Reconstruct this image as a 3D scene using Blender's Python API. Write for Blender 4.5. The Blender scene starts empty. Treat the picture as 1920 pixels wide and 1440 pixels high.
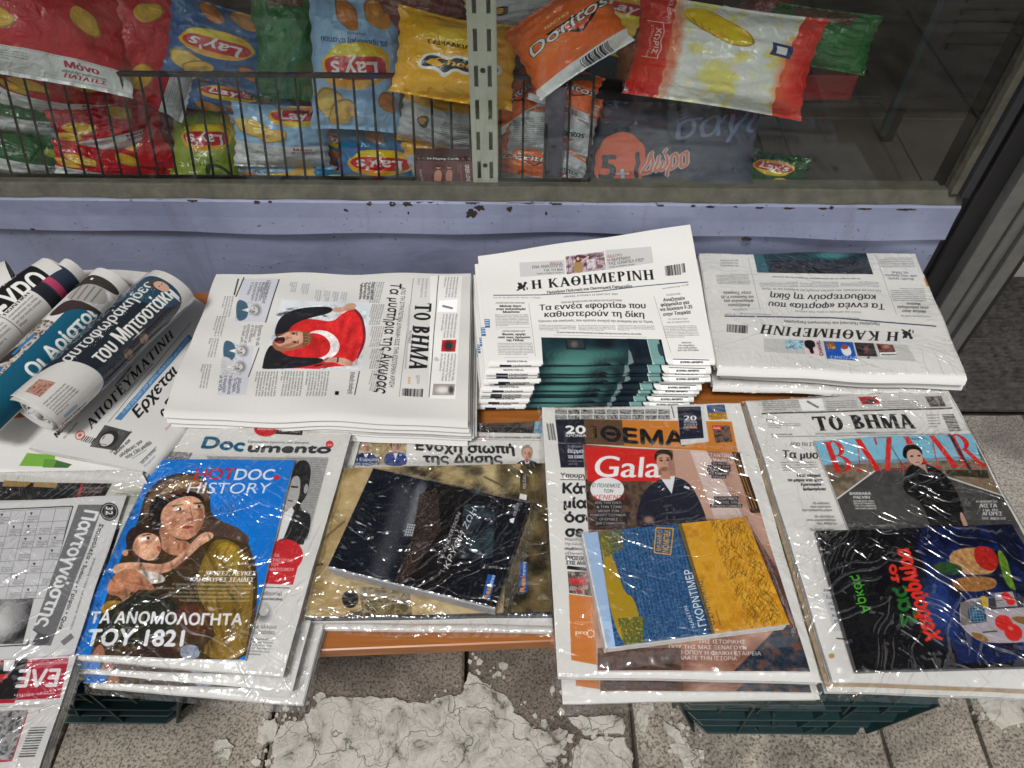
import bpy, math, random
import numpy as np
from mathutils import Vector
sc = bpy.context.scene
rad = math.radians
rng = np.random.default_rng(7)
random.seed(7)

# ------------------------------------------------------------------ camera, world, sun, exposure
CAM_Z, PITCH, ROLL, FOC = 1.30, rad(51.0), rad(0.5), 1440.0
_r = np.array([1.0, 0, 0]); _f = np.array([0, math.cos(PITCH), -math.sin(PITCH)]); _u = np.array([0, math.sin(PITCH), math.cos(PITCH)])
RV = _r * math.cos(ROLL) + _u * math.sin(ROLL); UV_ = _u * math.cos(ROLL) - _r * math.sin(ROLL); FV = _f
CP = np.array([0, 0, CAM_Z])
cam = bpy.data.objects.new('camera', bpy.data.cameras.new('camera')); sc.collection.objects.link(cam)
cam.data.sensor_width = 36; cam.data.lens = 27.0; cam.data.clip_start = 0.02; cam.data.clip_end = 200
from mathutils import Matrix
cam.matrix_world = Matrix(((RV[0], UV_[0], -FV[0], 0), (RV[1], UV_[1], -FV[1], 0), (RV[2], UV_[2], -FV[2], CAM_Z), (0, 0, 0, 1)))
sc.camera = cam

SUN_EL, SUN_AZ = 62.0, 205.0          # azimuth clockwise from +Y: behind the photographer's left shoulder
w = bpy.data.worlds.new('World'); sc.world = w; w.use_nodes = True
nt = w.node_tree; nt.nodes.clear()
sky = nt.nodes.new('ShaderNodeTexSky'); sky.sky_type = 'NISHITA'; sky.sun_disc = False
sky.sun_elevation = rad(SUN_EL); sky.sun_rotation = rad(SUN_AZ); sky.dust_density = 4.0; sky.air_density = 1.0; sky.ozone_density = 1.0
hs = nt.nodes.new('ShaderNodeHueSaturation'); hs.inputs['Saturation'].default_value = 0.16
bg = nt.nodes.new('ShaderNodeBackground'); bg.inputs['Strength'].default_value = 0.10
ow = nt.nodes.new('ShaderNodeOutputWorld')
nt.links.new(sky.outputs[0], hs.inputs['Color']); nt.links.new(hs.outputs[0], bg.inputs[0]); nt.links.new(bg.outputs[0], ow.inputs[0])
sl = bpy.data.lights.new('sun', 'SUN'); sl.energy = 2.7; sl.angle = rad(13); sl.color = (1.0, 0.975, 0.94)
so = bpy.data.objects.new('sun', sl); sc.collection.objects.link(so)
_el, _az = rad(SUN_EL), rad(SUN_AZ)
sd = Vector((math.sin(_az) * math.cos(_el), math.cos(_az) * math.cos(_el), math.sin(_el)))
so.rotation_euler = sd.to_track_quat('Z', 'Y').to_euler()
sc.view_settings.view_transform = 'Standard'; sc.view_settings.look = 'None'
sc.view_settings.exposure = -0.2; sc.view_settings.gamma = 1.0; sc.view_settings.use_curve_mapping = False

# ------------------------------------------------------------------ lens maths: where a point of the photo lies on a plane of the place
def ray(px):
    p = np.atleast_2d(np.array(px, float))
    a = (p[:, 0:1] - 960) / FOC; b = (720 - p[:, 1:2]) / FOC
    return FV + a * RV + b * UV_
def at_z(px, z):
    d = ray(px); t = (np.array(z).reshape(-1, 1) - CAM_Z) / d[:, 2:3]
    return CP + d * t
def at_y(px, Y):
    d = ray(px); return CP + d * (Y / d[:, 1:2])
def project(P):
    q = np.asarray(P) - CP
    k = q @ FV
    return np.stack([960 + FOC * (q @ RV) / k, 720 - FOC * (q @ UV_) / k], -1)

# ------------------------------------------------------------------ object helpers
COL = sc.collection
def link(name, me, parent=None):
    o = bpy.data.objects.new(name, me); COL.objects.link(o)
    if parent is not None: o.parent = parent
    return o
def tag(o, label=None, cat=None, group=None, kind=None):
    if label: o['label'] = label
    if cat: o['category'] = cat
    if group: o['group'] = group
    if kind: o['kind'] = kind
    return o
def empty(name, label, cat, loc=(0, 0, 0), group=None):
    o = link(name, None); o.empty_display_size = 0.05; o.location = loc
    return tag(o, label, cat, group)
def mesh(name, V, F, mats=(), parent=None, uv=None, smooth=False, mi=None):
    """V world-space points; uv per vertex; parent's location is subtracted"""
    V = np.asarray(V, float)
    if parent is not None: V = V - ploc(parent)
    me = bpy.data.meshes.new(name); me.from_pydata(V.tolist(), [], [list(map(int, f)) for f in F])
    for m in (mats if isinstance(mats, (list, tuple)) else [mats]): me.materials.append(m)
    if uv is not None:
        l = me.uv_layers.new(name='UVMap'); idx = np.zeros(len(me.loops), 'i'); me.loops.foreach_get('vertex_index', idx)
        l.data.foreach_set('uv', np.asarray(uv, 'f')[idx].ravel())
    if smooth: me.polygons.foreach_set('use_smooth', np.ones(len(me.polygons), bool))
    if mi is not None: me.polygons.foreach_set('material_index', np.asarray(mi, 'i'))
    me.update()
    return link(name, me, parent)
def ploc(o):
    v = np.zeros(3)
    while o is not None: v = v + np.array(o.location); o = o.parent
    return v
def copy_tree(o, parent=None, off=(0, 0, 0)):
    c = o.copy(); COL.objects.link(c); c.parent = parent
    if parent is None: c.location = Vector(o.location) + Vector(off)
    for ch in list(o.children): copy_tree(ch, c)
    return c
def gridf(nu, nv, off=0, flip=False):
    i, j = np.meshgrid(np.arange(nu - 1), np.arange(nv - 1), indexing='ij'); a = (i * nv + j).ravel() + off
    q = np.stack([a, a + 1, a + nv + 1, a + nv], 1)
    return q[:, ::-1] if flip else q
class MB:
    def __init__(s): s.V = []; s.F = []; s.n = 0
    def add(s, V, F):
        V = np.asarray(V, float); s.V.append(V); s.F += [[int(k) + s.n for k in f] for f in F]; s.n += len(V); return s
    def hexa(s, P):   # 8 points: bottom 4 ccw, top 4 ccw
        return s.add(P, [[3, 2, 1, 0], [4, 5, 6, 7], [0, 1, 5, 4], [1, 2, 6, 5], [2, 3, 7, 6], [3, 0, 4, 7]])
    def box(s, x0, x1, y0, y1, z0, z1):
        return s.hexa([(x0, y0, z0), (x1, y0, z0), (x1, y1, z0), (x0, y1, z0), (x0, y0, z1), (x1, y0, z1), (x1, y1, z1), (x0, y1, z1)])
    def bar(s, a, b, w, h=None, n=4, rot=math.pi / 4):
        a = np.array(a, float); b = np.array(b, float); d = b - a; L = np.linalg.norm(d); d /= L
        t = np.array([0, 0, 1.]) if abs(d[2]) < .9 else np.array([0, 1., 0]); s1 = np.cross(d, t); s1 /= np.linalg.norm(s1); s2 = np.cross(s1, d)
        h = h or w; an = np.arange(n) * 2 * math.pi / n + rot; k = 1 / math.cos(math.pi / n)
        ring = s1 * (np.cos(an) * w / 2 * k)[:, None] + s2 * (np.sin(an) * h / 2 * k)[:, None]
        V = np.vstack([a + ring, b + ring]); F = [[i, (i + 1) % n, n + (i + 1) % n, n + i] for i in range(n)] + [list(range(n))[::-1], list(range(n, 2 * n))]
        return s.add(V, F)
    def build(s, name, mats, parent=None, bevel=0, smooth=False):
        o = mesh(name, np.vstack(s.V), s.F, mats, parent, smooth=smooth)
        if bevel:
            m = o.modifiers.new('bevel', 'BEVEL'); m.width = bevel; m.segments = 2; m.limit_method = 'ANGLE'
        return o

# ------------------------------------------------------------------ materials
def nm(name):
    m = bpy.data.materials.new(name); m.use_nodes = True; t = m.node_tree; t.nodes.clear()
    return m, t
def N(t, typ, **kw):
    n = t.nodes.new(typ)
    for k, v in kw.items():
        if k.startswith('i_'):
            key = k[2:].replace('_', ' '); n.inputs[int(key) if key.isdigit() else key].default_value = v
        else: setattr(n, k, v)
    return n
def L(t, a, b): t.links.new(a, b)
def fres(t, ior=1.5, normal=None):
    """thin-sheet Fresnel that is the same from both faces"""
    g = N(t, 'ShaderNodeNewGeometry'); m_ = N(t, 'ShaderNodeMapRange', i_1=0, i_2=1, i_3=ior, i_4=1 / ior); L(t, g.outputs['Backfacing'], m_.inputs[0])
    f = N(t, 'ShaderNodeFresnel'); L(t, m_.outputs[0], f.inputs['IOR'])
    if normal is not None: L(t, normal, f.inputs['Normal'])
    return f
def lin(c): return tuple((x / 255 / 12.92 if x / 255 <= .04045 else ((x / 255 + .055) / 1.055) ** 2.4) for x in c)
def princ(name, color=(.5, .5, .5), rough=.6, metal=0, spec=.5, noise=None, bump=None, coat=0, col2=None, alpha=None):
    """plain surface: base colour varied by noise (scale, amount), bump (scale, distance)"""
    m, t = nm(name); o = N(t, 'ShaderNodeOutputMaterial'); p = N(t, 'ShaderNodeBsdfPrincipled')
    p.inputs['Roughness'].default_value = rough; p.inputs['Metallic'].default_value = metal; p.inputs['Specular IOR Level'].default_value = spec
    p.inputs['Coat Weight'].default_value = coat
    L(t, p.outputs[0], o.inputs[0]); tc = N(t, 'ShaderNodeTexCoord')
    if noise:
        n = N(t, 'ShaderNodeTexNoise', i_Scale=noise[0], i_Detail=6.0, i_Roughness=.65); L(t, tc.outputs['Object'], n.inputs['Vector'])
        r = N(t, 'ShaderNodeMapRange', i_1=.3, i_2=.7); L(t, n.outputs[0], r.inputs[0])
        mx = N(t, 'ShaderNodeMix', data_type='RGBA'); mx.inputs[6].default_value = (*color, 1)
        c2 = col2 or tuple(c * (1 - noise[1]) for c in color); mx.inputs[7].default_value = (*c2, 1)
        L(t, r.outputs[0], mx.inputs[0]); L(t, mx.outputs[2], p.inputs['Base Color'])
    else: p.inputs['Base Color'].default_value = (*color, 1)
    if bump:
        n = N(t, 'ShaderNodeTexNoise', i_Scale=bump[0], i_Detail=4.0); L(t, tc.outputs['Object'], n.inputs['Vector'])
        b = N(t, 'ShaderNodeBump', i_Distance=bump[1], i_Strength=1.0); L(t, n.outputs[0], b.inputs['Height']); L(t, b.outputs[0], p.inputs['Normal'])
    return m
def img_mat(name, img, rough=.7, spec=.25, bump=None, coat=0, soft_bump=None):
    m, t = nm(name); o = N(t, 'ShaderNodeOutputMaterial'); p = N(t, 'ShaderNodeBsdfPrincipled'); L(t, p.outputs[0], o.inputs[0])
    im = N(t, 'ShaderNodeTexImage', image=img, extension='EXTEND', interpolation='Cubic'); uv = N(t, 'ShaderNodeUVMap', uv_map='UVMap'); L(t, uv.outputs[0], im.inputs[0])
    L(t, im.outputs[0], p.inputs['Base Color']); p.inputs['Roughness'].default_value = rough; p.inputs['Specular IOR Level'].default_value = spec; p.inputs['Coat Weight'].default_value = coat
    p.inputs['Coat Roughness'].default_value = .15
    if bump:
        tc = N(t, 'ShaderNodeTexCoord'); n = N(t, 'ShaderNodeTexNoise', i_Scale=bump[0], i_Detail=3.0, i_Distortion=bump[2] if len(bump) > 2 else 0.0); L(t, tc.outputs['Object'], n.inputs['Vector'])
        b = N(t, 'ShaderNodeBump', i_Distance=bump[1], i_Strength=1.0); L(t, n.outputs[0], b.inputs['Height']); L(t, b.outputs[0], p.inputs['Normal'])
        if coat: L(t, b.outputs[0], p.inputs['Coat Normal'])
    return m

# ------------------------------------------------------------------ a small vector printer: flat print is rasterised into generated images
_oc = {}
def _dg_get(): return bpy.context.evaluated_depsgraph_get()
def outline(s):
    """triangle edges of a text set in Blender's own font, cap height about .73"""
    if s in _oc: return _oc[s]
    c = bpy.data.curves.new('t', 'FONT'); c.body = s; c.size = 1; c.resolution_u = 4
    o = bpy.data.objects.new('t', c); cu = o.to_curve(_dg_get()); A = []; B = []
    for sp in cu.splines:
        n = len(sp.bezier_points)
        if not n: continue
        co = np.zeros(n * 3); hl = np.zeros(n * 3); hr = np.zeros(n * 3)
        sp.bezier_points.foreach_get('co', co); sp.bezier_points.foreach_get('handle_left', hl); sp.bezier_points.foreach_get('handle_right', hr)
        co, hl, hr = [q.reshape(-1, 3)[:, :2] for q in (co, hl, hr)]; p3 = np.roll(co, -1, 0); h2 = np.roll(hl, -1, 0); t = (np.arange(4) / 4)[None, :, None]
        P = (co[:, None] * (1 - t) ** 3 + 3 * hr[:, None] * t * (1 - t) ** 2 + 3 * h2[:, None] * t * t * (1 - t) + p3[:, None] * t ** 3).reshape(-1, 2)
        A.append(P); B.append(np.roll(P, -1, 0))
    o.to_curve_clear(); bpy.data.objects.remove(o); bpy.data.curves.remove(c)
    if not A: _oc[s] = (np.zeros((0, 2)), np.zeros((0, 2)), .3); return _oc[s]
    A = np.vstack(A); B = np.vstack(B); _oc[s] = (A, B, A[:, 0].max()); return _oc[s]
# serif capitals drawn from strokes
def _rect(x0, y0, x1, y1): return [(x0, y0), (x1, y0), (x1, y1), (x0, y1)]
def _diag(xa, ya, xb, yb, w): return [(xa - w / 2, ya), (xa + w / 2, ya), (xb + w / 2, yb), (xb - w / 2, yb)]
def _ring(cx, cy, rx, ry, T, t, a0=0, a1=360, n=28):
    A = np.radians(np.linspace(a0, a1, n)); o = [(cx + rx * math.cos(a), cy + ry * math.sin(a)) for a in A]
    i = [(cx + (rx - T) * math.cos(a), cy + (ry - t) * math.sin(a)) for a in A]
    return [[o[k], o[k + 1], i[k + 1], i[k]] for k in range(n - 1)]
def serif_glyph(ch, T=.17, t=.055):
    S = .075; h = .045
    def st(x, w=T): return [_rect(x, 0, x + w, 1), _rect(x - S, 0, x + w + S, h), _rect(x - S, 1 - h, x + w + S, 1)]
    def ft(x, y=0): return [_rect(x - .13, y, x + .13, y + h)]
    ch = {'H': 'Η', 'K': 'Κ', 'M': 'Μ', 'N': 'Ν', 'O': 'Ο', 'T': 'Τ', 'E': 'Ε', 'I': 'Ι'}.get(ch, ch)
    if ch == 'Η': return st(.1) + st(.62) + [_rect(.2, .48, .7, .48 + t)], .95
    if ch == 'Ι': return st(.1), .42
    if ch == 'Κ': return st(.1) + [_diag(.28, .42, .66, 1, t * 1.3), _diag(.74, 0, .40, .56, T * 1.05)] + ft(.68, 1 - h) + ft(.76), .95
    if ch in 'ΑA': return [_diag(.12, 0, .42, 1, t * 1.2), _diag(.74, 0, .42, 1, T * 1.1), _rect(.2, .28, .62, .28 + t)] + ft(.12) + ft(.74), .9
    if ch == 'Θ': return _ring(.45, .5, .4, .52, T, t) + [_rect(.26, .46, .64, .54), _rect(.26, .38, .3, .62), _rect(.6, .38, .64, .62)], .95
    if ch == 'Ο': return _ring(.45, .5, .4, .52, T, t), .93
    if ch == 'Μ': return st(.1, t * 1.2) + st(.84) + [_diag(.18, 1, .5, 0, T), _diag(.84, 1, .5, 0, t)], 1.18
    if ch == 'Ν': return st(.1, t * 1.2) + [_diag(.17, 1, .72, 0, T), _rect(.7, 0, .7 + t, 1), _rect(.6, 1 - h, .86, 1)], .95
    if ch == 'Ε': return st(.1) + [_rect(.1, 0, .6, t), _rect(.1, 1 - t, .58, 1), _rect(.2, .49, .48, .49 + t), _rect(.56, 0, .62, .22), _rect(.54, .78, .6, 1), _rect(.45, .4, .49, .62)], .75
    if ch == 'Γ': return st(.1) + [_rect(.1, 1 - t, .58, 1), _rect(.54, .74, .6, 1)], .7
    if ch == 'Τ': return st(.32) + [_rect(.02, 1 - t, .8, 1), _rect(0, .76, .06, 1), _rect(.76, .76, .82, 1)], .88
    if ch == 'Π': return st(.1) + st(.6) + [_rect(.1, 1 - t, .7, 1)], .93
    if ch == 'Υ': return [_rect(.36, 0, .36 + T, .5), _diag(.44, .42, .14, 1, T), _diag(.46, .42, .76, 1, t * 1.3)] + ft(.44) + ft(.14, 1 - h) + ft(.76, 1 - h), .92
    if ch in 'ΡPRBΒ':
        g = st(.1) + _ring(.3, .76, .36, .26, T, t, -90, 90) + [_rect(.2, 1 - t, .32, 1), _rect(.2, .5, .32, .5 + t)]
        if ch in 'ΒB': g += _ring(.32, .27, .4, .27, T, t, -90, 90) + [_rect(.2, 0, .34, t), _rect(.2, .54 - t, .34, .54)]
        if ch == 'R': g += [_diag(.78, 0, .42, .52, T)] + ft(.8)
        return g, .84 if ch == 'R' else .78
    if ch == 'Z': return [_diag(.12, 0, .6, 1, T), _rect(.05, 0, .7, t), _rect(.06, 1 - t, .66, 1), _rect(.65, 0, .7, .24), _rect(.05, .78, .1, 1)], .75
    return [], .42
def serif_outline(s, T=.17, t=.055, sp=.03):
    k = ('serif', s, T, t)
    if k in _oc: return _oc[k]
    A = []; B = []; x = 0
    for ch in s:
        g, wd = serif_glyph(ch, T, t)
        for P in g:
            P = np.array(P, float); x_, y_ = P[:, 0], P[:, 1]
            if (x_ * np.roll(y_, -1) - np.roll(x_, -1) * y_).sum() < 0: P = P[::-1]
            P = P + (x, 0); A.append(P); B.append(np.roll(P, -1, 0))
        x += wd + sp
    _oc[k] = (np.vstack(A) * .73, np.vstack(B) * .73, x * .73); return _oc[k]
def cover_edges(a, b, W, H, ss=3):
    """exact-in-x, supersampled-in-y coverage of a closed outline given as directed edges"""
    x0 = int(max(0, math.floor(min(a[:, 0].min(), b[:, 0].min())) - 1)); x1 = int(min(W, math.ceil(max(a[:, 0].max(), b[:, 0].max())) + 2))
    y0 = int(max(0, math.floor(min(a[:, 1].min(), b[:, 1].min())))); y1 = int(min(H, math.ceil(max(a[:, 1].max(), b[:, 1].max())) + 1))
    if x1 <= x0 or y1 <= y0: return None
    w_, h_ = x1 - x0, y1 - y0
    sgn = np.where(b[:, 1] > a[:, 1], 1.0, -1.0)
    lo = np.where(sgn[:, None] > 0, a, b); hi = np.where(sgn[:, None] > 0, b, a)
    k0 = np.maximum(np.ceil((lo[:, 1] - y0) * ss - .5), 0).astype(int); k1 = np.minimum(np.ceil((hi[:, 1] - y0) * ss - .5), h_ * ss).astype(int)
    n = np.maximum(k1 - k0, 0); tot = n.sum()
    if tot == 0: return None
    idx = np.repeat(np.arange(len(n)), n); kk = np.arange(tot) - np.repeat(np.cumsum(n) - n, n) + k0[idx]
    yy = (kk + .5) / ss + y0; d = hi[idx] - lo[idx]
    x = lo[idx, 0] + (yy - lo[idx, 1]) / d[:, 1] * d[:, 0] - x0
    x = np.clip(x, 0, w_ - 1e-3); ix = x.astype(int); f = x - ix; r = kk // ss
    wt = w_ + 1
    acc = np.bincount(r * wt + ix, sgn[idx] * (1 - f), h_ * wt + 1)[:h_ * wt] + np.bincount(r * wt + ix + 1, sgn[idx] * f, h_ * wt + 1)[:h_ * wt]
    c = np.abs(np.cumsum(acc.reshape(h_, wt), 1)[:, :w_]) / ss
    return x0, y0, np.minimum(c, 1)
def vnoise(h, w, cell, seed=0, octv=3):
    r = np.random.default_rng(seed); out = np.zeros((h, w)); amp = 1; tot = 0
    cy, cx = (cell if isinstance(cell, tuple) else (cell, cell))
    for o in range(octv):
        gy, gx = int(h / cy) + 3, int(w / cx) + 3; g = r.random((gy, gx))
        y = np.arange(h) / cy; x = np.arange(w) / cx; iy = y.astype(int); ix = x.astype(int); fy = y - iy; fx = x - ix
        fy = (fy * fy * (3 - 2 * fy))[:, None]; fx = (fx * fx * (3 - 2 * fx))[None]
        out += amp * ((g[iy][:, ix] * (1 - fx) + g[iy][:, ix + 1] * fx) * (1 - fy) + (g[iy + 1][:, ix] * (1 - fx) + g[iy + 1][:, ix + 1] * fx) * fy)
        tot += amp; amp *= .55; cy = max(cy / 2, 1); cx = max(cx / 2, 1)
    return out / tot
LOREM = ['Μπορεί ο πολιτικός σεισμός που εκδηλώθηκε', 'αιφνιδιαστικά στην Τουρκία να εξελιχθεί σε', 'μια σύγκρουση που θα λάβει ανεξέλεγκτες δια', 'στάσεις και να οδηγήσει τη χώρα σε περιπέτεια', 'με την κοινή γνώμη να παρακολουθεί τις εξελίξεις', 'στο εσωτερικό και τις σχέσεις με την Ευρώπη', 'ενώ οι αγορές αντιδρούν νευρικά και οι πολίτες', 'αναμένουν τις επόμενες αποφάσεις των δικαστών']
class Canvas:
    def __init__(s, W, H, bg=(232, 231, 228), sheet=None):
        s.W, s.H = W, H; s.a = np.empty((H, W, 3), np.float32); s.a[:] = np.array(bg) / 255; s.sheet = sheet; s.tf = (0, 0, 1); s.vlim = None
    def z(s, ox, oy, k): s.tf = (ox, oy, k)
    def m(s, P):
        P = np.atleast_2d(np.array(P, float)); P = P * s.tf[2] + (s.tf[0], s.tf[1])
        if s.sheet is None: return P * (s.W, s.H)
        k = P[:, 1] > s.vlim if s.vlim else np.zeros(len(P), bool)
        if k.any(): P = P.copy(); P[k, 1] = s.vlim
        P = s.sheet.uv(P); P[k, 1] = 1.0
        return P * (s.W, s.H)
    def comp(s, r, col, alpha=1.0, dil=0, dily=0):
        if r is None: return
        x0, y0, c = r
        if dil:
            k = int(math.ceil(dil)); c2 = np.pad(c, ((k, k), (k, k))); o = c2.copy()
            for d in range(1, k + 1):
                f = min(1, dil - d + 1)
                for dx in ((d, 0), (-d, 0)) + (((0, d), (0, -d)) if dily else ()):
                    o = np.maximum(o, f * np.roll(c2, (dx[1], dx[0]), (0, 1)))
            x0 -= k; y0 -= k; c = o
            ax, ay = max(0, -x0), max(0, -y0); c = c[ay:, ax:]; x0 += ax; y0 += ay; c = c[:s.H - y0, :s.W - x0]
        h, w_ = c.shape; c = (c * alpha)[:, :, None]; v = s.a[y0:y0 + h, x0:x0 + w_]
        if callable(col):
            yy, xx = np.mgrid[y0:y0 + h, x0:x0 + w_]; cc = col(xx, yy) / 255.0
        else: cc = np.array(col, float) / 255
        s.a[y0:y0 + h, x0:x0 + w_] = v * (1 - c) + cc * c
    def _dense(s, P, n=5):
        P = np.array(P, float); Q = np.roll(P, -1, 0); t = np.linspace(0, 1, n, endpoint=False)[None, :, None]
        return (P[:, None] * (1 - t) + Q[:, None] * t).reshape(-1, 2)
    def poly(s, P, col, alpha=1.0):
        M = s.m(s._dense(P)); s.comp(cover_edges(M, np.roll(M, -1, 0), s.W, s.H), col, alpha)
    def smooth(s, P, col, alpha=1.0):
        P = np.array(P, float)
        for _ in range(3):
            Q = np.roll(P, -1, 0); P = np.stack([P * .75 + Q * .25, P * .25 + Q * .75], 1).reshape(-1, 2)
        M = s.m(P); s.comp(cover_edges(M, np.roll(M, -1, 0), s.W, s.H), col, alpha)
    def pic(s, P, cols, cell=12, seed=0, alpha=1.0, con=1.0, rows=None):
        """a noisy picture patch: palette cols looked up by value noise"""
        n = vnoise(s.H, s.W, cell, seed, 4); n = np.clip((n - .5) * 2.2 * con + .5, 0, .999) * (len(cols) - 1); i = n.astype(int); f = (n - i)[..., None]
        C = np.array(cols, float); im = C[i] * (1 - f) + C[np.minimum(i + 1, len(cols) - 1)] * f
        s.poly(P, lambda x, y: im[y, x], alpha)
    def ell(s, cx, cy, rx, ry, col, rot=0, alpha=1.0):
        A = np.linspace(0, 2 * math.pi, 33)[:-1]; c, sn = math.cos(rad(rot)), math.sin(rad(rot))
        x, y = rx * np.cos(A), ry * np.sin(A); P = np.stack([cx + x * c - y * sn, cy + x * sn + y * c], 1); M = s.m(P)
        s.comp(cover_edges(M, np.roll(M, -1, 0), s.W, s.H), col, alpha)
    def soft(s, cx, cy, rx, ry, col, rot=0, alpha=.6):
        for k, a_ in ((1.25, .2), (1.0, .3), (.78, .4), (.55, .5)): s.ell(cx, cy, rx * k, ry * k, col, rot, a_ * alpha)
    def line(s, p, q, w_, col, alpha=1.0):
        p = np.array(p, float); q = np.array(q, float); d = q - p; d = d / (np.linalg.norm(d) + 1e-9); n = np.array([-d[1], d[0]]) * w_ / 2
        s.poly([p + n, q + n, q - n, p - n], col, alpha)
    def grid(s, P, nx, ny, w_, col, alpha=1.0):
        P = np.array(P, float)
        for i in range(nx + 1):
            t = i / nx; s.line(P[0] * (1 - t) + P[1] * t, P[3] * (1 - t) + P[2] * t, w_, col, alpha)
        for i in range(ny + 1):
            t = i / ny; s.line(P[0] * (1 - t) + P[3] * t, P[1] * (1 - t) + P[2] * t, w_, col, alpha)
    def text(s, st, P0, P1, P2, col=(30, 30, 32), bold=0, serif=None, it=0, alpha=1.0, boldy=0):
        """baseline runs P0 to P1, P2 is the top of the first capital"""
        o = serif_outline(st, *serif) if serif else outline(st)
        M = s.m([P0, P1, P2]); ex = (M[1] - M[0]) / o[2]; ey = (M[2] - M[0]) / .73
        A = M[0] + o[0][:, :1] * ex + o[0][:, 1:] * (ey + it * ex * .73); B = M[0] + o[1][:, :1] * ex + o[1][:, 1:] * (ey + it * ex * .73)
        if len(A): s.comp(cover_edges(A, B, s.W, s.H, 4), col, alpha, bold, boldy)
    def t(s, st, x0, x1, y, h, sl=0, **k):
        """level text from x0 to x1 with baseline y, capital height h, slope sl"""
        s.text(st, (x0, y), (x1, y + sl * (x1 - x0)), (x0 + sl * h, y - h), **k)
    def block(s, A, B, C, D, n, col=(58, 58, 60), k=.62, bold=.35, seed=0, alpha=.95, part=None):
        A, B, C, D = [np.array(p, float) for p in (A, B, C, D)]; r = random.Random(seed + n)
        for i in range(n):
            t0 = i / n; t1 = (i + k) / n; l0 = A + (D - A) * t0; l1 = A + (D - A) * t1; r1 = B + (C - B) * t1
            q = LOREM[r.randrange(8)]
            if part: q = q[:part]
            e = 1.0 if i < n - 1 else r.uniform(.3, .8)
            if e < 1: q = q[:int(len(q) * e)]
            s.text(q, l1, l1 + (r1 - l1) * e, l0 + (l1 - l0) * .1, col, bold, alpha=alpha)
    def bars(s, A, B, C, D, n=26, col=(25, 25, 28), seed=1):
        A, B, C, D = [np.array(p, float) for p in (A, B, C, D)]; r = random.Random(seed); x = 0
        while x < 1:
            w_ = r.choice((.5, .5, 1, 1.6)) / n; e = min(1, x + w_)
            s.poly([A + (B - A) * x, A + (B - A) * e, D + (C - D) * e, D + (C - D) * x], col); x += w_ + r.choice((.5, .5, 1)) / n
    def bust(s, cx, cy, k, skin=(190, 150, 130), hair=(50, 42, 38), coat=(40, 42, 55), rot=0, shirt=(225, 225, 228)):
        c, sn = math.cos(rad(rot)), math.sin(rad(rot))
        def R(x, y): return (cx + (x * c - y * sn) * k, cy + (x * sn + y * c) * k)
        s.smooth([R(-1.9, 3.2), R(-1.7, 1.5), R(-.5, .95), R(.5, .95), R(1.7, 1.5), R(1.9, 3.2)], coat)
        s.poly([R(-.45, .9), R(.45, .9), R(0, 2.3)], shirt)
        s.poly([R(-.35, .3), R(.35, .3), R(.38, 1.2), R(-.38, 1.2)], tuple(v * .8 for v in skin))
        s.ell(*R(0, -.15), .82 * k, 1.0 * k, hair, rot); s.ell(*R(.05, .12), .66 * k, .86 * k, skin, rot)
        s.soft(*R(.38, .3), .28 * k, .55 * k, tuple(v * .62 for v in skin), rot, .7)
        for sx in (-.27, .29):
            s.ell(*R(sx, .02), .13 * k, .06 * k, (35, 30, 30), rot, .85); s.line(R(sx - .17, -.16), R(sx + .17, -.17), .08 * k, hair, .8)
        s.line(R(.03, .05), R(.08, .38), .08 * k, tuple(v * .65 for v in skin), .7); s.line(R(-.2, .6), R(.24, .58), .09 * k, (130, 70, 70), .8)
    def mottle(s, P, amt=.25, cell=10, seed=0):
        n = vnoise(s.H, s.W, cell, seed, 4); M = s.m(s._dense(P)); r = cover_edges(M, np.roll(M, -1, 0), s.W, s.H)
        if r is None: return
        x0, y0, c = r; h, w_ = c.shape; k = 1 + (n[y0:y0 + h, x0:x0 + w_] - .5) * 2 * amt * c; s.a[y0:y0 + h, x0:x0 + w_] *= k[..., None]
    def sketch(s, x, y, k, rot=0, tint=(88, 112, 128), sd=0):
        """a small pen-drawn portrait"""
        r = random.Random(sd); c_, s_ = math.cos(rad(rot)), math.sin(rad(rot)); R = lambda a, b_: (x + (a * c_ - b_ * s_) * k, y + (a * s_ + b_ * c_) * k)
        s.smooth([R(-1.6, 2.6), R(-1.3, 1.2), R(-.4, .8), R(.4, .8), R(1.4, 1.2), R(1.7, 2.6)], tint); s.poly([R(-.3, .8), R(.3, .8), R(0, 1.8)], (220, 220, 220))
        s.soft(*R(0, -.3), .8 * k, .75 * k, (84, 82, 80), rot, .9); s.ell(*R(.03, .08), .56 * k, .72 * k, (196, 192, 188), rot); s.soft(*R(.3, .25), .2 * k, .45 * k, (120, 116, 112), rot, .9)
        for _ in range(26):
            a = r.uniform(-1.2, 1.2); b_ = r.uniform(-.9, 2.3); s.line(R(a, b_), R(a + r.uniform(-.25, .25), b_ + r.uniform(.15, .5)), .06 * k, (56, 54, 54), .45)
        s.line(R(-.36, -.02), R(-.12, -.04), .13 * k, (50, 46, 44), .9); s.line(R(.14, -.04), R(.38, -.02), .13 * k, (50, 46, 44), .9); s.line(R(0, .1), R(.05, .3), .09 * k, (110, 100, 96), .8); s.line(R(-.16, .5), R(.2, .48), .09 * k, (90, 70, 68), .8)
    def grain(s, amt=.02, seed=3):
        s.a += (np.random.default_rng(seed).random(s.a.shape[:2])[..., None] - .5).astype(np.float32) * amt * 2
    def image(s, name):
        im = bpy.data.images.new(name, s.W, s.H); px = np.ones((s.H, s.W, 4), np.float32); px[..., :3] = np.clip(s.a[::-1], 0, 1); im.pixels.foreach_set(px.ravel()); im.update(); im.pack()
        return im

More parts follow.
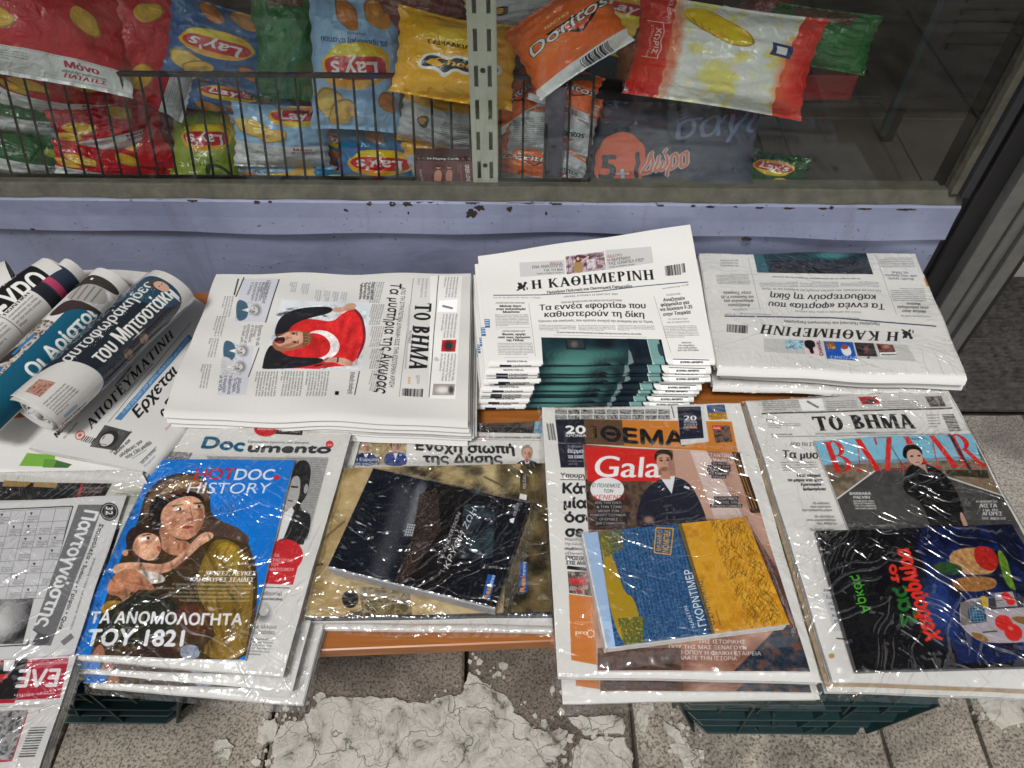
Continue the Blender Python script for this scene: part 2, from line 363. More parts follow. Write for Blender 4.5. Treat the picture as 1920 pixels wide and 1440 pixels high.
# ------------------------------------------------------------------ sheets: surfaces S(u, v); u right, v down as they lie
def wave(x, y, amp=.0012, ph=0):
    return amp * (np.sin(x * 23 + y * 11 + ph) + .7 * np.sin(x * 41 - y * 29 + 1.3 + ph * 1.7) + .5 * np.sin(y * 63 + x * 17 + ph))
class Sheet:
    def __init__(s, S): s.S = S; s._g = None
    def uv(s, px):
        px = np.atleast_2d(px).astype(float)
        if s._g is None:
            a = np.linspace(0, 1, 25); U, V = np.meshgrid(a, a, indexing='ij'); s._uv = np.stack([U.ravel(), V.ravel()], 1)
            s._g = project(s.S(s._uv[:, 0], s._uv[:, 1]))
        i = ((px[:, None] - s._g[None]) ** 2).sum(2).argmin(1); q = s._uv[i].copy(); e = 1e-4
        for _ in range(7):
            p = project(s.S(q[:, 0], q[:, 1])); du = (project(s.S(q[:, 0] + e, q[:, 1])) - p) / e; dv = (project(s.S(q[:, 0], q[:, 1] + e)) - p) / e
            r = px - p; det = du[:, 0] * dv[:, 1] - du[:, 1] * dv[:, 0]; det = np.where(abs(det) < 1e-6, 1e-6, det)
            q[:, 0] += np.clip((r[:, 0] * dv[:, 1] - r[:, 1] * dv[:, 0]) / det, -.4, .4); q[:, 1] += np.clip((du[:, 0] * r[:, 1] - du[:, 1] * r[:, 0]) / det, -.4, .4)
        return q
def quad(px, z):
    """photo corners TL TR BR BL and height(s) -> world corners"""
    z = np.broadcast_to(np.array(z, float), (4,)); return np.vstack([at_z(px[i], z[i]) for i in range(4)])
def bil(Q, u, v):
    u = np.asarray(u)[..., None]; v = np.asarray(v)[..., None]
    return (Q[0] * (1 - u) + Q[1] * u) * (1 - v) + (Q[3] * (1 - u) + Q[2] * u) * v
def flat_S(Q, amp=.0012, ph=0):
    def S(u, v):
        P = bil(Q, u, v); P[..., 2] += wave(P[..., 0], P[..., 1], amp, ph); return P
    return S
def fold_S(Q, T, amp=.0012, ph=0, k=.94):
    """top of the sheet for v<k, then round the front fold of thickness T"""
    fd = ((Q[3] - Q[0]) + (Q[2] - Q[1])) / 2; fd[2] = 0; fd /= np.linalg.norm(fd)
    def S(u, v):
        u = np.asarray(u, float); v = np.asarray(v, float)
        P = bil(Q, u, np.minimum(v / k, 1)); P[..., 2] += wave(P[..., 0], P[..., 1], amp, ph)
        a = np.maximum((v - k) / (1 - k), 0) * 1.9
        P = P + fd * (np.sin(np.minimum(a, 3)) * T / 2)[..., None]; P[..., 2] -= (1 - np.cos(a)) * T / 2
        return P
    return S
def sheet_mesh(name, S, mat, parent, nu=24, nv=24, v1=1.0):
    a = np.linspace(0, 1, nu); b = np.linspace(0, v1, nv); U, V = np.meshgrid(a, b, indexing='ij')
    P = S(U.ravel(), V.ravel()); return mesh(name, P, gridf(nu, nv), mat, parent, np.stack([U.ravel(), 1 - V.ravel()], 1), True)
def slab(name, Q, T, mat_top, mat_side, parent, amp=.0012, ph=0, nu=16, nv=16, round_=0):
    """closed sheet-like body: printed top, T thick; round_ pulls the corners in"""
    a = np.linspace(0, 1, nu); b = np.linspace(0, 1, nv); U, V = np.meshgrid(a, b, indexing='ij'); U, V = U.ravel(), V.ravel()
    S = flat_S(Q, amp, ph); P = S(U, V); B = P.copy(); B[:, 2] -= T; n = len(P)
    F = gridf(nu, nv).tolist(); k = len(F); F += gridf(nu, nv, n, True).tolist()
    per = [i * nv for i in range(nu)] + [(nu - 1) * nv + j for j in range(1, nv)] + [i * nv + nv - 1 for i in range(nu - 2, -1, -1)] + [j for j in range(nv - 2, 0, -1)]
    F += [[per[i], per[(i + 1) % len(per)], per[(i + 1) % len(per)] + n, per[i] + n] for i in range(len(per))]
    uv = np.stack([U, 1 - V], 1); mi = [0] * k + [1] * (len(F) - k)
    return mesh(name, np.vstack([P, B]), F, [mat_top, mat_side], parent, np.vstack([uv, uv]), False, mi)
def shrink(Q, a, b=None):
    b = a if b is None else b
    return np.array([bil(Q, u, v) for u, v in ((a, b), (1 - a, b), (1 - a, 1 - b), (a, 1 - b))])
def pages(name, Q, z1, T, n, mat, parent, amp=.0012, ph=0, jit=.004, seed=0, nu=14, nv=10):
    """a block of leaves under the cover: n thin slabs with uneven edges in one mesh"""
    r = np.random.default_rng(seed); mb = MB(); th = T / n
    L_ = np.linalg.norm(Q[1] - Q[0])
    for i in range(n):
        q = shrink(Q, .004) + 0; d = r.normal(0, jit * .35, 3) * (1, 1, 0)
        q = q + d; q[:, 2] = q[:, 2] * 0 + (Q[:, 2] - T * 0 - i * th - .0008)
        a = np.linspace(0, 1, nu); b = np.linspace(0, 1, nv); U, V = np.meshgrid(a, b, indexing='ij'); S = flat_S(q, amp, ph)
        P = S(U.ravel(), V.ravel()); P[:, 2] += .0002 * np.sin(U.ravel() * 9 + i * 2.1); B = P.copy(); B[:, 2] -= th * .78; m_ = len(P)
        F = gridf(nu, nv).tolist() + gridf(nu, nv, m_, True).tolist()
        per = [k * nv for k in range(nu)] + [(nu - 1) * nv + j for j in range(1, nv)] + [k * nv + nv - 1 for k in range(nu - 2, -1, -1)] + [j for j in range(nv - 2, 0, -1)]
        F += [[per[k], per[(k + 1) % len(per)], per[(k + 1) % len(per)] + m_, per[k] + m_] for k in range(len(per))]
        mb.add(np.vstack([P, B]), F)
    return mb.build(name, mat, parent)
# ------------------------------------------------------------------ setting materials
def granite(name, base, dark, amt=.5):
    m, t = nm(name); o = N(t, 'ShaderNodeOutputMaterial'); p = N(t, 'ShaderNodeBsdfPrincipled', i_Roughness=.85); L(t, p.outputs[0], o.inputs[0])
    tc = N(t, 'ShaderNodeTexCoord'); ge = N(t, 'ShaderNodeNewGeometry')
    n = N(t, 'ShaderNodeTexNoise', i_Scale=230.0, i_Detail=4.0, i_Roughness=.7); L(t, ge.outputs['Position'], n.inputs['Vector'])
    r = N(t, 'ShaderNodeValToRGB'); r.color_ramp.elements[0].position = .40; r.color_ramp.elements[1].position = .50; L(t, n.outputs[0], r.inputs[0])
    r.color_ramp.elements[0].color = (*dark, 1); r.color_ramp.elements[1].color = (*base, 1); e = r.color_ramp.elements.new(.66); e.color = tuple(min(1, c * 1.25) for c in base) + (1,)
    n2 = N(t, 'ShaderNodeTexNoise', i_Scale=9.0, i_Detail=5.0, i_Roughness=.7); L(t, ge.outputs['Position'], n2.inputs['Vector'])
    mr = N(t, 'ShaderNodeMapRange', i_1=.3, i_2=.7, i_3=1 - amt, i_4=1.1); L(t, n2.outputs[0], mr.inputs[0])
    n4 = N(t, 'ShaderNodeTexNoise', i_Scale=3.2, i_Detail=9.0, i_Roughness=.72, i_Distortion=.9); L(t, ge.outputs['Position'], n4.inputs['Vector'])
    m4 = N(t, 'ShaderNodeMapRange', i_1=.40, i_2=.56, i_3=.45, i_4=1.0); L(t, n4.outputs[0], m4.inputs[0]); k4 = N(t, 'ShaderNodeMath', operation='MULTIPLY'); L(t, mr.outputs[0], k4.inputs[0]); L(t, m4.outputs[0], k4.inputs[1]); mr = k4
    v = N(t, 'ShaderNodeTexVoronoi', i_Scale=90.0); L(t, ge.outputs['Position'], v.inputs['Vector'])
    mv = N(t, 'ShaderNodeMapRange', i_1=.05, i_2=.16, i_3=.5, i_4=1.0); L(t, v.outputs['Distance'], mv.inputs[0])
    mu = N(t, 'ShaderNodeMath', operation='MULTIPLY'); L(t, mr.outputs[0], mu.inputs[0]); L(t, mv.outputs[0], mu.inputs[1])
    oi = N(t, 'ShaderNodeObjectInfo'); mo = N(t, 'ShaderNodeMapRange', i_3=.78, i_4=1.12); L(t, oi.outputs['Random'], mo.inputs[0]); m5 = N(t, 'ShaderNodeMath', operation='MULTIPLY'); L(t, mu.outputs[0], m5.inputs[0]); L(t, mo.outputs[0], m5.inputs[1]); mu = m5
    vm = N(t, 'ShaderNodeVectorMath', operation='SCALE'); L(t, r.outputs[0], vm.inputs[0]); L(t, mu.outputs[0], vm.inputs['Scale']); L(t, vm.outputs[0], p.inputs['Base Color'])
    b = N(t, 'ShaderNodeBump', i_Distance=.0012, i_Strength=.8); L(t, n.outputs[0], b.inputs['Height']); L(t, b.outputs[0], p.inputs['Normal'])
    return m
def plaster(name):
    m, t = nm(name); o = N(t, 'ShaderNodeOutputMaterial'); p = N(t, 'ShaderNodeBsdfPrincipled', i_Roughness=.8); L(t, p.outputs[0], o.inputs[0])
    ge = N(t, 'ShaderNodeNewGeometry'); nz = N(t, 'ShaderNodeTexNoise', i_Scale=14.0, i_Detail=5.0); L(t, ge.outputs['Position'], nz.inputs['Vector'])
    ad = N(t, 'ShaderNodeVectorMath', operation='MULTIPLY_ADD'); L(t, nz.outputs['Color'], ad.inputs[0]); ad.inputs[1].default_value = (.16, .16, .0); L(t, ge.outputs['Position'], ad.inputs[2])
    cr = None
    for sc_, w_, lo in ((6.5, .007, .35), (19.0, .011, .62), (45.0, .02, .85)):
        v = N(t, 'ShaderNodeTexVoronoi', feature='DISTANCE_TO_EDGE', i_Scale=sc_); L(t, ad.outputs[0], v.inputs['Vector'])
        mr = N(t, 'ShaderNodeMapRange', i_1=.0, i_2=w_, i_3=lo, i_4=1.0); L(t, v.outputs['Distance'], mr.inputs[0])
        if cr is None: cr = mr
        else:
            k = N(t, 'ShaderNodeMath', operation='MULTIPLY'); L(t, cr.outputs[0], k.inputs[0]); L(t, mr.outputs[0], k.inputs[1]); cr = k
    n2 = N(t, 'ShaderNodeTexNoise', i_Scale=22.0, i_Detail=8.0, i_Roughness=.75, i_Distortion=.8); L(t, ge.outputs['Position'], n2.inputs['Vector'])
    r = N(t, 'ShaderNodeValToRGB'); r.color_ramp.elements[0].position = .36; r.color_ramp.elements[1].position = .56
    r.color_ramp.elements[0].color = (.11, .095, .075, 1); r.color_ramp.elements[1].color = (.50, .47, .42, 1); L(t, n2.outputs[0], r.inputs[0])
    e = r.color_ramp.elements.new(.43); e.color = (.34, .33, .285, 1)
    vm = N(t, 'ShaderNodeVectorMath', operation='SCALE'); L(t, r.outputs[0], vm.inputs[0]); L(t, cr.outputs[0], vm.inputs['Scale']); L(t, vm.outputs[0], p.inputs['Base Color'])
    b = N(t, 'ShaderNodeBump', i_Distance=.002, i_Strength=.9); L(t, cr.outputs[0], b.inputs['Height'])
    b2 = N(t, 'ShaderNodeBump', i_Distance=.004, i_Strength=.7); L(t, n2.outputs[0], b2.inputs['Height']); L(t, b.outputs[0], b2.inputs['Normal']); L(t, b2.outputs[0], p.inputs['Normal'])
    return m
def wood(name, c1, c2, rough=.35):
    m, t = nm(name); o = N(t, 'ShaderNodeOutputMaterial'); p = N(t, 'ShaderNodeBsdfPrincipled', i_Roughness=rough); L(t, p.outputs[0], o.inputs[0])
    tc = N(t, 'ShaderNodeTexCoord'); mp = N(t, 'ShaderNodeMapping'); mp.inputs['Scale'].default_value = (2.5, 60, 60); L(t, tc.outputs['Object'], mp.inputs[0])
    n = N(t, 'ShaderNodeTexNoise', i_Scale=3.0, i_Detail=6.0, i_Distortion=.6); L(t, mp.outputs[0], n.inputs['Vector'])
    r = N(t, 'ShaderNodeValToRGB'); r.color_ramp.elements[0].position = .3; r.color_ramp.elements[1].position = .7; r.color_ramp.elements[0].color = (*c2, 1); r.color_ramp.elements[1].color = (*c1, 1)
    L(t, n.outputs[0], r.inputs[0]); L(t, r.outputs[0], p.inputs['Base Color'])
    b = N(t, 'ShaderNodeBump', i_Distance=.0004); L(t, n.outputs[0], b.inputs['Height']); L(t, b.outputs[0], p.inputs['Normal']); return m
def painted(name, c, c2):
    m, t = nm(name); o = N(t, 'ShaderNodeOutputMaterial'); p = N(t, 'ShaderNodeBsdfPrincipled', i_Roughness=.5); L(t, p.outputs[0], o.inputs[0])
    ge = N(t, 'ShaderNodeNewGeometry'); n = N(t, 'ShaderNodeTexNoise', i_Scale=7.0, i_Detail=8.0, i_Roughness=.6); L(t, ge.outputs['Position'], n.inputs['Vector'])
    r = N(t, 'ShaderNodeValToRGB'); r.color_ramp.elements[0].position = .35; r.color_ramp.elements[1].position = .65; r.color_ramp.elements[0].color = (*c2, 1); r.color_ramp.elements[1].color = (*c, 1); L(t, n.outputs[0], r.inputs[0])
    n3 = N(t, 'ShaderNodeTexNoise', i_Scale=120.0, i_Detail=3.0); L(t, ge.outputs['Position'], n3.inputs['Vector'])
    k = N(t, 'ShaderNodeMapRange', i_1=.27, i_2=.33, i_3=.35, i_4=1.0); L(t, n3.outputs[0], k.inputs[0])
    vm = N(t, 'ShaderNodeVectorMath', operation='SCALE'); L(t, r.outputs[0], vm.inputs[0]); L(t, k.outputs[0], vm.inputs['Scale'])
    m6 = N(t, 'ShaderNodeMapping'); m6.inputs['Scale'].default_value = (34, 34, 3.5); L(t, ge.outputs['Position'], m6.inputs[0]); n6 = N(t, 'ShaderNodeTexNoise', i_Scale=1.0, i_Detail=5.0, i_Roughness=.6); L(t, m6.outputs[0], n6.inputs['Vector'])
    r6 = N(t, 'ShaderNodeMapRange', i_1=.58, i_2=.78, i_3=0, i_4=.45); L(t, n6.outputs[0], r6.inputs[0]); x6 = N(t, 'ShaderNodeMix', data_type='RGBA'); x6.inputs[7].default_value = (.15, .125, .12, 1); L(t, r6.outputs[0], x6.inputs[0]); L(t, vm.outputs[0], x6.inputs[6]); L(t, x6.outputs[2], p.inputs['Base Color'])
    mp = N(t, 'ShaderNodeMapping'); mp.inputs['Scale'].default_value = (1, 1, 1.6); mp.inputs['Rotation'].default_value = (0, .5, 0); L(t, ge.outputs['Position'], mp.inputs[0])
    n2 = N(t, 'ShaderNodeTexNoise', i_Scale=12.0, i_Detail=8.0, i_Distortion=.6); L(t, mp.outputs[0], n2.inputs['Vector'])
    b = N(t, 'ShaderNodeBump', i_Distance=.005, i_Strength=.5); L(t, n2.outputs[0], b.inputs['Height']); L(t, b.outputs[0], p.inputs['Normal']); return m
M = {}
M['blue'] = painted('blue_paint', (.27, .30, .43), (.20, .225, .33))
M['putty'] = princ('putty', (.125, .12, .09), .8, noise=(30, .5), bump=(90, .002))
M['rust'] = princ('rust', (.045, .03, .022), .9, noise=(200, .6), bump=(300, .001), col2=(.012, .01, .01))
M['granite_l'] = granite('granite_light', (.42, .37, .305), (.13, .11, .09), .3)
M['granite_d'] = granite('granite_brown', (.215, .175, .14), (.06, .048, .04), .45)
M['granite_w'] = granite('stone_pale', (.50, .46, .41), (.22, .19, .16), .3)
M['joint'] = princ('joint_dirt', (.075, .064, .052), .95, noise=(60, .5), bump=(150, .004))
M['plaster'] = plaster('cracked_white_plaster')
M['wood'] = wood('varnished_wood', (.36, .125, .025), (.24, .075, .014))
M['steel'] = princ('brushed_aluminium', (.22, .22, .21), .45, metal=.5, noise=(25, .3), bump=(220, .0004))
M['black'] = princ('black_rubber', (.012, .012, .014), .5, noise=(20, .3))
M['darkgrey'] = princ('dark_grey_paint', (.028, .03, .036), .5, noise=(12, .4), bump=(80, .001))
M['green_plastic'] = princ('dark_green_plastic', (.005, .027, .029), .45, noise=(30, .4), bump=(180, .0004))
M['mat'] = princ('ribbed_mat', (.10, .092, .085), .95, noise=(60, .6), bump=(400, .002), col2=(.012, .011, .010))
M['wire'] = princ('dark_wire', (.025, .024, .023), .4, metal=.3, noise=(40, .4))
M['upright'] = princ('cream_metal', (.50, .51, .42), .45, noise=(20, .15))
M['purple'] = princ('chipped_purple_paint', (.16, .14, .20), .6, noise=(18, .75), bump=(60, .002))
M['tile'] = princ('shop_floor_tile', (.46, .39, .33), .35, noise=(7, .3), bump=(60, .0003))
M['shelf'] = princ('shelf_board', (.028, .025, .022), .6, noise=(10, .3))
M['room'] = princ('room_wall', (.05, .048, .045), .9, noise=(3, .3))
M['marble'] = princ('threshold_marble', (.55, .53, .50), .5, noise=(12, .25))
M['facade'] = princ('render_wall', (.42, .40, .37), .9, noise=(5, .2), bump=(60, .002))
M['teal'] = princ('teal_metal', (.012, .045, .05), .5)

def struct(o): return tag(o, kind='structure')
# ------------------------------------------------------------------ ground, pavement slabs, plaster patches
b = MB(); b.box(-14, 14, -14, 1.02, -.6, -.03); b.box(-14, 14, 1.02, 14, -.6, -.03); struct(b.build('ground', M['joint']))
pv = link('pavement', None); struct(pv)
xs = [at_z((500, 1400), 0)[0, 0], at_z((877, 1200), 0)[0, 0], at_z((1190, 1400), 0)[0, 0], at_z((1828, 1340), 0)[0, 0]]
xm0, xm1 = xs[0], xs[2]; xs = [xs[0] - .66, xs[0] - .33] + xs[:3] + [(xs[2] + xs[3]) / 2 + .12, xs[3]] + [xs[3] + .33, xs[3] + .66]
xs = [xs[0] - .33 * k for k in range(12, 0, -1)] + xs + [xs[-1] + .33 * k for k in range(1, 11)]
ys = [-3.6, -2.6, -1.9, -1.2, -.55, .02, .62, .985]
rs = random.Random(4)
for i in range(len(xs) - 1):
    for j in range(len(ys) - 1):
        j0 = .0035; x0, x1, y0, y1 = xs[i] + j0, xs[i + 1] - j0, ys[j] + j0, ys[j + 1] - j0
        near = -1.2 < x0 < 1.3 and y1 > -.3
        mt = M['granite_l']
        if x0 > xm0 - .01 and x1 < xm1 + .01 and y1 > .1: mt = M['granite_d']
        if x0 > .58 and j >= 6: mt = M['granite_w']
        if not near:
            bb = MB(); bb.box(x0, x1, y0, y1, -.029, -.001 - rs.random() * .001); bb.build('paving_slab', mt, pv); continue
        n = 9; per = []
        for a_, b_ in (((x0, y0), (x1, y0)), ((x1, y0), (x1, y1)), ((x1, y1), (x0, y1)), ((x0, y1), (x0, y0))):
            for k in range(n):
                t_ = k / n; per.append(((a_[0] + (b_[0] - a_[0]) * t_) + rs.uniform(-1, 1) * .0022, (a_[1] + (b_[1] - a_[1]) * t_) + rs.uniform(-1, 1) * .0022))
        cx_, cy_ = (x0 + x1) / 2, (y0 + y1) / 2; zt = -rs.random() * .0012
        inn = [(cx_ + (p[0] - cx_) * (1 - .004 / (x1 - x0) * 2), cy_ + (p[1] - cy_) * (1 - .004 / (y1 - y0) * 2)) for p in per]
        V = [(p[0], p[1], -.029) for p in per] + [(p[0], p[1], zt - .004) for p in per] + [(p[0], p[1], zt) for p in inn]; k = len(per)
        F = [[a, (a + 1) % k, (a + 1) % k + k, a + k] for a in range(k)] + [[a + k, (a + 1) % k + k, (a + 1) % k + 2 * k, a + 2 * k] for a in range(k)] + [list(range(2 * k, 3 * k))]
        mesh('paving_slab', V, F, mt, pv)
def fract(P, amp, it=4, seed=1):
    r = random.Random(seed); P = [np.array(p, float) for p in P]
    for _ in range(it):
        Q = []
        for i in range(len(P)):
            a, c = P[i], P[(i + 1) % len(P)]; d = c - a; m_ = (a + c) / 2 + np.array([-d[1], d[0]]) * r.uniform(-amp, amp); Q += [a, m_]
        P = Q
    return P
def patch(poly, o, k, seed, z=.0045, name='plaster_patch', mat='plaster'):
    P = fract(np.array(poly, float) * k + o, .16, 3 if len(poly) > 12 else 4, seed); W = at_z(np.array(P), z)
    n = len(W); c = W.mean(0); inn = W.copy(); inn[:, :2] = c[:2] + (W[:, :2] - c[:2]) * (1 - .0018 / max(.03, np.abs(W[:, :2] - c[:2]).mean()))
    lo = W.copy(); lo[:, 2] = -.008; md = W.copy(); md[:, 2] = z - .0018
    V = np.vstack([lo, md, inn]); F = [[a, (a + 1) % n, (a + 1) % n + n, a + n] for a in range(n)] + [[a + n, (a + 1) % n + n, (a + 1) % n + 2 * n, a + 2 * n] for a in range(n)] + [list(range(2 * n, 3 * n))]
    # wind for upward normals
    ar = (W[:, 0] * np.roll(W[:, 1], -1) - np.roll(W[:, 0], -1) * W[:, 1]).sum()
    if ar < 0: F = [f[::-1] for f in F]
    return struct(mesh(name, V, F, M[mat]))
patch([(70, 900), (70, 747), (80, 640), (110, 560), (150, 510), (250, 490), (270, 450), (330, 400), (420, 385), (480, 392), (560, 385), (650, 395), (740, 410), (860, 425), (900, 395), (960, 378), (1030, 372), (1045, 320), (1070, 262), (1120, 300), (1200, 360), (1280, 420), (1290, 470), (1335, 490), (1390, 550), (1440, 560), (1530, 545), (1560, 560), (1545, 640), (1500, 690), (1510, 747), (1510, 900)], (480, 1160), .375, 2)
patch([(1570, 900), (1575, 747), (1580, 650), (1630, 592), (1740, 585), (1850, 590), (1870, 650), (1880, 747), (1880, 900)], (480, 1160), .375, 5)
patch([(1562, 492), (1620, 478), (1700, 486), (1760, 480), (1838, 492), (1832, 578), (1740, 575), (1640, 578), (1612, 545), (1580, 520)], (480, 1160), .375, 6)
patch([(10, 600), (40, 505), (100, 492), (92, 600), (30, 632)], (480, 1160), .375, 8)
patch([(1225, 1255), (1262, 1262), (1300, 1300), (1290, 1360), (1240, 1352), (1222, 1300)], (0, 0), 1, 9) if False else None
patch([(400, 1392), (425, 1384), (440, 1400), (428, 1425), (402, 1420)], (0, 0), 1, 14, .003); patch([(1190, 1300), (1215, 1296), (1228, 1330), (1210, 1372), (1192, 1350)], (0, 0), 1, 15, .003); patch([(1822, 1300), (1870, 1296), (1935, 1310), (1935, 1345), (1880, 1368), (1850, 1340)], (0, 0), 1, 11)
patch([(1240, 1345), (1275, 1370), (1290, 1400), (1312, 1425), (1300, 1460), (1282, 1440), (1272, 1400)], (0, 0), 1, 12)

# loose flakes and crumbs round the worn plaster
rf = random.Random(21); fk = MB()
for _ in range(260):
    px = rf.choice([(560 + rf.gauss(0, 40), 1345 + rf.gauss(0, 22)), (rf.uniform(520, 1060), 1305 + rf.gauss(0, 14)), (rf.uniform(880, 960), 1265 + rf.gauss(0, 26)), (1010 + rf.gauss(0, 60), 1370 + rf.gauss(0, 20)), (1080 + rf.gauss(0, 50), 1420 + rf.gauss(0, 20)), (500 + rf.gauss(0, 20), 1400 + rf.gauss(0, 40)), (1290 + rf.gauss(0, 18), 1400 + rf.gauss(0, 30)), (1860 + rf.gauss(0, 30), 1330 + rf.gauss(0, 24))])
    c = at_z(px, 0)[0]; r_ = rf.uniform(.001, .0055) * (1 if rf.random() < .8 else 1.8); n = rf.choice((4, 5, 6, 7)); a0 = rf.uniform(0, 6)
    V = [(c[0] + r_ * rf.uniform(.5, 1.2) * math.cos(a0 + 6.283 * k / n), c[1] + r_ * rf.uniform(.5, 1.2) * math.sin(a0 + 6.283 * k / n)) for k in range(n)]; h_ = rf.uniform(.001, .003)
    fk.add([(x, y, -.003) for x, y in V] + [(x, y, h_) for x, y in V], [list(range(n, 2 * n))] + [[k, (k + 1) % n, (k + 1) % n + n, k + n] for k in range(n)])
tag(fk.build('plaster_flakes', M['plaster']), 'small loose plaster flakes and crumbs on the pavement', 'flakes', kind='stuff')
# ------------------------------------------------------------------ shop front
YG = 1.085                                                     # the glass plane
XR = .739
sf = empty('shop_wall', 'lavender blue painted shop wall under the display window, chipped and rusty along its top', 'wall', (0, 1.08, 0))
X0 = -4.0
a = np.linspace(X0, XR + .028, 160); bz = np.linspace(-.02, .412, 18); U, V_ = np.meshgrid(a, bz, indexing='ij'); U, V_ = U.ravel(), V_.ravel()
Y_ = 1.0745 + .0035 * np.sin(U * 9) * np.sin(V_ * 14 + 1) + .002 * np.sin(U * 21 + 2)
mesh('lower_panel', np.stack([U, Y_, V_], 1), gridf(160, 18), M['blue'], sf, smooth=True)
zb = .4066; zt_ = .4735
V = []; nx = 220; xs_ = np.linspace(X0, XR + .028, nx); rr = np.random.default_rng(3)
edge = zb + .0022 * np.sin(xs_ * 5 + 1) + .0015 * np.sin(xs_ * 17) - .003 * np.clip(xs_, 0, 1)
prof = []
for x, e in zip(xs_, edge):
    bu = .002 * math.sin(x * 7 + .6) + .0012 * math.sin(x * 19)
    prof += [(x, 1.079, e + .002), (x, 1.064 + bu, e), (x, 1.0625 + bu, e + .003), (x, 1.0665 + bu * .3, (e + zt_) / 2), (x, 1.0675, zt_ - .003), (x, 1.070, zt_), (x, 1.100, zt_)]
mesh('sill_band', prof, gridf(nx, 7, 0, True), M['blue'], sf, smooth=False)
prof = []
for x in xs_:
    q_ = .0012 * math.sin(x * 31) + .0008 * math.sin(x * 77)
    prof += [(x, 1.0715 + q_, zt_ - .001), (x, 1.0725 + q_, zt_ + .003), (x, 1.081 + q_ * .4, zt_ + .021 + q_), (x, YG - .0025, zt_ + .0225), (x, YG + .012, zt_ + .0225)]
bb = MB(); bb.box(X0, XR, YG + .0055, 1.124, .38, zt_ + .0118); bb.build('inner_ledge', M['putty'], sf)
mesh('putty_strip', prof, gridf(nx, 5, 0, True), M['putty'], sf)
def band_y(x, z):
    e = float(np.interp(x, xs_, edge)); bu = .002 * math.sin(x * 7 + .6) + .0012 * math.sin(x * 19); mz = (e + zt_) / 2
    return float(np.interp(z, [e + .003, mz, zt_ - .003, zt_], [1.0625 + bu, 1.0665 + bu * .3, 1.0675, 1.070]))
chips = MB(); rc = random.Random(11)
def chip(px, py, rx, ry, sd):
    c = at_y((px, py), 1.0625)[0]; r = random.Random(sd); n = 18; V = []
    for k in range(n):
        t_ = k / n * 6.283; q = r.uniform(.5, 1.1); z_ = min(c[2] + math.sin(t_) * ry * .0011 * q, zt_ - .0006); V.append((c[0] + math.cos(t_) * rx * .0009 * q, band_y(c[0], z_) - .0007, z_))
    chips.add(V + [(v[0], v[1] + .004, v[2]) for v in V], [list(range(n))] + [[(k + 1) % n, k, k + n, (k + 1) % n + n] for k in range(n)])
for i_, (cx_, cy_, rx, ry) in enumerate([(358, 379, 10, 4), (480, 383, 7, 3), (295, 376, 6, 2), (505, 382, 4, 2), (648, 397, 5, 3), (692, 386, 5, 4), (735, 386, 7, 5), (762, 386, 12, 5), (785, 383, 8, 2), (807, 383, 9, 2), (884, 403, 14, 9), (898, 393, 11, 6), (885, 384, 16, 3), (955, 395, 7, 6), (985, 384, 40, 2.4), (1042, 386, 12, 2.5), (1024, 403, 3, 4), (765, 402, 2, 3), (1333, 391, 12, 2), (1300, 390, 6, 2), (1425, 393, 9, 2), (1480, 394, 14, 2), (1545, 394, 9, 2), (1620, 395, 16, 2), (1700, 396, 20, 2), (1560, 393, 5, 3), (1400, 449, 11, 3), (60, 431, 5, 2), (1380, 391, 5, 1.5), (1240, 389, 7, 1.6)]): chip(cx_, cy_, rx, ry, i_)
tag(chips.build('rust_chip', M['rust'], sf), kind='stuff')

# frame posts to the right of the window, the door frame
fr = empty('window_frame', 'dark grey frame post at the right end of the display window', 'frame', (XR, 1.08, 0))
bb = MB(); bb.box(XR, XR + .012, 1.072, 1.10, zt_ + .0228, 2.15); bb.build('putty_bead', M['putty'], fr)
bb = MB(); bb.box(XR + .0125, XR + .027, 1.06, 1.11, zt_ + .0228, 2.15); bb.build('post', M['darkgrey'], fr, .002)
df = empty('door_frame', 'aluminium door frame with a black rubber strip beside the window', 'door frame', (.84, 1.06, 0))
bb = MB(); bb.box(.768, .778, 1.075, 1.12, 0, 2.2); bb.build('gap_seal', M['black'], df)
bb = MB(); bb.box(.7785, .8185, 1.066, 1.12, 0, 2.2); bb.build('rubber_strip', M['black'], df, .004)
bb = MB(); bb.box(.819, .848, 1.045, 1.12, 0, 2.2); bb.build('frame_profile', M['steel'], df, .002)
bb = MB(); bb.box(.8485, .858, 1.054, 1.12, 0, 2.2); bb.box(.8585, .874, 1.049, 1.12, 0, 2.2); bb.box(.8745, .8835, 1.054, 1.12, 0, 2.2); bb.build('frame_groove', M['steel'], df, .003)
bb = MB(); bb.box(.884, .910, 1.045, 1.12, 0, 2.2); bb.build('frame_profile', M['steel'], df, .002)
bb = MB(); bb.box(.9105, .920, 1.048, 1.40, 0, 2.2); bb.build('edge_seal', M['black'], df)
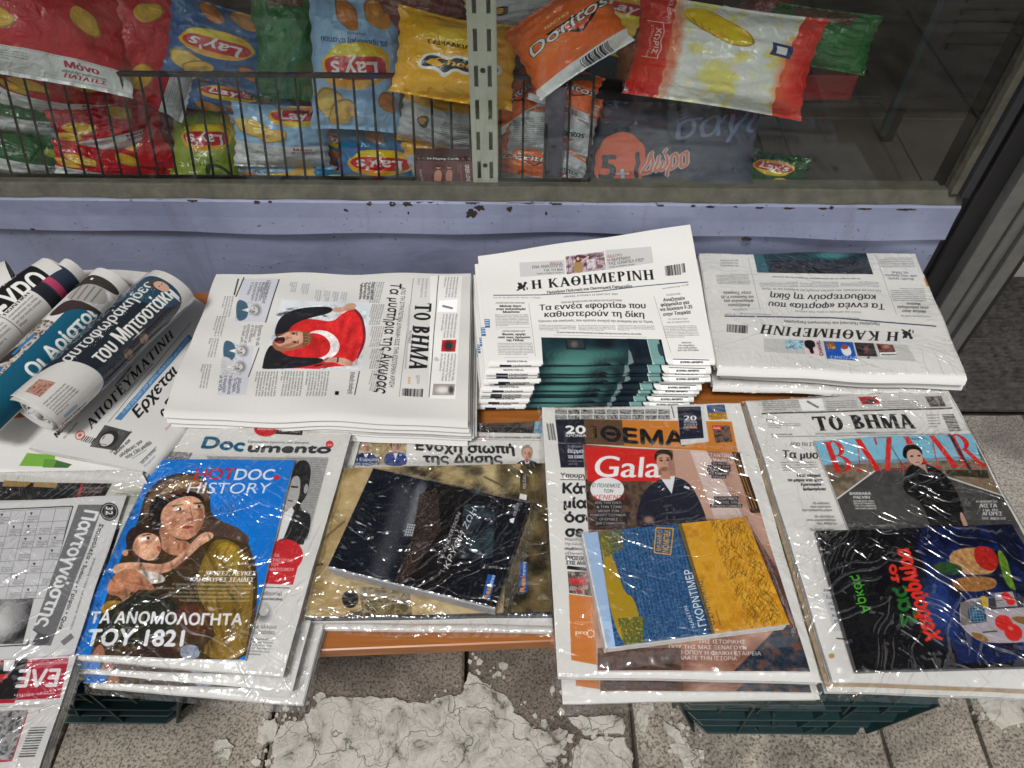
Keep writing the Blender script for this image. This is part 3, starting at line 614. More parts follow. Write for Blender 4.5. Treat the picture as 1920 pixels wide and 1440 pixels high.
# glass
m, t = nm('window_glass'); o_ = N(t, 'ShaderNodeOutputMaterial'); tr = N(t, 'ShaderNodeBsdfTransparent'); tr.inputs[0].default_value = (.93, .95, .94, 1)
gl = N(t, 'ShaderNodeBsdfGlossy', i_Roughness=.03); fz = fres(t, 1.5); mx = N(t, 'ShaderNodeMixShader'); k2 = N(t, 'ShaderNodeMath', operation='MULTIPLY', i_1=.72)
df_ = N(t, 'ShaderNodeBsdfDiffuse'); df_.inputs[0].default_value = (.6, .6, .6, 1); ge = N(t, 'ShaderNodeNewGeometry'); mp = N(t, 'ShaderNodeMapping'); mp.inputs['Scale'].default_value = (1, 1, 8); mp.inputs['Rotation'].default_value = (0, .1, 0)
nz = N(t, 'ShaderNodeTexNoise', i_Scale=5.0, i_Detail=8.0, i_Roughness=.75); L(t, ge.outputs['Position'], mp.inputs[0]); L(t, mp.outputs[0], nz.inputs['Vector'])
mr = N(t, 'ShaderNodeMapRange', i_1=.5, i_2=.9, i_3=.002, i_4=.035); L(t, nz.outputs[0], mr.inputs[0]); m2 = N(t, 'ShaderNodeMixShader'); L(t, mr.outputs[0], m2.inputs[0]); L(t, tr.outputs[0], m2.inputs[1]); L(t, df_.outputs[0], m2.inputs[2])
L(t, fz.outputs[0], k2.inputs[0]); L(t, k2.outputs[0], mx.inputs[0]); L(t, m2.outputs[0], mx.inputs[1]); L(t, gl.outputs[0], mx.inputs[2]); L(t, mx.outputs[0], o_.inputs[0]); M['glass'] = m
bb = MB(); bb.box(X0, XR - .001, YG, YG + .004, zt_ + .0235, 2.15); tag(bb.build('window_pane', M['glass']), 'large dusty shop window pane in front of the snacks', 'window')
# facade above and around, roof light kept out of view
bb = MB(); bb.box(X0, .768, 1.07, 1.13, 2.16, 3.4); bb.box(.768, 2.2, 1.07, 1.13, 2.22, 3.4); bb.box(2.2, 4.5, 1.07, 1.13, -.02, 3.4); bb.box(-6.5, X0 - .001, 1.07, 1.13, -.02, 3.4)
tag(bb.build('facade', M['facade']), 'plain rendered wall above the shop window and door', 'wall')
aw = MB(); P_ = [(-3.2, .42), (2.1, .42), (2.1, 1.065), (-3.2, 1.065)]  # added unseen sheet overhead: blocks sky, darkens reflections in film and window
aw.hexa([(x, y, 2.20 + (y - .42) * .25) for x, y in P_] + [(x, y, 2.203 + (y - .42) * .25) for x, y in P_]); aw.hexa([(-3.2, .417, 2.10), (2.1, .417, 2.10), (2.1, .4195, 2.10), (-3.2, .4195, 2.10), (-3.2, .417, 2.20), (2.1, .417, 2.20), (2.1, .4195, 2.20), (-3.2, .4195, 2.20)])
tag(aw.build('awning', princ('blocker_dark', (.035, .04, .055), .9)), 'dark fabric awning above the shop window, over the newspaper bench', 'awning')
# interior
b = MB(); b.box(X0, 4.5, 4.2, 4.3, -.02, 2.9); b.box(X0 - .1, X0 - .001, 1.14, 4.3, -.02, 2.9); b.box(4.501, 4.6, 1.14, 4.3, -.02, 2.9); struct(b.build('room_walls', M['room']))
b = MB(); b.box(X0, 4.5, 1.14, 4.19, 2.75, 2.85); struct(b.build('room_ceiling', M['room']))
fl = link('shop_floor', None); struct(fl)
tl = None; ts = .34
ang = rad(0)
for i in range(-3, 11):
    for j in range(0, 9):
        x0, y0 = .12 + i * ts, 1.425 + j * ts
        if x0 > 4.1 or x0 < -1.0: continue
        if tl is None:
            bb = MB(); bb.box(0, ts - .005, 0, ts - .005, -.025, 0); tl = bb.build('floor_tile', M['tile'], fl); o = tl
            md = o.modifiers.new('bevel', 'BEVEL'); md.width = .0015; md.segments = 1
        else: o = tl.copy(); COL.objects.link(o)
        o.location = (x0, y0, 0)
# mat, threshold
mt = MB(); r_ = random.Random(2)
mt.box(.925, 2.19, .99, 1.40, -.002, .006)
yy = .995
while yy < 1.392:
    V = []; n = 60
    for k in range(n):
        x = .926 + k * 1.262 / (n - 1); q = r_.uniform(-.0006, .0006); V += [(x, yy + q, .0055), (x, yy + .0022 + q, .0125 + r_.uniform(0, .0015)), (x, yy + .005 + q, .0125), (x, yy + .0082 + q, .0055)]
    mt.add(V, gridf(n, 4, 0, True)); yy += .0118
dm = tag(mt.build('door_mat', M['mat']), 'dark ribbed door mat in the doorway right of the newspapers', 'mat')
bb = MB(); bb.box(.925, 2.19, 1.402, 1.50, -.02, .05); tag(bb.build('threshold', M['marble'], None, .004), 'pale stone doorstep behind the ribbed mat', 'doorstep')

# ------------------------------------------------------------------ table and crates
tf = at_z([(575, 1222), (1039, 1203)], .30); d_ = tf[1] - tf[0]; d_ /= np.linalg.norm(d_); nrm = np.array([-d_[1], d_[0], 0])
A_ = tf[0] - d_ * .62; B_ = tf[0] + d_ * .88
tb = empty('display_table', 'low orange-brown wooden bench board that carries the newspapers', 'table', tuple(A_))
P = [A_, B_, B_ + nrm * .68, A_ + nrm * .68]
bb = MB(); bb.hexa([(p[0], p[1], .275) for p in P] + [(p[0], p[1], .2995) for p in P]); bb.build('table_top', M['wood'], tb, .003)
for q in (.12, 1.34):
    for v in (.60,):
        c = A_ + d_ * q + nrm * v; bb = MB(); bb.box(c[0] - .02, c[0] + .02, c[1] - .02, c[1] + .02, 0, .2745); bb.build('leg', M['wood'], tb, .002)

def crate(x0, x1, yf, label, tilt=0.0):
    """plastic crate seen from the front: wide rim, narrower foot, ribs and trays"""
    H = .268; cr = empty('plastic_crate', label, 'crate', ((x0 + x1) / 2, yf + .15, 0), 'dark green plastic crates under the table')
    w_ = x1 - x0; ins = .055; dp = .32; G = M['green_plastic']
    def L_(z): return x0 + ins * (1 - min(1, z / .13)), x1 - ins * (1 - min(1, z / .13))
    # body walls (hollow) with a recessed panel
    b_ = MB(); i0 = .014
    z0, z1 = 0.001, H
    xa, xb = x0 + .05, x1 - .05
    b_.box(xa, xb, yf + .03, yf + .036, z0, .16); b_.box(x0 + .01, x1 - .01, yf + dp - .006, yf + dp, z0, z1)
    b_.box(x0 + .012, x0 + .018, yf + .01, yf + dp - .007, .10, z1); b_.box(x1 - .018, x1 - .012, yf + .01, yf + dp - .007, .10, z1)
    b_.box(xa, xb, yf + .037, yf + dp - .007, z0, z0 + .006)
    b_.build('shell', G, cr, .0015)
    # horizontal shelves that follow the slanting outline
    for z, f in ((.003, 0.0), (.030, .004), (.075, .0), (.105, .006), (.150, .0), (.235, 0)):
        l, r = L_(z); c = .028; bb = MB()
        fy = yf + f
        V = [(l + c, fy), (r - c, fy), (r, fy + c), (r, fy + .034), (l, fy + .034), (l, fy + c)]
        n = 6; bb.add([(x, y, z) for x, y in V] + [(x, y, z + .0035) for x, y in V], [list(range(n))[::-1], list(range(n, 2 * n))] + [[k, (k + 1) % n, (k + 1) % n + n, k + n] for k in range(n)])
        bb.build('rib', G, cr, .0012)
    # front panels, bowed out between the ribs
    for (u0, u1, za, zb_) in ((.03, .30, .034, .105), (.70, .97, .034, .105), (.30, .70, .003, .03), (.31, .69, .108, .15)):
        l0, r0 = L_(za); l1, r1 = L_(zb_); bb = MB(); e = .012
        def X(u, z): l, r = L_(z); return l + (r - l) * u
        bb.hexa([(X(u0, za), yf + e, za), (X(u1, za), yf + e, za), (X(u1, za), yf + e + .004, za), (X(u0, za), yf + e + .004, za), (X(u0, zb_), yf + e, zb_), (X(u1, zb_), yf + e, zb_), (X(u1, zb_), yf + e + .004, zb_), (X(u0, zb_), yf + e + .004, zb_)])
        bb.build('front_panel', G, cr, .001)
    # slanted and upright webs
    for u0, u1, za, zb_ in ((.03, .03, .003, .15), (.97, .97, .003, .15), (.27, .31, .003, .15), (.73, .69, .003, .15), (.44, .40, .03, .105), (.56, .60, .03, .105), (.38, .35, .003, .03), (.62, .65, .003, .03), (.18, .20, .105, .235), (.82, .80, .105, .235), (.33, .36, .105, .235), (.67, .64, .105, .235)):
        l0, r0 = L_(za); l1, r1 = L_(zb_); xa_ = l0 + (r0 - l0) * u0; xb_ = l1 + (r1 - l1) * u1; bb = MB(); k = .0018; f = .002
        bb.hexa([(xa_ - k, yf + f, za), (xa_ + k, yf + f, za), (xa_ + k, yf + .032, za), (xa_ - k, yf + .032, za), (xb_ - k, yf + f, zb_), (xb_ + k, yf + f, zb_), (xb_ + k, yf + .032, zb_), (xb_ - k, yf + .032, zb_)])
        bb.build('web', G, cr, .0006)
    # rim with hand hole bars
    bb = MB(); bb.box(x0 + .02, x1 - .02, yf - .004, yf + .004, .252, H); bb.box(x0 + .02, x1 - .02, yf + dp - .004, yf + dp + .004, .252, H)
    bb.box(x0 - .002, x0 + .006, yf + .02, yf + dp - .02, .252, H); bb.box(x1 - .006, x1 + .002, yf + .02, yf + dp - .02, .252, H); bb.build('rim', G, cr, .0015)
    return cr
crate(.232, .632, .338, 'dark green plastic crate at the right, under the bundles with the grass-cover novel')
cl = at_z([(100, 1380), (362, 1380)], 0)
crate(cl[1, 0] - .43, cl[1, 0] + .035, .345, 'dark green plastic crate at the left, half hidden below the bright blue magazine bundle')
# ------------------------------------------------------------------ paper, film
PAPER = (206, 205, 201)
M['edge'] = princ('newsprint_edge', (.56, .55, .525), .85, noise=(45, .25))
M['edge_m'] = princ('magazine_edge', (.70, .70, .69), .6, noise=(90, .2))
M['edge_tan'] = princ('tan_paper_edge', (.45, .33, .2), .8, noise=(60, .3))
def film_mat(name, gl=1.0, bump=1.0, haze=.03, seed=0, rot=.6, dens=.5):
    m, t = nm(name); o = N(t, 'ShaderNodeOutputMaterial'); tr = N(t, 'ShaderNodeBsdfTransparent'); tr.inputs[0].default_value = (.985, .985, .985, 1)
    g = N(t, 'ShaderNodeBsdfGlossy', i_Roughness=.12); g.inputs[0].default_value = (1, 1, 1, 1)
    uv = N(t, 'ShaderNodeNewGeometry')
    wn = N(t, 'ShaderNodeTexNoise', i_Scale=7.0, i_Detail=2.0); L(t, uv.outputs['Position'], wn.inputs['Vector'])
    wa = N(t, 'ShaderNodeVectorMath', operation='MULTIPLY_ADD'); L(t, wn.outputs['Color'], wa.inputs[0]); wa.inputs[1].default_value = (.10, .10, 0); L(t, uv.outputs['Position'], wa.inputs[2])
    hs = []
    for k, (r_, sx, sy, sc_) in enumerate(((rot, 1, 10, 3.5), (rot + 1.1, 1, 7, 6), (rot - .7, 1, 13, 3))):
        mp = N(t, 'ShaderNodeMapping'); mp.inputs['Rotation'].default_value = (0, 0, r_); mp.inputs['Location'].default_value = (seed * 3.1, k * 2.3, 0); L(t, wa.outputs[0], mp.inputs[0])
        m2_ = N(t, 'ShaderNodeMapping'); m2_.inputs['Scale'].default_value = (sx, sy, 1); L(t, mp.outputs[0], m2_.inputs[0])
        n = N(t, 'ShaderNodeTexNoise', i_Scale=float(sc_), i_Detail=2.0, i_Roughness=.5); n.noise_dimensions = '2D'; L(t, m2_.outputs[0], n.inputs['Vector'])
        s_ = N(t, 'ShaderNodeMath', operation='SUBTRACT', i_1=.5); L(t, n.outputs[0], s_.inputs[0]); ab = N(t, 'ShaderNodeMath', operation='ABSOLUTE'); L(t, s_.outputs[0], ab.inputs[0])
        mr = N(t, 'ShaderNodeMapRange', i_1=0, i_2=.085, i_3=1, i_4=0); mr.interpolation_type = 'SMOOTHSTEP'; L(t, ab.outputs[0], mr.inputs[0])
        mk = N(t, 'ShaderNodeTexNoise', i_Scale=6.0 + 3 * k, i_Detail=1.0); mk.inputs['Vector'].default_value = (0, 0, 0); L(t, m2_.outputs[0] if False else mp.outputs[0], mk.inputs['Vector'])
        mm = N(t, 'ShaderNodeMapRange', i_1=dens, i_2=dens + .12, i_3=0, i_4=1); L(t, mk.outputs[0], mm.inputs[0])
        pr = N(t, 'ShaderNodeMath', operation='MULTIPLY'); L(t, mr.outputs[0], pr.inputs[0]); L(t, mm.outputs[0], pr.inputs[1]); hs.append(pr)
    a1 = N(t, 'ShaderNodeMath', operation='ADD'); L(t, hs[0].outputs[0], a1.inputs[0]); L(t, hs[1].outputs[0], a1.inputs[1])
    a2 = N(t, 'ShaderNodeMath', operation='ADD'); L(t, a1.outputs[0], a2.inputs[0]); L(t, hs[2].outputs[0], a2.inputs[1])
    b = N(t, 'ShaderNodeBump', i_Distance=.0011 * bump, i_Strength=1.0); L(t, a2.outputs[0], b.inputs['Height'])
    L(t, b.outputs[0], g.inputs['Normal']); f = fres(t, 1.45, b.outputs[0])
    k = N(t, 'ShaderNodeMath', operation='MULTIPLY_ADD', i_1=1.9 * gl, i_2=haze); L(t, f.outputs[0], k.inputs[0]); kc = N(t, 'ShaderNodeMath', operation='MINIMUM', i_1=.36); L(t, k.outputs[0], kc.inputs[0]); k = kc
    mx = N(t, 'ShaderNodeMixShader'); L(t, k.outputs[0], mx.inputs[0]); L(t, tr.outputs[0], mx.inputs[1]); L(t, g.outputs[0], mx.inputs[2]); L(t, mx.outputs[0], o.inputs[0])
    return m
M['film_a'] = film_mat('clear_film_fine', 1.3, 1.2, .01, 0, .5, .50)
M['film_b'] = film_mat('clear_film_dense', 1.8, 1.4, .012, 3, -.5, .44)
M['film_c'] = film_mat('clear_film_calm', .8, .7, .008, 6, .2, .56)

def inv_bil(Q, X, Y):
    q = np.full((len(X), 2), .5)
    for _ in range(8):
        P = bil(Q, q[:, 0], q[:, 1])[:, :2]; du = ((Q[1] - Q[0])[:2] * (1 - q[:, 1:]) + (Q[2] - Q[3])[:2] * q[:, 1:]); dv = ((Q[3] - Q[0])[:2] * (1 - q[:, :1]) + (Q[2] - Q[1])[:2] * q[:, :1])
        r = np.stack([X, Y], 1) - P; det = du[:, 0] * dv[:, 1] - du[:, 1] * dv[:, 0]
        q[:, 0] += (r[:, 0] * dv[:, 1] - r[:, 1] * dv[:, 0]) / det; q[:, 1] += (du[:, 0] * r[:, 1] - du[:, 1] * r[:, 0]) / det
    return q
def wrap(Q, layers, parent, mat, drop=.012, seed=0, amp=.0012, ph=0, nu=110, nv=130, ex=.022, crk=.0009, name='plastic_wrap'):
    """clear film stretched over the bundle: rests on its contents, tents between them, crimped past the edges"""
    a = np.linspace(-ex, 1 + ex, nu); b = np.linspace(-ex, 1 + ex, nv); U, V = np.meshgrid(a, b, indexing='ij'); P = bil(Q, U.ravel(), V.ravel())
    X, Y = P[:, 0], P[:, 1]; base = P[:, 2] + wave(X, Y, amp, ph); H = base.copy()
    for (q, T) in layers:
        s = inv_bil(q, X, Y); ins = (s[:, 0] > -.015) & (s[:, 0] < 1.015) & (s[:, 1] > -.015) & (s[:, 1] < 1.015); qz = bil(q, np.clip(s[:, 0], 0, 1), np.clip(s[:, 1], 0, 1))[:, 2] + wave(X, Y, amp, ph)
        H = np.where(ins, np.maximum(H, qz), H)
    H = H.reshape(nu, nv); Z = H.copy()
    for _ in range(14):
        p = np.pad(Z, 1, mode='edge'); Z = np.maximum(H, (p[:-2, 1:-1] + p[2:, 1:-1] + p[1:-1, :-2] + p[1:-1, 2:]) / 4)
    r = np.random.default_rng(seed)
    n1 = vnoise(nu, nv, (26, 5), seed + 1, 3); n2 = vnoise(nu, nv, (6, 22), seed + 2, 3); n3 = vnoise(nu, nv, 9, seed + 3, 3)
    ridge = lambda n: np.clip(1 - np.abs(n - .5) / .07, 0, 1)
    Z = Z + .0012 + crk * (ridge(n1) * (n3 > .5) + ridge(n2) * (n3 < .52) + .8 * ridge(n3))
    cu, cv = .5, .5
    if layers: cc = inv_bil(Q, *[np.array([layers[-1][0][:, k_].mean()]) for k_ in (0, 1)])[0]; cu, cv = cc
    Ua, Va = np.meshgrid(a, b, indexing='ij'); an = np.arctan2(Va - cv, Ua - cu); rr_ = np.hypot(Va - cv, Ua - cu)
    rays = np.clip(1 - np.abs(np.sin(an * 17 + n3 * 5 + seed)) / .32, 0, 1) * np.clip((rr_ - .22) / .15, 0, 1) * np.clip((n1 - .40) / .12, 0, 1); Z = Z + crk * 1.1 * rays
    U2, V2 = np.meshgrid(a, b, indexing='ij'); d = np.maximum(np.maximum(-U2, U2 - 1), np.maximum(-V2, V2 - 1)) / ex
    k = np.clip(d, 0, 1); Z = Z - drop * k ** .7 + .002 * k * (n3 - .5) * 4
    sh = (n1 - .5)[..., None] * .010 * k[..., None]
    G = np.stack([X.reshape(nu, nv), Y.reshape(nu, nv), Z], -1); c = Q.mean(0); dirv = G - c; dirv[..., 2] = 0; dirv /= np.linalg.norm(dirv, axis=-1, keepdims=True) + 1e-9
    G = G + dirv * sh
    return mesh(name, G.reshape(-1, 3), gridf(nu, nv), mat, parent, smooth=True)

# ================================================================== printed pages
def news_canvas(S, W, H, bg=PAPER): return Canvas(W, H, bg, Sheet(S))

# ---- 1. stack with the red flag picture (page turned a quarter) ----
Q1 = quad([(405, 513), (883, 513), (877, 792), (306, 775)], .372); S1 = fold_S(Q1, .007, .0022, 0, .985)
c = news_canvas(S1, 900, 560); c.z(300, 480, .3229)
c.poly([(1570, 115), (1755, 115), (1715, 830), (1560, 825)], (226, 225, 221))
c.text('ΤΟ ΒΗΜΑ', (1484, 272), (1446, 655), (1576, 276), (28, 28, 30), serif=(.24, .11), bold=.6)
c.text('Τα μυστήρια της Αγκυρας', (1342, 155), (1253, 790), (1402, 160), (24, 24, 26), bold=1.3)
c.text('ΑΠΟ ΤΗ ΣΤΡΑΤΙΩΤΙΚΗ ΔΥΝΑΜΗ ΕΩΣ ΤΗΝ ΕΣΩΤΕΡΙΚΗ ΚΡΙΣΗ', (1403, 180), (1330, 757), (1427, 182), (60, 60, 62), bold=.3)
c.line((1618, 112), (1562, 818), 4, (40, 40, 44)); c.line((1472, 130), (1388, 815), 2, (60, 60, 60)); c.line((1450, 280), (1425, 655), 12, (175, 176, 178)); c.text('ΤΗΣ ΚΥΡΙΑΚΗΣ', (1448, 430), (1440, 505), (1462, 430), (60, 60, 60))
sky_ = lambda x, y: np.stack([198 + 0 * x, 206 + 0 * x, 212 + 0 * x], -1)
c.pic([(706, 254), (1236, 268), (1166, 660), (590, 659)], [(186, 196, 204), (206, 212, 216), (214, 218, 220)], 60, 3)
c.smooth([(760, 366), (880, 362), (1005, 386), (1060, 330), (1130, 302), (1172, 340), (1190, 400), (1198, 480), (1170, 560), (1130, 610), (1080, 640), (1000, 640), (940, 655), (700, 640), (660, 560)], (205, 38, 40))
c.poly([(590, 648), (930, 655), (940, 640), (596, 630)], (205, 38, 40))
c.ell(935, 515, 108, 84, (236, 228, 226), 10); c.ell(898, 520, 92, 72, (205, 38, 40), 10)
for q in range(7): c.soft(1040 + q * 18, 360 + q * 36, 12, 60, (150, 20, 24) if q % 2 else (228, 70, 66), 20, .35)
c.smooth([(1130, 300), (1180, 350), (1200, 470), (1150, 600), (1140, 595), (1185, 480), (1168, 360), (1122, 312)], (70, 40, 40), .8)
blk = (30, 29, 33)
c.smooth([(655, 470), (690, 350), (800, 300), (1000, 290), (1003, 330), (860, 360), (760, 400), (730, 470)], blk)
c.smooth([(592, 645), (610, 560), (650, 500), (720, 580), (830, 590), (950, 592), (945, 620), (800, 650), (600, 656)], blk)
c.smooth([(1000, 296), (1060, 300), (1085, 275), (1135, 270), (1140, 300), (1100, 318), (1050, 325), (1002, 330)], (196, 150, 128))
c.smooth([(948, 592), (1030, 588), (1070, 590), (1120, 615), (1118, 640), (1060, 635), (1010, 615), (950, 618)], (196, 150, 128)); c.line((1035, 586), (1030, 618), 10, (60, 60, 70)); c.mottle([(600, 655), (700, 300), (1000, 280), (1200, 320), (1170, 655)], .22, 26, 3); c.mottle([(600, 655), (700, 300), (1000, 280), (1200, 320), (1170, 655)], .14, 6, 4)
c.smooth([(655, 480), (760, 425), (870, 440), (880, 490), (840, 530), (700, 560), (650, 530)], (150, 96, 70))
c.smooth([(655, 485), (760, 432), (850, 445), (842, 500), (760, 535), (690, 530)], (206, 154, 130)); c.soft(740, 520, 60, 12, (140, 92, 72), -14, .8); c.soft(790, 470, 30, 26, (228, 182, 160), 0, .6); c.soft(735, 452, 40, 10, (226, 178, 156), -18, .6)
c.smooth([(826, 434), (866, 440), (884, 470), (872, 510), (820, 532), (834, 490)], (120, 82, 54)); [c.line((832 + k_ % 4 * 8, 440 + k_ * 5), (872, 446 + k_ * 4), 3, (196, 160, 112) if k_ % 2 else (84, 54, 36), .7) for k_ in range(16)]
c.smooth([(662, 480), (700, 462), (728, 474), (724, 502), (692, 510), (668, 500)], (60, 22, 24)); c.line((684, 468), (712, 466), 6, (226, 220, 214), .9); c.soft(694, 498, 20, 6, (170, 70, 70), 0, .9); c.soft(694, 456, 34, 7, (130, 76, 60), -10, .8)
c.soft(775, 448, 20, 9, (120, 76, 58), 8, .8); c.soft(784, 500, 20, 9, (120, 76, 58), 8, .8); c.ell(775, 449, 9, 4, (30, 22, 20), 8); c.ell(783, 500, 9, 4, (30, 22, 20), 8); c.line((794, 438), (796, 462), 5, (70, 46, 34), .8); c.line((802, 488), (802, 510), 5, (70, 46, 34), .8); c.line((742, 474), (768, 474), 6, (166, 112, 90), .8); c.soft(738, 476, 8, 10, (140, 86, 68), 0, .8)
for k_ in range(24): r = random.Random(k_); x, y = r.uniform(650, 980), r.uniform(300, 350) if k_ % 2 else r.uniform(590, 645); c.soft(x, y, 22, 6, (58, 56, 64) if k_ % 3 else (12, 12, 14), r.uniform(-40, 20), .6)
for (x0, y0, x1, y1, x2, y2, x3, y3) in ((690, 130, 620, 380, 432, 380, 475, 130), (546, 520, 500, 806, 330, 806, 375, 505)): c.poly([(x0, y0), (x1, y1), (x2, y2), (x3, y3)], (192, 193, 202))
for k_, (x, y, tn) in enumerate(((545, 312, (64, 92, 112)), (470, 548, (64, 92, 112)), (455, 640, (190, 190, 190)))): c.sketch(x, y, 40, 90, tn, k_)
for k_, (st, x, y0, y1) in enumerate((('Ευάγγελος Βενιζέλος', 622, 140, 275), ('«Ο τουρισμός', 600, 150, 260), ('του Προκαταρκτικού', 577, 150, 262), ('κατηγορητηρίου', 555, 150, 258), ('το Σύνταγμα»', 532, 150, 225))): c.text(st, (x, y0), (x - 28, y1), (x + 18, y0), (60, 60, 64), bold=.5 if k_ == 0 else 0)
for k_, (st, x, y0, y1) in enumerate((('Ερχεται το «δι', 578, 400, 520), ('Δένοντας', 556, 400, 470), ('με τους θεσμούς', 534, 400, 500), ('καταπίνουν με', 510, 395, 505), ('τον δικό μας', 488, 400, 500))): c.text(st, (x, y0), (x - 22, y1), (x + 18, y0), (60, 60, 64), bold=.5 if k_ == 0 else 0)
for k_, (st, x, y0, y1) in enumerate((('Διπλωματία', 455, 705, 795), ('Το Παρίσι,', 430, 700, 790), ('το Βερολίνο και', 402, 690, 800), ('η συμμαχία', 374, 690, 790), ('με τις ΗΠΑ', 348, 690, 780))): c.text(st, (x, y0), (x - 12, y1), (x + 20, y0), (40, 40, 44), bold=.3)
c.line((488, 122), (440, 235), 6, (30, 30, 30)); c.line((692, 135), (612, 385), 6, (30, 30, 30)); c.line((575, 530), (512, 700), 5, (30, 30, 30)); c.line((455, 130), (430, 225), 9, (60, 60, 60))
for k_, (x, y, h_) in enumerate(((430, 230, 120), (385, 345, 120), (345, 475, 110), (300, 625, 140), (650, 150, 90))): c.block((x, y), (x - 25, y + h_), (x - 95, y + h_), (x - 60, y), 4 if k_ < 4 else 3, seed=k_, part=20)
for k_ in range(5): c.block((1305 - 0, 150 + 128 * k_), (1288 - 14, 270 + 128 * k_), (1205 - 8, 270 + 128 * k_), (1228, 150 + 128 * k_), 6, seed=30 + k_, part=24)
for k_ in range(3): c.block((985 - k_ * 148, 668), (965 - k_ * 148, 812), (825 - k_ * 148, 812), (850 - k_ * 148, 668), 8, (40, 40, 42), seed=40 + k_, part=18, bold=.3)
for k_, st in enumerate(('Πού οδηγεί', 'το μπρα ντε φερ', 'Ερντογάν', 'Ιμάμογλου')): c.text(st, (1232 - 22 * k_, 150 + 4 * k_), (1222 - 22 * k_, 252), (1248 - 22 * k_, 150), (30, 30, 30), bold=.8)
for k_ in range(4): c.block((1090 - 50 * k_, 210 - 4 * k_), (1078 - 50 * k_, 262), (1040 - 50 * k_, 262), (1052 - 50 * k_, 206 - 4 * k_), 3, (80, 90, 110), seed=60 + k_, part=12)
for k_, (x, y) in enumerate(((1050, 160), (955, 160), (870, 160), (800, 150))): c.block((x, y), (x - 12, y + 60), (x - 60, y + 60), (x - 46, y), 4, (70, 90, 105), seed=70 + k_, part=12) if k_ > 1 else None
c.text('Επίδειξη διαδοχής', (1108, 672), (1092, 800), (1132, 674), (40, 40, 44), bold=.5); c.line((1158, 668), (1130, 806), 5, (20, 20, 20)); c.poly([(1040, 785), (1018, 783), (1014, 805), (1036, 807)], (15, 15, 15))
c.poly([(1622, 260), (1728, 252), (1722, 325), (1610, 325)], (248, 248, 248)); c.line((1640, 290), (1700, 305), 12, (120, 120, 120)); c.poly([(1638, 488), (1722, 486), (1714, 555), (1632, 553)], (190, 40, 44)); c.ell(1682, 520, 26, 16, (70, 130, 110)); c.soft(1676, 520, 30, 30, (24, 24, 24), 0, .8)
c.poly([(1588, 740), (1714, 744), (1706, 808), (1580, 806)], (150, 145, 138)); c.soft(1640, 776, 40, 22, (230, 225, 218), 0, .9); c.soft(1690, 776, 16, 22, (40, 38, 38), 0, .9)
for k_, (y, h_) in enumerate(((120, 120), (335, 140), (565, 160))): c.block((1736 - k_ * 6, y), (1722 - k_ * 8, y + h_), (1632 - k_ * 12, y + h_), (1650 - k_ * 12, y), 5, (80, 80, 84), seed=80 + k_, part=26)
c.bars((1408, 766), (1502, 770), (1500, 815), (1404, 808), 20); c.bars((1508, 768), (1528, 770), (1524, 816), (1504, 815), 5)
c.text('ΒΗΜΑ', (1440, 700), (1440, 740), (1454, 700), (200, 110, 50), bold=.5); c.block((1560, 130), (1550, 240), (1480, 240), (1492, 130), 3, (120, 120, 120), seed=90, part=16); c.block((1510, 690), (1506, 740), (1480, 740), (1484, 690), 3, seed=91, part=10)
c.grain(.012, 1); I1 = c.image('page_flag')

# ---- 2. tall stack, lead story on the nine "loads" ----
Q2 = quad([(896, 480), (1294, 421), (1341, 674), (916, 678)], [.408, .440, .408, .408])
def curlS(Q, T, amp, ph, k):
    S0 = fold_S(Q, T, amp, ph, k)
    return S0
S2 = fold_S(Q2, .0105, .0012, 1.0, .955)
c = news_canvas(S2, 860, 620, (226, 225, 221)); c.z(880, 400, .2639); c.vlim = 686
c.poly([(355, 350), (675, 330), (685, 432), (362, 452)], (198, 198, 196)); c.poly([(965, 262), (1292, 236), (1308, 352), (975, 400)], (198, 198, 196))
c.pic([(682, 305), (955, 272), (972, 398), (692, 432)], [(70, 50, 60), (150, 125, 135), (205, 190, 200), (120, 95, 90)], 22, 7)
for x in range(8): c.line((700 + x * 32, 305 - x * 3.6), (706 + x * 32, 420 - x * 3.6), 5, (95, 70, 84), .7)
c.smooth([(745, 425), (740, 360), (765, 330), (800, 350), (815, 420)], (160, 130, 85)); c.smooth([(752, 330), (765, 308), (790, 312), (795, 345), (760, 350)], (110, 60, 45)); c.ell(772, 322, 10, 12, (225, 180, 160)); c.line((795, 345), (850, 305), 10, (220, 180, 160)); c.poly([(830, 330), (895, 322), (905, 385), (840, 390)], (225, 220, 222), .6)
for st, x0, x1, y, h_, col in (('ΒΙΒΛΙΑ', 572, 660, 366, 19, (150, 60, 60)), ('ΕΝΑ ΑΝΘΟΛΟΓΙΟ', 446, 664, 392, 20, (60, 60, 64)), ('ΓΙΑ ΤΗ ΒΙΑ', 530, 666, 414, 18, (60, 60, 64)), ('ΤΕΧΝΕΣ & ΓΡΑΜΜΑΤΑ, ΣΕΛΙΔΑ 15', 478, 668, 434, 9, (50, 50, 50))): c.t(st, x0, x1, y, h_, -.05, col=col)
for st, x0, x1, y, h_, col in (('ΘΕΑΤΡΟ', 980, 1085, 318, 20, (150, 60, 60)), ('Η ΒΕΡΕΝΙΚΗ', 982, 1142, 344, 20, (60, 60, 64)), ('ΤΗΣ ΙΖΑΜΠΕΛ ΙΠΕΡ', 988, 1240, 370, 20, (60, 60, 64)), ('ΤΕΧΝΕΣ & ΓΡΑΜΜΑΤΑ, ΣΕΛΙΔΑ 7', 992, 1180, 388, 9, (50, 50, 50))): c.t(st, x0, x1, y, h_, -.12, col=col)
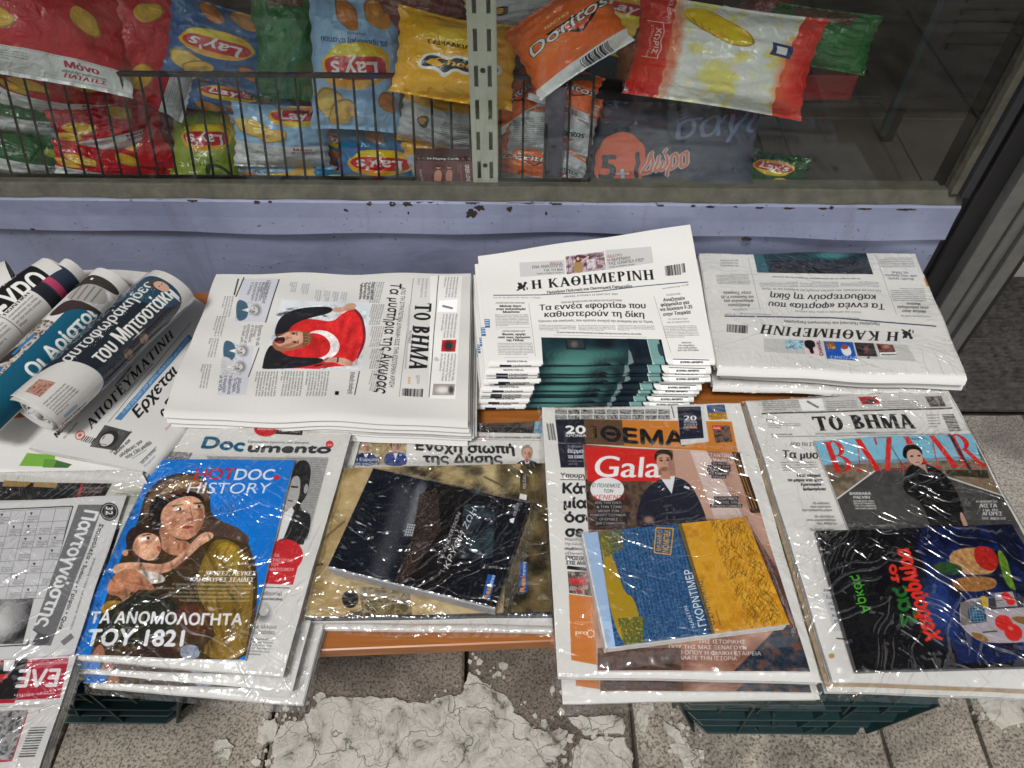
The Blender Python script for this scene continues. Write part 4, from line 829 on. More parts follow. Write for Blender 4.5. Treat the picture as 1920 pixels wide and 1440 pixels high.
def griffin(c, x, y, k, up=1, col=(40, 40, 42)):
    for P in ([(0, 20), (12, 8), (30, 10), (45, 0), (60, 8), (56, 22), (40, 26), (30, 36), (8, 34)], [(10, 10), (0, -18), (22, -8), (30, -14), (36, 6), (26, 14)], [(44, 4), (48, -16), (62, -20), (74, -8), (62, -4), (60, 10)], [(0, 34), (-8, 46), (10, 44), (24, 32)], [(38, 28), (44, 44), (60, 44), (52, 24)], [(64, 18), (78, 24), (72, 40), (66, 40), (68, 28)]):
        c.smooth([(x + a * k, y + b_ * k * up) for a, b_ in P], col)
griffin(c, 340, 505, 1.0)
c.text('Η ΚΑΘΗΜΕΡΙΝΗ', (443, 538), (1322, 470), (437, 478), (26, 26, 28), serif=(.19, .075), bold=.5)
c.text('Ημερήσια Πολιτική και Οικονομική Εφημερίδα', (552, 570), (1158, 528), (550, 551), (50, 50, 54), bold=.6)
pl = [(170, 582), (500, 580), (900, 556), (1200, 520), (1555, 488)]
for p_, q_ in zip(pl, pl[1:]): c.line(p_, q_, 6, (52, 72, 104))
c.t('ΑΘΗΝΑ, ΚΥΡΙΑΚΗ 23 ΜΑΡΤΙΟΥ 2025', 670, 1055, 598, 11, -.05, col=(70, 70, 80)); c.t('Ετος 106 • Αρ. φύλλου 31.857 • Ιδρυτής: Γ. Α. Βλάχος', 172, 506, 604, 9, 0, col=(90, 90, 95)); c.t('www.kathimerini.gr • € 2,00', 1370, 1558, 540, 11, -.15, col=(80, 80, 90))
c.bars((1388, 376), (1500, 360), (1508, 436), (1396, 446), 24); c.bars((1505, 358), (1528, 355), (1536, 420), (1514, 424), 5)
c.t('ΠΟΣΟ ΘΑ ΑΡΓΗΣΕΙ Η ΩΡΑ ΤΗΣ ΚΡΙΣΗΣ ΓΙΑ ΤΟ ΔΥΣΤΥΧΗΜΑ', 652, 1085, 640, 12, -.035, col=(70, 70, 70), bold=.3)
c.t('Τα εννέα «φορτία» που', 496, 1252, 690, 40, -.02, col=(26, 26, 28), bold=.9, boldy=0); c.t('καθυστερούν τη δίκη', 530, 1242, 738, 40, 0, col=(26, 26, 28), bold=.9)
c.t('Ερευνες και επιπλοκές, που κρατούν ανοιχτή την ανάκριση για τα Τέμπη', 492, 1302, 774, 15, .004, col=(70, 70, 72), bold=.3)
for k_, x in enumerate((494, 774, 1054)): c.block((x, 792), (x + 262, 796), (x + 266, 840), (x + 4, 834), 4, seed=k_, part=34)
c.t('Τα τρία κενάρια για την αποσυμφόρηση του δρόμου θα είχε κανονικά ευθύνες, όλη σελίδα', 620, 1222, 850, 9, .02, col=(40, 40, 42), bold=.5)
c.line((600, 864), (1260, 880), 2, (150, 150, 150)); c.line((422, 640), (470, 1015), 2, (120, 120, 120)); c.line((1312, 590), (1432, 990), 2, (120, 120, 120))
def leftcol(c):
    c.t('Η ΕΠΙΣΤΟΛΗ ΚΑΙ Η ΕΡΕΥΝΑ', 188, 394, 642, 10, 0, col=(70, 70, 70), bold=.4)
    for k_, (st, a0, a1) in enumerate((('Μπλακ άουτ', 215, 368), ('στην πολεοδομία', 190, 398), ('Μυκόνου', 238, 355))): c.t(st, a0, a1, 666 + 21 * k_, 15, 0, col=(30, 30, 32), bold=.8)
    c.block((182, 718), (418, 718), (428, 804), (190, 804), 8, seed=11, part=36); c.line((188, 815), (430, 812), 2, (150, 150, 150))
    c.t('ΕΚΡΕΜ ΙΜΑΜΟΓΛΟΥ', 236, 396, 842, 10, 0, col=(70, 70, 70), bold=.4)
    for k_, (st, a0, a1) in enumerate((('Φωνές οργής', 232, 400), ('από τους δρόμους', 204, 434), ('της Πόλης', 262, 388))): c.t(st, a0, a1, 866 + 21 * k_, 15, 0, col=(30, 30, 32), bold=.8)
    c.block((200, 918), (448, 918), (460, 1008), (208, 1008), 8, seed=12, part=36); c.line((250, 1024), (420, 1022), 2, (150, 150, 150)); c.t('ΜΙΛΟΥΝ ΣΤΗΝ «Κ»', 268, 412, 1058, 12, 0, col=(40, 40, 42), bold=.5)
leftcol(c)
c.t('ΟΥΑΣΙΓΚΤΟΝ', 1400, 1498, 588, 12, -.1, col=(60, 60, 60))
for k_, (st, a0, a1) in enumerate((('Αναζητούν', 1378, 1532), ('φόρμουλα για', 1360, 1562), ('να δώσουν F-35', 1354, 1584), ('στην Τουρκία', 1378, 1572))): c.t(st, a0, a1, 628 + 34 * k_, 24, -.09, col=(34, 34, 36), bold=.6)
for k_, st in enumerate(('Το τηλεφώνημα', 'και το παρασκήνιο')): c.t(st, 1412 - 6 * k_, 1550 + 14 * k_, 758 + 22 * k_, 12, -.04, col=(90, 90, 92))
c.block((1374, 800), (1610, 795), (1640, 884), (1394, 886), 8, seed=13, part=36); c.t('ΑΝΑΛΥΣΗ', 1508, 1576, 924, 9, 0, col=(50, 50, 50), bold=.6)
for k_, st in enumerate(('Οι παγίδες', 'του καλωδίου', 'για την Ελλάδα')): c.t(st, 1486 - 3 * k_, 1600 + 14 * k_, 944 + 17 * k_, 12, 0, col=(60, 60, 62), bold=.4)
c.poly([(1446, 1036), (1704, 1044), (1710, 1090), (1452, 1090)], (250, 250, 248)); c.line((1446, 1036), (1704, 1044), 5, (20, 20, 20)); c.t('ΚΥΡΙΟ ΑΡΘΡΟ', 1500, 1660, 1068, 17, 0, col=(20, 20, 22), bold=1.2)
# the dark teal picture runs round the fold
im = lambda a: a
c.pic([(511, 882), (1364, 896), (1420, 1150), (528, 1150)], [(10, 22, 30), (16, 34, 42), (26, 54, 60)], 90, 21)
for (x, y, rx, ry, al) in ((780, 1010, 190, 60, .8), (760, 1050, 160, 60, .8), (980, 1000, 150, 46, .55), (700, 1080, 150, 50, .7), (1010, 1085, 60, 40, .6)): c.soft(x, y, rx, ry, (72, 122, 114), 0, al)
c.poly([(512, 1078), (1400, 1092), (1402, 1160), (512, 1160)], (12, 22, 30), .75)
c.pic([(1120, 890), (1262, 894), (1310, 1098), (1172, 1096)], [(10, 22, 32), (18, 36, 48)], 30, 5); c.poly([(1262, 895), (1345, 897), (1400, 1098), (1310, 1096)], (112, 152, 148)); c.smooth([(1330, 925), (1360, 925), (1385, 1015), (1352, 1012)], (40, 62, 66)); c.line((1262, 895), (1312, 1098), 5, (180, 205, 200))
c.poly([(680, 890), (815, 892), (830, 970), (688, 965)], (22, 34, 40)); c.poly([(694, 898), (806, 900), (818, 960), (700, 956)], (44, 52, 54)); c.soft(745, 930, 26, 24, (110, 100, 90), 0, .9)
c.smooth([(945, 1095), (950, 1072), (985, 1062), (1010, 1075), (1015, 1095)], (24, 26, 30)); c.poly([(1130, 965), (1150, 990), (1170, 1060), (1130, 1085)], (190, 200, 200), .5)
c.poly([(216, 1078), (300, 1080), (302, 1100), (216, 1098)], (24, 32, 50)); c.t('Ο Ζαν Κλοντ Γιούνκερ', 308, 440, 1092, 11, 0, col=(30, 30, 34), bold=.6)
c.poly([(104, 752), (144, 752), (146, 812), (108, 812)], (70, 105, 150)); [c.line((110, 762 + 16 * k_), (140, 760 + 16 * k_), 7, (200, 214, 230)) for k_ in range(3)]
c.grain(.010, 2); I2 = c.image('page_lead_story')

# ---- 3. wrapped stack, same paper upside down ----
Q3 = quad([(1311, 476), (1717, 474), (1812, 706), (1345, 688)], .375); S3 = fold_S(Q3, .010, .0016, 2, .965)
c = news_canvas(S3, 860, 560, (216, 215, 211)); c.z(1300, 440, .3229)
def u(st, x0, x1, y, h_, col=(40, 40, 42), sl=0, **k): c.text(st, (x1, y), (x0, y - sl * (x1 - x0)), (x1, y + h_), col, **k)   # upside-down text: starts at the right
c.pic([(345, 95), (1000, 98), (1045, 230), (372, 220)], [(12, 26, 34), (22, 44, 52), (34, 62, 68)], 60, 9); c.soft(800, 118, 110, 24, (90, 160, 158), 0, .8); c.pic([(440, 150), (1010, 152), (1044, 230), (450, 222)], [(16, 22, 28), (44, 44, 46), (20, 28, 34)], 14, 12); c.poly([(345, 95), (400, 96), (440, 222), (372, 220)], (50, 92, 102))
c.t('ΚΥΡΙΟ ΑΡΘΡΟ', 145, 262, 103, 4, 0, col=(50, 50, 50)); c.line((140, 108), (308, 110), 4, (20, 20, 20))
c.text('Η ΚΑΘΗΜΕΡΙΝΗ', (1196, 565), (392, 520), (1190, 618), (28, 28, 30), serif=(.19, .075), bold=.4)
u('Ημερήσια Πολιτική και Οικονομική Εφημερίδα', 528, 1082, 512, 17, (60, 60, 64), .03, bold=.4)
c.line((182, 473), (800, 482), 7, (52, 68, 98)); c.line((800, 482), (1410, 532), 7, (52, 68, 98))
u('ΑΘΗΝΑ, ΚΥΡΙΑΚΗ 23 ΜΑΡΤΙΟΥ 2025', 615, 965, 482, 9, (90, 90, 96), .02); u('www.kathimerini.gr • € 2,00', 184, 450, 462, 9, (90, 90, 96), .01)
u('Τα εννέα «φορτία» που', 440, 1112, 402, 34, (30, 30, 32), .02, bold=.9); u('καθυστερούν τη δίκη', 450, 1062, 350, 34, (30, 30, 32), .02, bold=.9)
u('Ερευνες και επιπλοκές, που κρατούν ανοιχτή την ανάκριση για τα Τέμπη', 400, 1090, 322, 13, (80, 80, 82), .02); u('ΠΟΣΟ ΘΑ ΑΡΓΗΣΕΙ Η ΩΡΑ ΤΗΣ ΚΡΙΣΗΣ', 590, 975, 446, 10, (80, 80, 82), .02)
for k_, x in enumerate((1080, 845, 610)): c.block((x, 306), (x - 225, 302), (x - 228, 268), (x - 5, 272), 4, seed=k_, part=34)
u('Τα τρία κενάρια για την αποσυμφόρηση του δρόμου θα είχε κανονικά', 460, 970, 252, 8, (40, 40, 42), .02, bold=.3)
c.line((318, 135), (390, 440), 2, (130, 130, 130)); c.line((1062, 130), (1180, 465), 2, (130, 130, 130))
u('ΟΥΑΣΙΓΚΤΟΝ', 230, 312, 430, 9, (70, 70, 70))
for k_, (st, x0, x1) in enumerate((('Αναζητούν', 202, 330), ('φόρμουλα για', 178, 350), ('να δώσουν F-35', 162, 352), ('στην Τουρκία', 175, 335))): u(st, x0, x1, 402 - 24 * k_, 17, (44, 44, 46), bold=.4)
c.block((330, 290), (142, 285), (128, 224), (318, 226), 8, seed=13, part=34)
for k_, st in enumerate(('Οι παγίδες', 'του καλωδίου', 'για την Ελλάδα')): u(st, 155, 262, 176 - 15 * k_, 10, (80, 80, 82))
for k_, (st, x0, x1) in enumerate((('Μπλακ άουτ', 1212, 1350), ('στην πολεοδομία', 1186, 1366), ('Μυκόνου', 1240, 1320))): u(st, x0, x1, 440 - 22 * k_, 16, (50, 50, 52), .03, bold=.5)
c.block((1356, 388), (1160, 384), (1138, 306), (1336, 308), 7, seed=14, part=34); c.block((1290, 190), (1085, 190), (1070, 130), (1270, 130), 6, seed=15, part=34)
for k_, (st, x0, x1) in enumerate((('Φωνές οργής', 1130, 1282), ('από τους δρόμους', 1110, 1298), ('της Πόλης', 1150, 1250))): u(st, x0, x1, 252 - 18 * k_, 13, (60, 60, 62), .02, bold=.3)
u('Η ΕΠΙΣΤΟΛΗ ΚΑΙ Η ΕΡΕΥΝΑ', 1205, 1380, 472, 9, (70, 70, 70), .03)
c.bars((318, 527), (196, 520), (194, 565), (314, 574), 26)
for i_, (sx, P) in enumerate(((0, 0),)): griffin(c, 1212, 590, .9, -1)
c.poly([(408, 600), (1240, 640), (1300, 738), (412, 678)], (190, 190, 188))
c.pic([(532, 610), (640, 612), (642, 668), (536, 662)], [(120, 165, 180), (180, 210, 220), (90, 130, 150)], 12, 2); c.pic([(638, 610), (735, 612), (775, 700), (650, 694)], [(210, 180, 184), (225, 200, 204)], 20, 3); c.smooth([(640, 612), (700, 612), (712, 650), (690, 655), (705, 690), (680, 692), (672, 660), (650, 655)], (18, 18, 20))
c.text('CHANEL', (756, 704), (732, 614), (736, 706), (30, 26, 28), bold=.8); c.poly([(756, 618), (925, 624), (952, 732), (776, 720)], (22, 82, 168)); c.pic([(768, 622), (815, 622), (830, 665), (778, 662)], [(190, 130, 60), (110, 70, 30), (225, 180, 110)], 8, 4); c.smooth([(850, 640), (905, 640), (925, 700), (870, 706)], (222, 224, 230)); c.ell(878, 652, 22, 14, (140, 80, 50)); u('ΕΥΖΩΝΕΣ', 790, 946, 706, 17, (200, 220, 240), .02, bold=.3)
c.pic([(934, 626), (1045, 630), (1070, 708), (955, 704)], [(34, 30, 34), (70, 60, 60), (22, 20, 24)], 14, 6); c.soft(1005, 668, 20, 26, (170, 110, 100), 0, .5); c.pic([(1062, 632), (1158, 640), (1178, 690), (1082, 688)], [(70, 30, 28), (130, 70, 56), (30, 26, 26)], 16, 7); c.soft(1120, 650, 24, 14, (200, 150, 130), 0, .8); c.poly([(1082, 684), (1178, 682), (1180, 706), (1088, 706)], (235, 235, 236)); u('Κ', 1008, 1024, 708, 12, (20, 20, 20), bold=.8); u('ΟΙΚΟΝΟΜΙΑ', 1092, 1178, 692, 9, (20, 20, 20), bold=.8)
c.poly([(1338, 248), (1358, 250), (1372, 302), (1354, 300)], (176, 130, 80))
c.grain(.01, 3); I3 = c.image('page_upside_down')

# ---- 4. bundle with the blue history magazine ----
Q4 = quad([(322, 800), (664, 794), (530, 1268), (128, 1236)], .342); S4 = flat_S(Q4, .0014, 3)
c = news_canvas(S4, 640, 800, (216, 215, 211)); c.z(140, 760, .3957)
c.text('Doc', (592, 200), (795, 217), (608, 146), (30, 88, 118), bold=3.2, it=.08, boldy=1); c.text('umento', (812, 218), (1208, 226), (820, 176), (52, 55, 60), bold=3.0, it=.08, boldy=1)
c.text('Εφημερίδα έρευνας και άποψης', (820, 177), (1110, 182), (820, 166), (70, 70, 74), it=.1, bold=.3)
c.ell(1208, 185, 18, 18, (205, 44, 50)); c.text('tv', (1198, 192), (1218, 192), (1198, 178), (240, 240, 240), bold=.5)
c.poly([(935, 98), (1082, 100), (1078, 142), (930, 134)], (52, 42, 40)); c.ell(905, 112, 55, 36, (196, 40, 46)); c.text('ΒΙΒΛΙΟ', (866, 116), (940, 118), (867, 102), (245, 230, 230), bold=.6); c.text('ΤΟΥ 1821', (962, 124), (1066, 130), (962, 110), (225, 215, 200), bold=.6)
c.block((395, 145), (480, 145), (470, 190), (385, 190), 3, seed=4, part=20)
c.pic([(395, 215), (560, 225), (540, 262), (370, 258)], [(160, 160, 158), (90, 90, 90), (200, 200, 198)], 8, 5)
c.pic([(620, 240), (1205, 250), (1100, 640), (980, 640)], [(150, 150, 148), (176, 176, 174)], 5, 6)
for k_ in range(46): y = 244 + k_ * 8.6; c.line((1000, y), (1203 - k_ * 2.0, y + 3), 1.8, (100, 100, 100), .8)
c.smooth([(1000, 560), (1010, 430), (1035, 300), (1060, 262), (1100, 258), (1122, 300), (1112, 370), (1100, 430), (1060, 480), (1090, 500), (1125, 520), (1100, 660), (940, 650)], (34, 34, 36))
c.smooth([(985, 500), (1010, 400), (1030, 340), (1062, 330), (1072, 370), (1062, 450), (1030, 490)], (176, 174, 172)); c.ell(1096, 395, 10, 24, (165, 163, 161), 10); c.line((1025, 385), (1058, 388), 8, (30, 30, 30)); c.line((1010, 450), (1035, 454), 6, (70, 60, 60)); c.poly([(980, 520), (1030, 480), (1040, 500), (990, 630), (960, 640)], (225, 225, 226)); c.poly([(965, 640), (1090, 640), (1084, 660), (960, 660)], (34, 34, 36))
c.ell(1000, 710, 82, 76, (200, 40, 48)); c.poly([(930, 690), (1078, 690), (1034, 850), (895, 845)], (200, 40, 48))
for st, x0, x1, y in (('ΤΑ', 945, 970, 718), ('ΤΡΑΓΟΥΔΑ', 926, 1034, 740), ('ΤΟΥ', 925, 968, 762), ('ΜΑΤΙΣΜΟΥ', 922, 1040, 784)): c.t(st, x0, x1, y, 15, .01, col=(240, 225, 225), bold=.4)
c.t('σελ. 6, 12', 900, 945, 815, 9, 0, col=(230, 200, 200)); c.line((900, 862), (1022, 866), 3, (40, 40, 40)); c.t('Editorial', 880, 980, 900, 22, .02, col=(70, 70, 72)); c.t('Κώστα Βαξεβάνη', 880, 982, 922, 11, .02, col=(40, 40, 42), bold=.6)
c.soft(890, 985, 40, 44, (90, 90, 92), 0, .8); c.ell(895, 970, 24, 28, (196, 194, 192)); c.t('με άλλους', 852, 958, 1056, 18, .03, col=(60, 60, 60)); c.t('ξοξιάδηδες', 848, 948, 1082, 18, .03, col=(60, 60, 60)); c.block((835, 1100), (945, 1106), (915, 1192), (818, 1186), 6, (50, 50, 52), seed=8, part=22, bold=.3)
c.grain(.015, 4); I4 = c.image('page_investigation')
Q4m = quad([(290, 860), (553, 863), (459, 1237), (128, 1228)], .348); S4m = flat_S(Q4m, .0014, 3)
c = news_canvas(S4m, 620, 820, (10, 122, 214)); c.z(140, 760, .3957)
# generic figures: a woman in a headscarf holding a child
c.smooth([(300, 560), (330, 420), (400, 350), (500, 316), (600, 330), (645, 400), (640, 520), (720, 560), (800, 610), (840, 700), (870, 800), (860, 1000), (840, 1240), (100, 1240), (60, 1240), (130, 960), (200, 760)], (66, 50, 30))
c.smooth([(640, 640), (720, 630), (800, 680), (850, 820), (840, 1000), (800, 1200), (700, 1200), (640, 1000), (560, 860)], (134, 106, 36)); c.smooth([(655, 690), (700, 640), (770, 670), (790, 740), (740, 800), (680, 790)], (168, 140, 44)); c.smooth([(560, 540), (700, 545), (810, 600), (840, 660), (700, 625), (600, 600)], (88, 66, 56))
c.smooth([(320, 540), (340, 430), (420, 360), (520, 325), (610, 345), (640, 410), (620, 470), (520, 400), (420, 420), (370, 520)], (112, 84, 56)); c.smooth([(380, 440), (430, 390), (520, 350), (600, 360), (628, 400), (520, 372), (430, 420)], (172, 138, 96)); c.line((395, 455), (600, 372), 9, (120, 60, 44)); c.smooth([(350, 560), (350, 470), (400, 420), (440, 440), (420, 560), (400, 640)], (30, 24, 24)); c.smooth([(412, 470), (470, 425), (560, 400), (618, 440), (610, 470), (520, 440), (430, 500)], (28, 22, 22))
c.smooth([(402, 540), (420, 480), (480, 440), (560, 425), (612, 460), (618, 530), (590, 600), (540, 640), (480, 632), (425, 590)], (214, 160, 128)); c.smooth([(400, 560), (440, 560), (470, 640), (540, 640), (560, 690), (480, 720), (400, 680)], (190, 136, 106)); c.soft(590, 560, 20, 60, (150, 96, 70), 15, .5); c.soft(450, 560, 30, 50, (232, 178, 146), 0, .5); c.soft(430, 610, 40, 26, (150, 96, 70), 30, .4)
c.line((462, 478), (515, 470), 8, (50, 34, 30)); c.line((560, 466), (612, 462), 8, (50, 34, 30)); c.ell(490, 492, 24, 8, (236, 226, 220), -6); c.ell(586, 480, 20, 7, (236, 226, 220), -6); c.ell(497, 491, 9, 8, (36, 26, 24)); c.ell(590, 479, 8, 7, (36, 26, 24)); c.line((545, 478), (560, 540), 6, (160, 104, 80), .8); c.ell(548, 543, 20, 8, (170, 110, 88)); c.ell(535, 578, 26, 8, (168, 78, 70), -4); c.line((512, 578), (560, 574), 3, (110, 50, 46))
c.smooth([(235, 640), (260, 580), (330, 560), (400, 590), (412, 650), (405, 720), (340, 750), (270, 730)], (52, 36, 32)); c.smooth([(290, 620), (340, 600), (392, 615), (412, 660), (398, 720), (350, 742), (300, 715), (270, 680)], (222, 170, 138)); c.ell(342, 630, 20, 7, (236, 226, 220), -8); c.ell(348, 629, 8, 7, (36, 26, 24)); c.line((322, 616), (362, 610), 5, (70, 46, 40)); c.ell(400, 680, 16, 9, (186, 96, 84), 60); c.smooth([(220, 690), (250, 680), (256, 710), (232, 716)], (200, 146, 118))
c.smooth([(180, 750), (300, 740), (430, 760), (520, 690), (600, 600), (655, 600), (660, 630), (600, 660), (540, 720), (440, 800), (300, 800), (180, 810)], (222, 172, 142)); c.soft(500, 740, 70, 14, (160, 110, 86), -38, .5)
c.smooth([(260, 780), (400, 790), (440, 830), (380, 850), (270, 830)], (222, 218, 214)); c.smooth([(160, 830), (220, 780), (290, 770), (370, 850), (385, 880), (300, 870), (290, 890), (260, 880), (255, 950), (235, 955), (215, 900), (150, 900)], (196, 134, 100))
for k_ in range(3): c.line((240, 835 + k_ * 22), (360, 858 + k_ * 18), 4, (140, 86, 62), .6)
c.smooth([(120, 960), (160, 920), (240, 930), (200, 980), (130, 990)], (170, 130, 40)); c.smooth([(100, 1010), (300, 880), (440, 900), (520, 980), (440, 1100), (120, 1180)], (36, 40, 28)); c.smooth([(460, 960), (600, 940), (660, 1020), (620, 1100), (520, 1100)], (84, 46, 34)); c.smooth([(500, 1140), (580, 1130), (600, 1200), (500, 1204)], (150, 160, 178)); c.smooth([(640, 1090), (800, 1060), (820, 1200), (600, 1204)], (146, 116, 50)); c.smooth([(300, 1100), (480, 1110), (500, 1204), (290, 1204)], (60, 36, 32)); c.smooth([(90, 1160), (130, 1120), (150, 1204), (70, 1204)], (170, 110, 84))
for k_ in range(26):
    r = random.Random(k_); x, y = r.uniform(560, 830), r.uniform(660, 1180); c.soft(x, y, 10, r.uniform(30, 70), (70, 50, 24) if k_ % 2 else (176, 146, 60), r.uniform(-30, 10), .35)
for k_ in range(70):
    r = random.Random(900 + k_); x, y = r.uniform(180, 840), r.uniform(600, 1190)
    if y < 1190 and (y - 560) > abs(x - 620) * .6: c.soft(x, y, r.uniform(5, 12), r.uniform(20, 60), r.choice(((34, 24, 16), (150, 120, 60), (96, 70, 40), (30, 34, 24), (110, 60, 40))), r.uniform(-40, 40), .35)
for (x, y, rx, ry, co_, ro) in ((520, 470, 60, 20, (236, 190, 156), 0), (470, 560, 22, 40, (168, 112, 84), 0), (600, 520, 14, 60, (140, 90, 64), 0), (545, 600, 40, 12, (176, 118, 92), 0), (500, 505, 26, 9, (150, 100, 80), 0), (590, 494, 20, 8, (150, 100, 80), 0), (330, 690, 40, 30, (236, 188, 156), 0), (290, 680, 18, 40, (160, 106, 82), 0), (350, 650, 20, 8, (170, 116, 92), 0), (400, 770, 130, 12, (176, 124, 98), 0), (560, 670, 50, 10, (236, 192, 160), -45), (230, 850, 60, 20, (220, 162, 126), 20), (200, 890, 40, 10, (140, 88, 64), 0)): c.soft(x, y, rx, ry, co_, ro, .55)
c.mottle([(100, 1240), (60, 900), (290, 430), (640, 320), (860, 640), (860, 1240)], .22, 7, 31); c.mottle([(100, 1240), (60, 900), (290, 430), (640, 320), (860, 640), (860, 1240)], .18, 40, 32)
c.text('HOT', (556, 352), (752, 352), (566, 296), (204, 32, 40), it=.15, bold=1.4, boldy=1); c.text('DOC', (748, 352), (938, 352), (758, 298), (238, 240, 244), it=.15, bold=1.6, boldy=1); c.ell(957, 342, 14, 12, (214, 28, 36))
c.text('HISTORY', (522, 414), (922, 416), (534, 360), (226, 234, 244), it=.15); c.t('ΜΑΡΤΙΟΥ 2025', 372, 456, 303, 9, 0, col=(200, 220, 240)); c.t('ΤΕΥΧΟΣ 144', 374, 424, 317, 9, 0, col=(200, 220, 240))
c.text('ΧΡΥΣΕΣ, ΛΕΥΚΕΣ', (616, 804), (856, 806), (620, 784), (236, 238, 240), it=.15, bold=1.0); c.text('ΚΑΙ ΜΑΥΡΕΣ ΣΕΛΙΔΕΣ', (545, 834), (846, 836), (550, 814), (236, 238, 240), it=.15, bold=1.0)
for k_, (st, x0) in enumerate((('Ο ηρωισμός αλλά και ανθρωποφαγία στο Μεσολόγγι', 462), ('Μακελειό σε Τριπολιτσά, Βραχώρι μέσα από μαρτυρίες Ελλήνων', 385), ('Εγγραφα του σουλτάνου για τις σφαγές Χίου, Νάουσας', 446), ('Απόγνωση του Κολοκοτρώνη για το όχι των αρχών', 462), ('Πώς έβλεπε ο Μέτερνιχ τον ελληνικό εμφύλιο', 494))): c.text(st, (x0, 852 + 19 * k_), (840 - 3 * k_, 853 + 19 * k_), (x0, 841 + 19 * k_), (214, 210, 196), it=.15, bold=.2)
c.text('ΤΑ ΑΝΟΜΟΛΟΓΗΤΑ', (66, 1032), (790, 1040), (74, 978), (236, 238, 242), it=.15, bold=2.2, boldy=1); c.text('ΤΟΥ 1821', (44, 1138), (510, 1140), (58, 1064), (236, 238, 242), it=.15, bold=3.0, boldy=1)
c.grain(.012, 5); I4m = c.image('magazine_history')

# ---- 5. bundle with the two books ----
Q5 = quad([(676, 796), (1024, 790), (1036, 1172), (572, 1166)], .322); S5 = flat_S(Q5, .0012, 4)
c = news_canvas(S5, 600, 640, (216, 215, 211)); c.z(560, 760, 1 / 3)
c.poly([(352, 95), (1020, 28), (1020, 150), (350, 142)], (36, 46, 84)); c.t('Η ΑΛΗΘΙΝΗ ΕΦΗΜΕΡΙΔΑ', 370, 780, 134, 15, 0, col=(215, 218, 226), bold=.3); c.line((802, 60), (808, 145), 2, (190, 190, 200)); c.t('2025', 920, 985, 88, 20, 0, col=(200, 150, 40), bold=1); c.t('Αρ. φύλλου 853', 830, 965, 112, 12, 0, col=(200, 205, 215)); c.t('ΤΙΜΗ 4,50 €', 840, 945, 136, 13, 0, col=(200, 170, 60), bold=.4)
for k_ in range(4): c.poly([(470 + 90 * k_, 96), (530 + 90 * k_, 92), (528 + 90 * k_, 112), (470 + 90 * k_, 114)], (196, 148, 44))
c.poly([(1026, 34), (1365, 40), (1370, 158), (1022, 152)], (40, 38, 38)); c.t('Ανατίναζαν αρχαίους', 1048, 1255, 66, 16, 0, col=(230, 228, 222), bold=.6); c.t('τάφους με δυναμίτη!', 1046, 1240, 84, 15, 0, col=(230, 228, 222), bold=.6); c.block((1046, 92), (1230, 92), (1230, 132), (1046, 132), 4, (196, 160, 90), seed=3, part=28); c.soft(1300, 90, 70, 40, (110, 90, 70), 0, .8); c.pic([(1330, 80), (1368, 80), (1370, 158), (1320, 156)], [(90, 130, 160), (150, 180, 200)], 8, 2)
c.poly([(348, 160), (618, 158), (612, 184), (342, 188)], (196, 44, 48)); c.t('ΞΕΚΙΝΗΣΕ Η ΣΤΑΣΗ ΤΗΣ', 385, 570, 170, 9, 0, col=(240, 220, 220)); c.t('ΔΙΠΛΩΜΑΤΙΚΗΣ', 400, 540, 182, 9, 0, col=(240, 220, 220))
c.pic([(342, 188), (612, 184), (600, 330), (288, 338)], [(196, 180, 140), (150, 130, 95), (220, 210, 180)], 30, 8); c.bust(378, 232, 34, hair=(180, 178, 174), coat=(30, 50, 104)); c.bust(545, 226, 36, hair=(60, 55, 50), coat=(34, 60, 130)); c.poly([(300, 290), (460, 290), (455, 336), (288, 338)], (30, 44, 90), .55)
c.t('Η Ευρώπη', 312, 450, 314, 20, 0, col=(235, 238, 245), bold=.6); c.t('στα χνώτα', 300, 440, 338, 20, 0, col=(235, 238, 245), bold=.6)
c.t('ΠΟΙΟΙ ΑΝΕΧΟΝΤΑΙ ΚΑΙ ΠΟΙΟΙ ΣΤΗΡΙΖΟΥΝ', 668, 1058, 176, 11, .02, col=(176, 50, 56), bold=.5); c.t('ΤΟ «ΠΡΑΞΙΚΟΠΗΜΑ» ΕΡΝΤΟΓΑΝ', 1066, 1362, 186, 11, .01, col=(40, 40, 42), bold=.5); c.line((668, 186), (1364, 198), 2, (120, 120, 120))
c.t('Ενοχη σιωπή', 652, 1212, 250, 50, .035, col=(36, 36, 38), bold=2.2, boldy=1); c.t('της Δύσης', 700, 1145, 318, 44, 0, col=(36, 36, 38), bold=2.2, boldy=1); c.bust(1285, 268, 40, skin=(206, 160, 140), hair=(150, 140, 130), coat=(44, 52, 84), shirt=(225, 225, 228)); c.line((1285, 300), (1284, 322), 9, (160, 40, 44))
c.grain(.012, 6); I5 = c.image('page_west_silence')
Q5a = quad([(628, 878), (1022, 868), (1036, 1150), (571, 1157)], .333); S5a = flat_S(Q5a, .0006, 4)
c = news_canvas(S5a, 640, 560, (170, 148, 100)); c.z(560, 760, 1 / 3)
c.pic([(190, 340), (1400, 310), (1450, 1220), (10, 1220)], [(140, 118, 74), (176, 152, 104), (196, 174, 128)], 60, 3)
c.pic([(1200, 330), (1400, 320), (1440, 1180), (1150, 1190)], [(36, 32, 22), (84, 72, 46), (120, 104, 70)], 50, 13); c.pic([(560, 330), (1250, 320), (1240, 560), (760, 440)], [(44, 40, 30), (110, 96, 62), (170, 152, 108)], 34, 4)
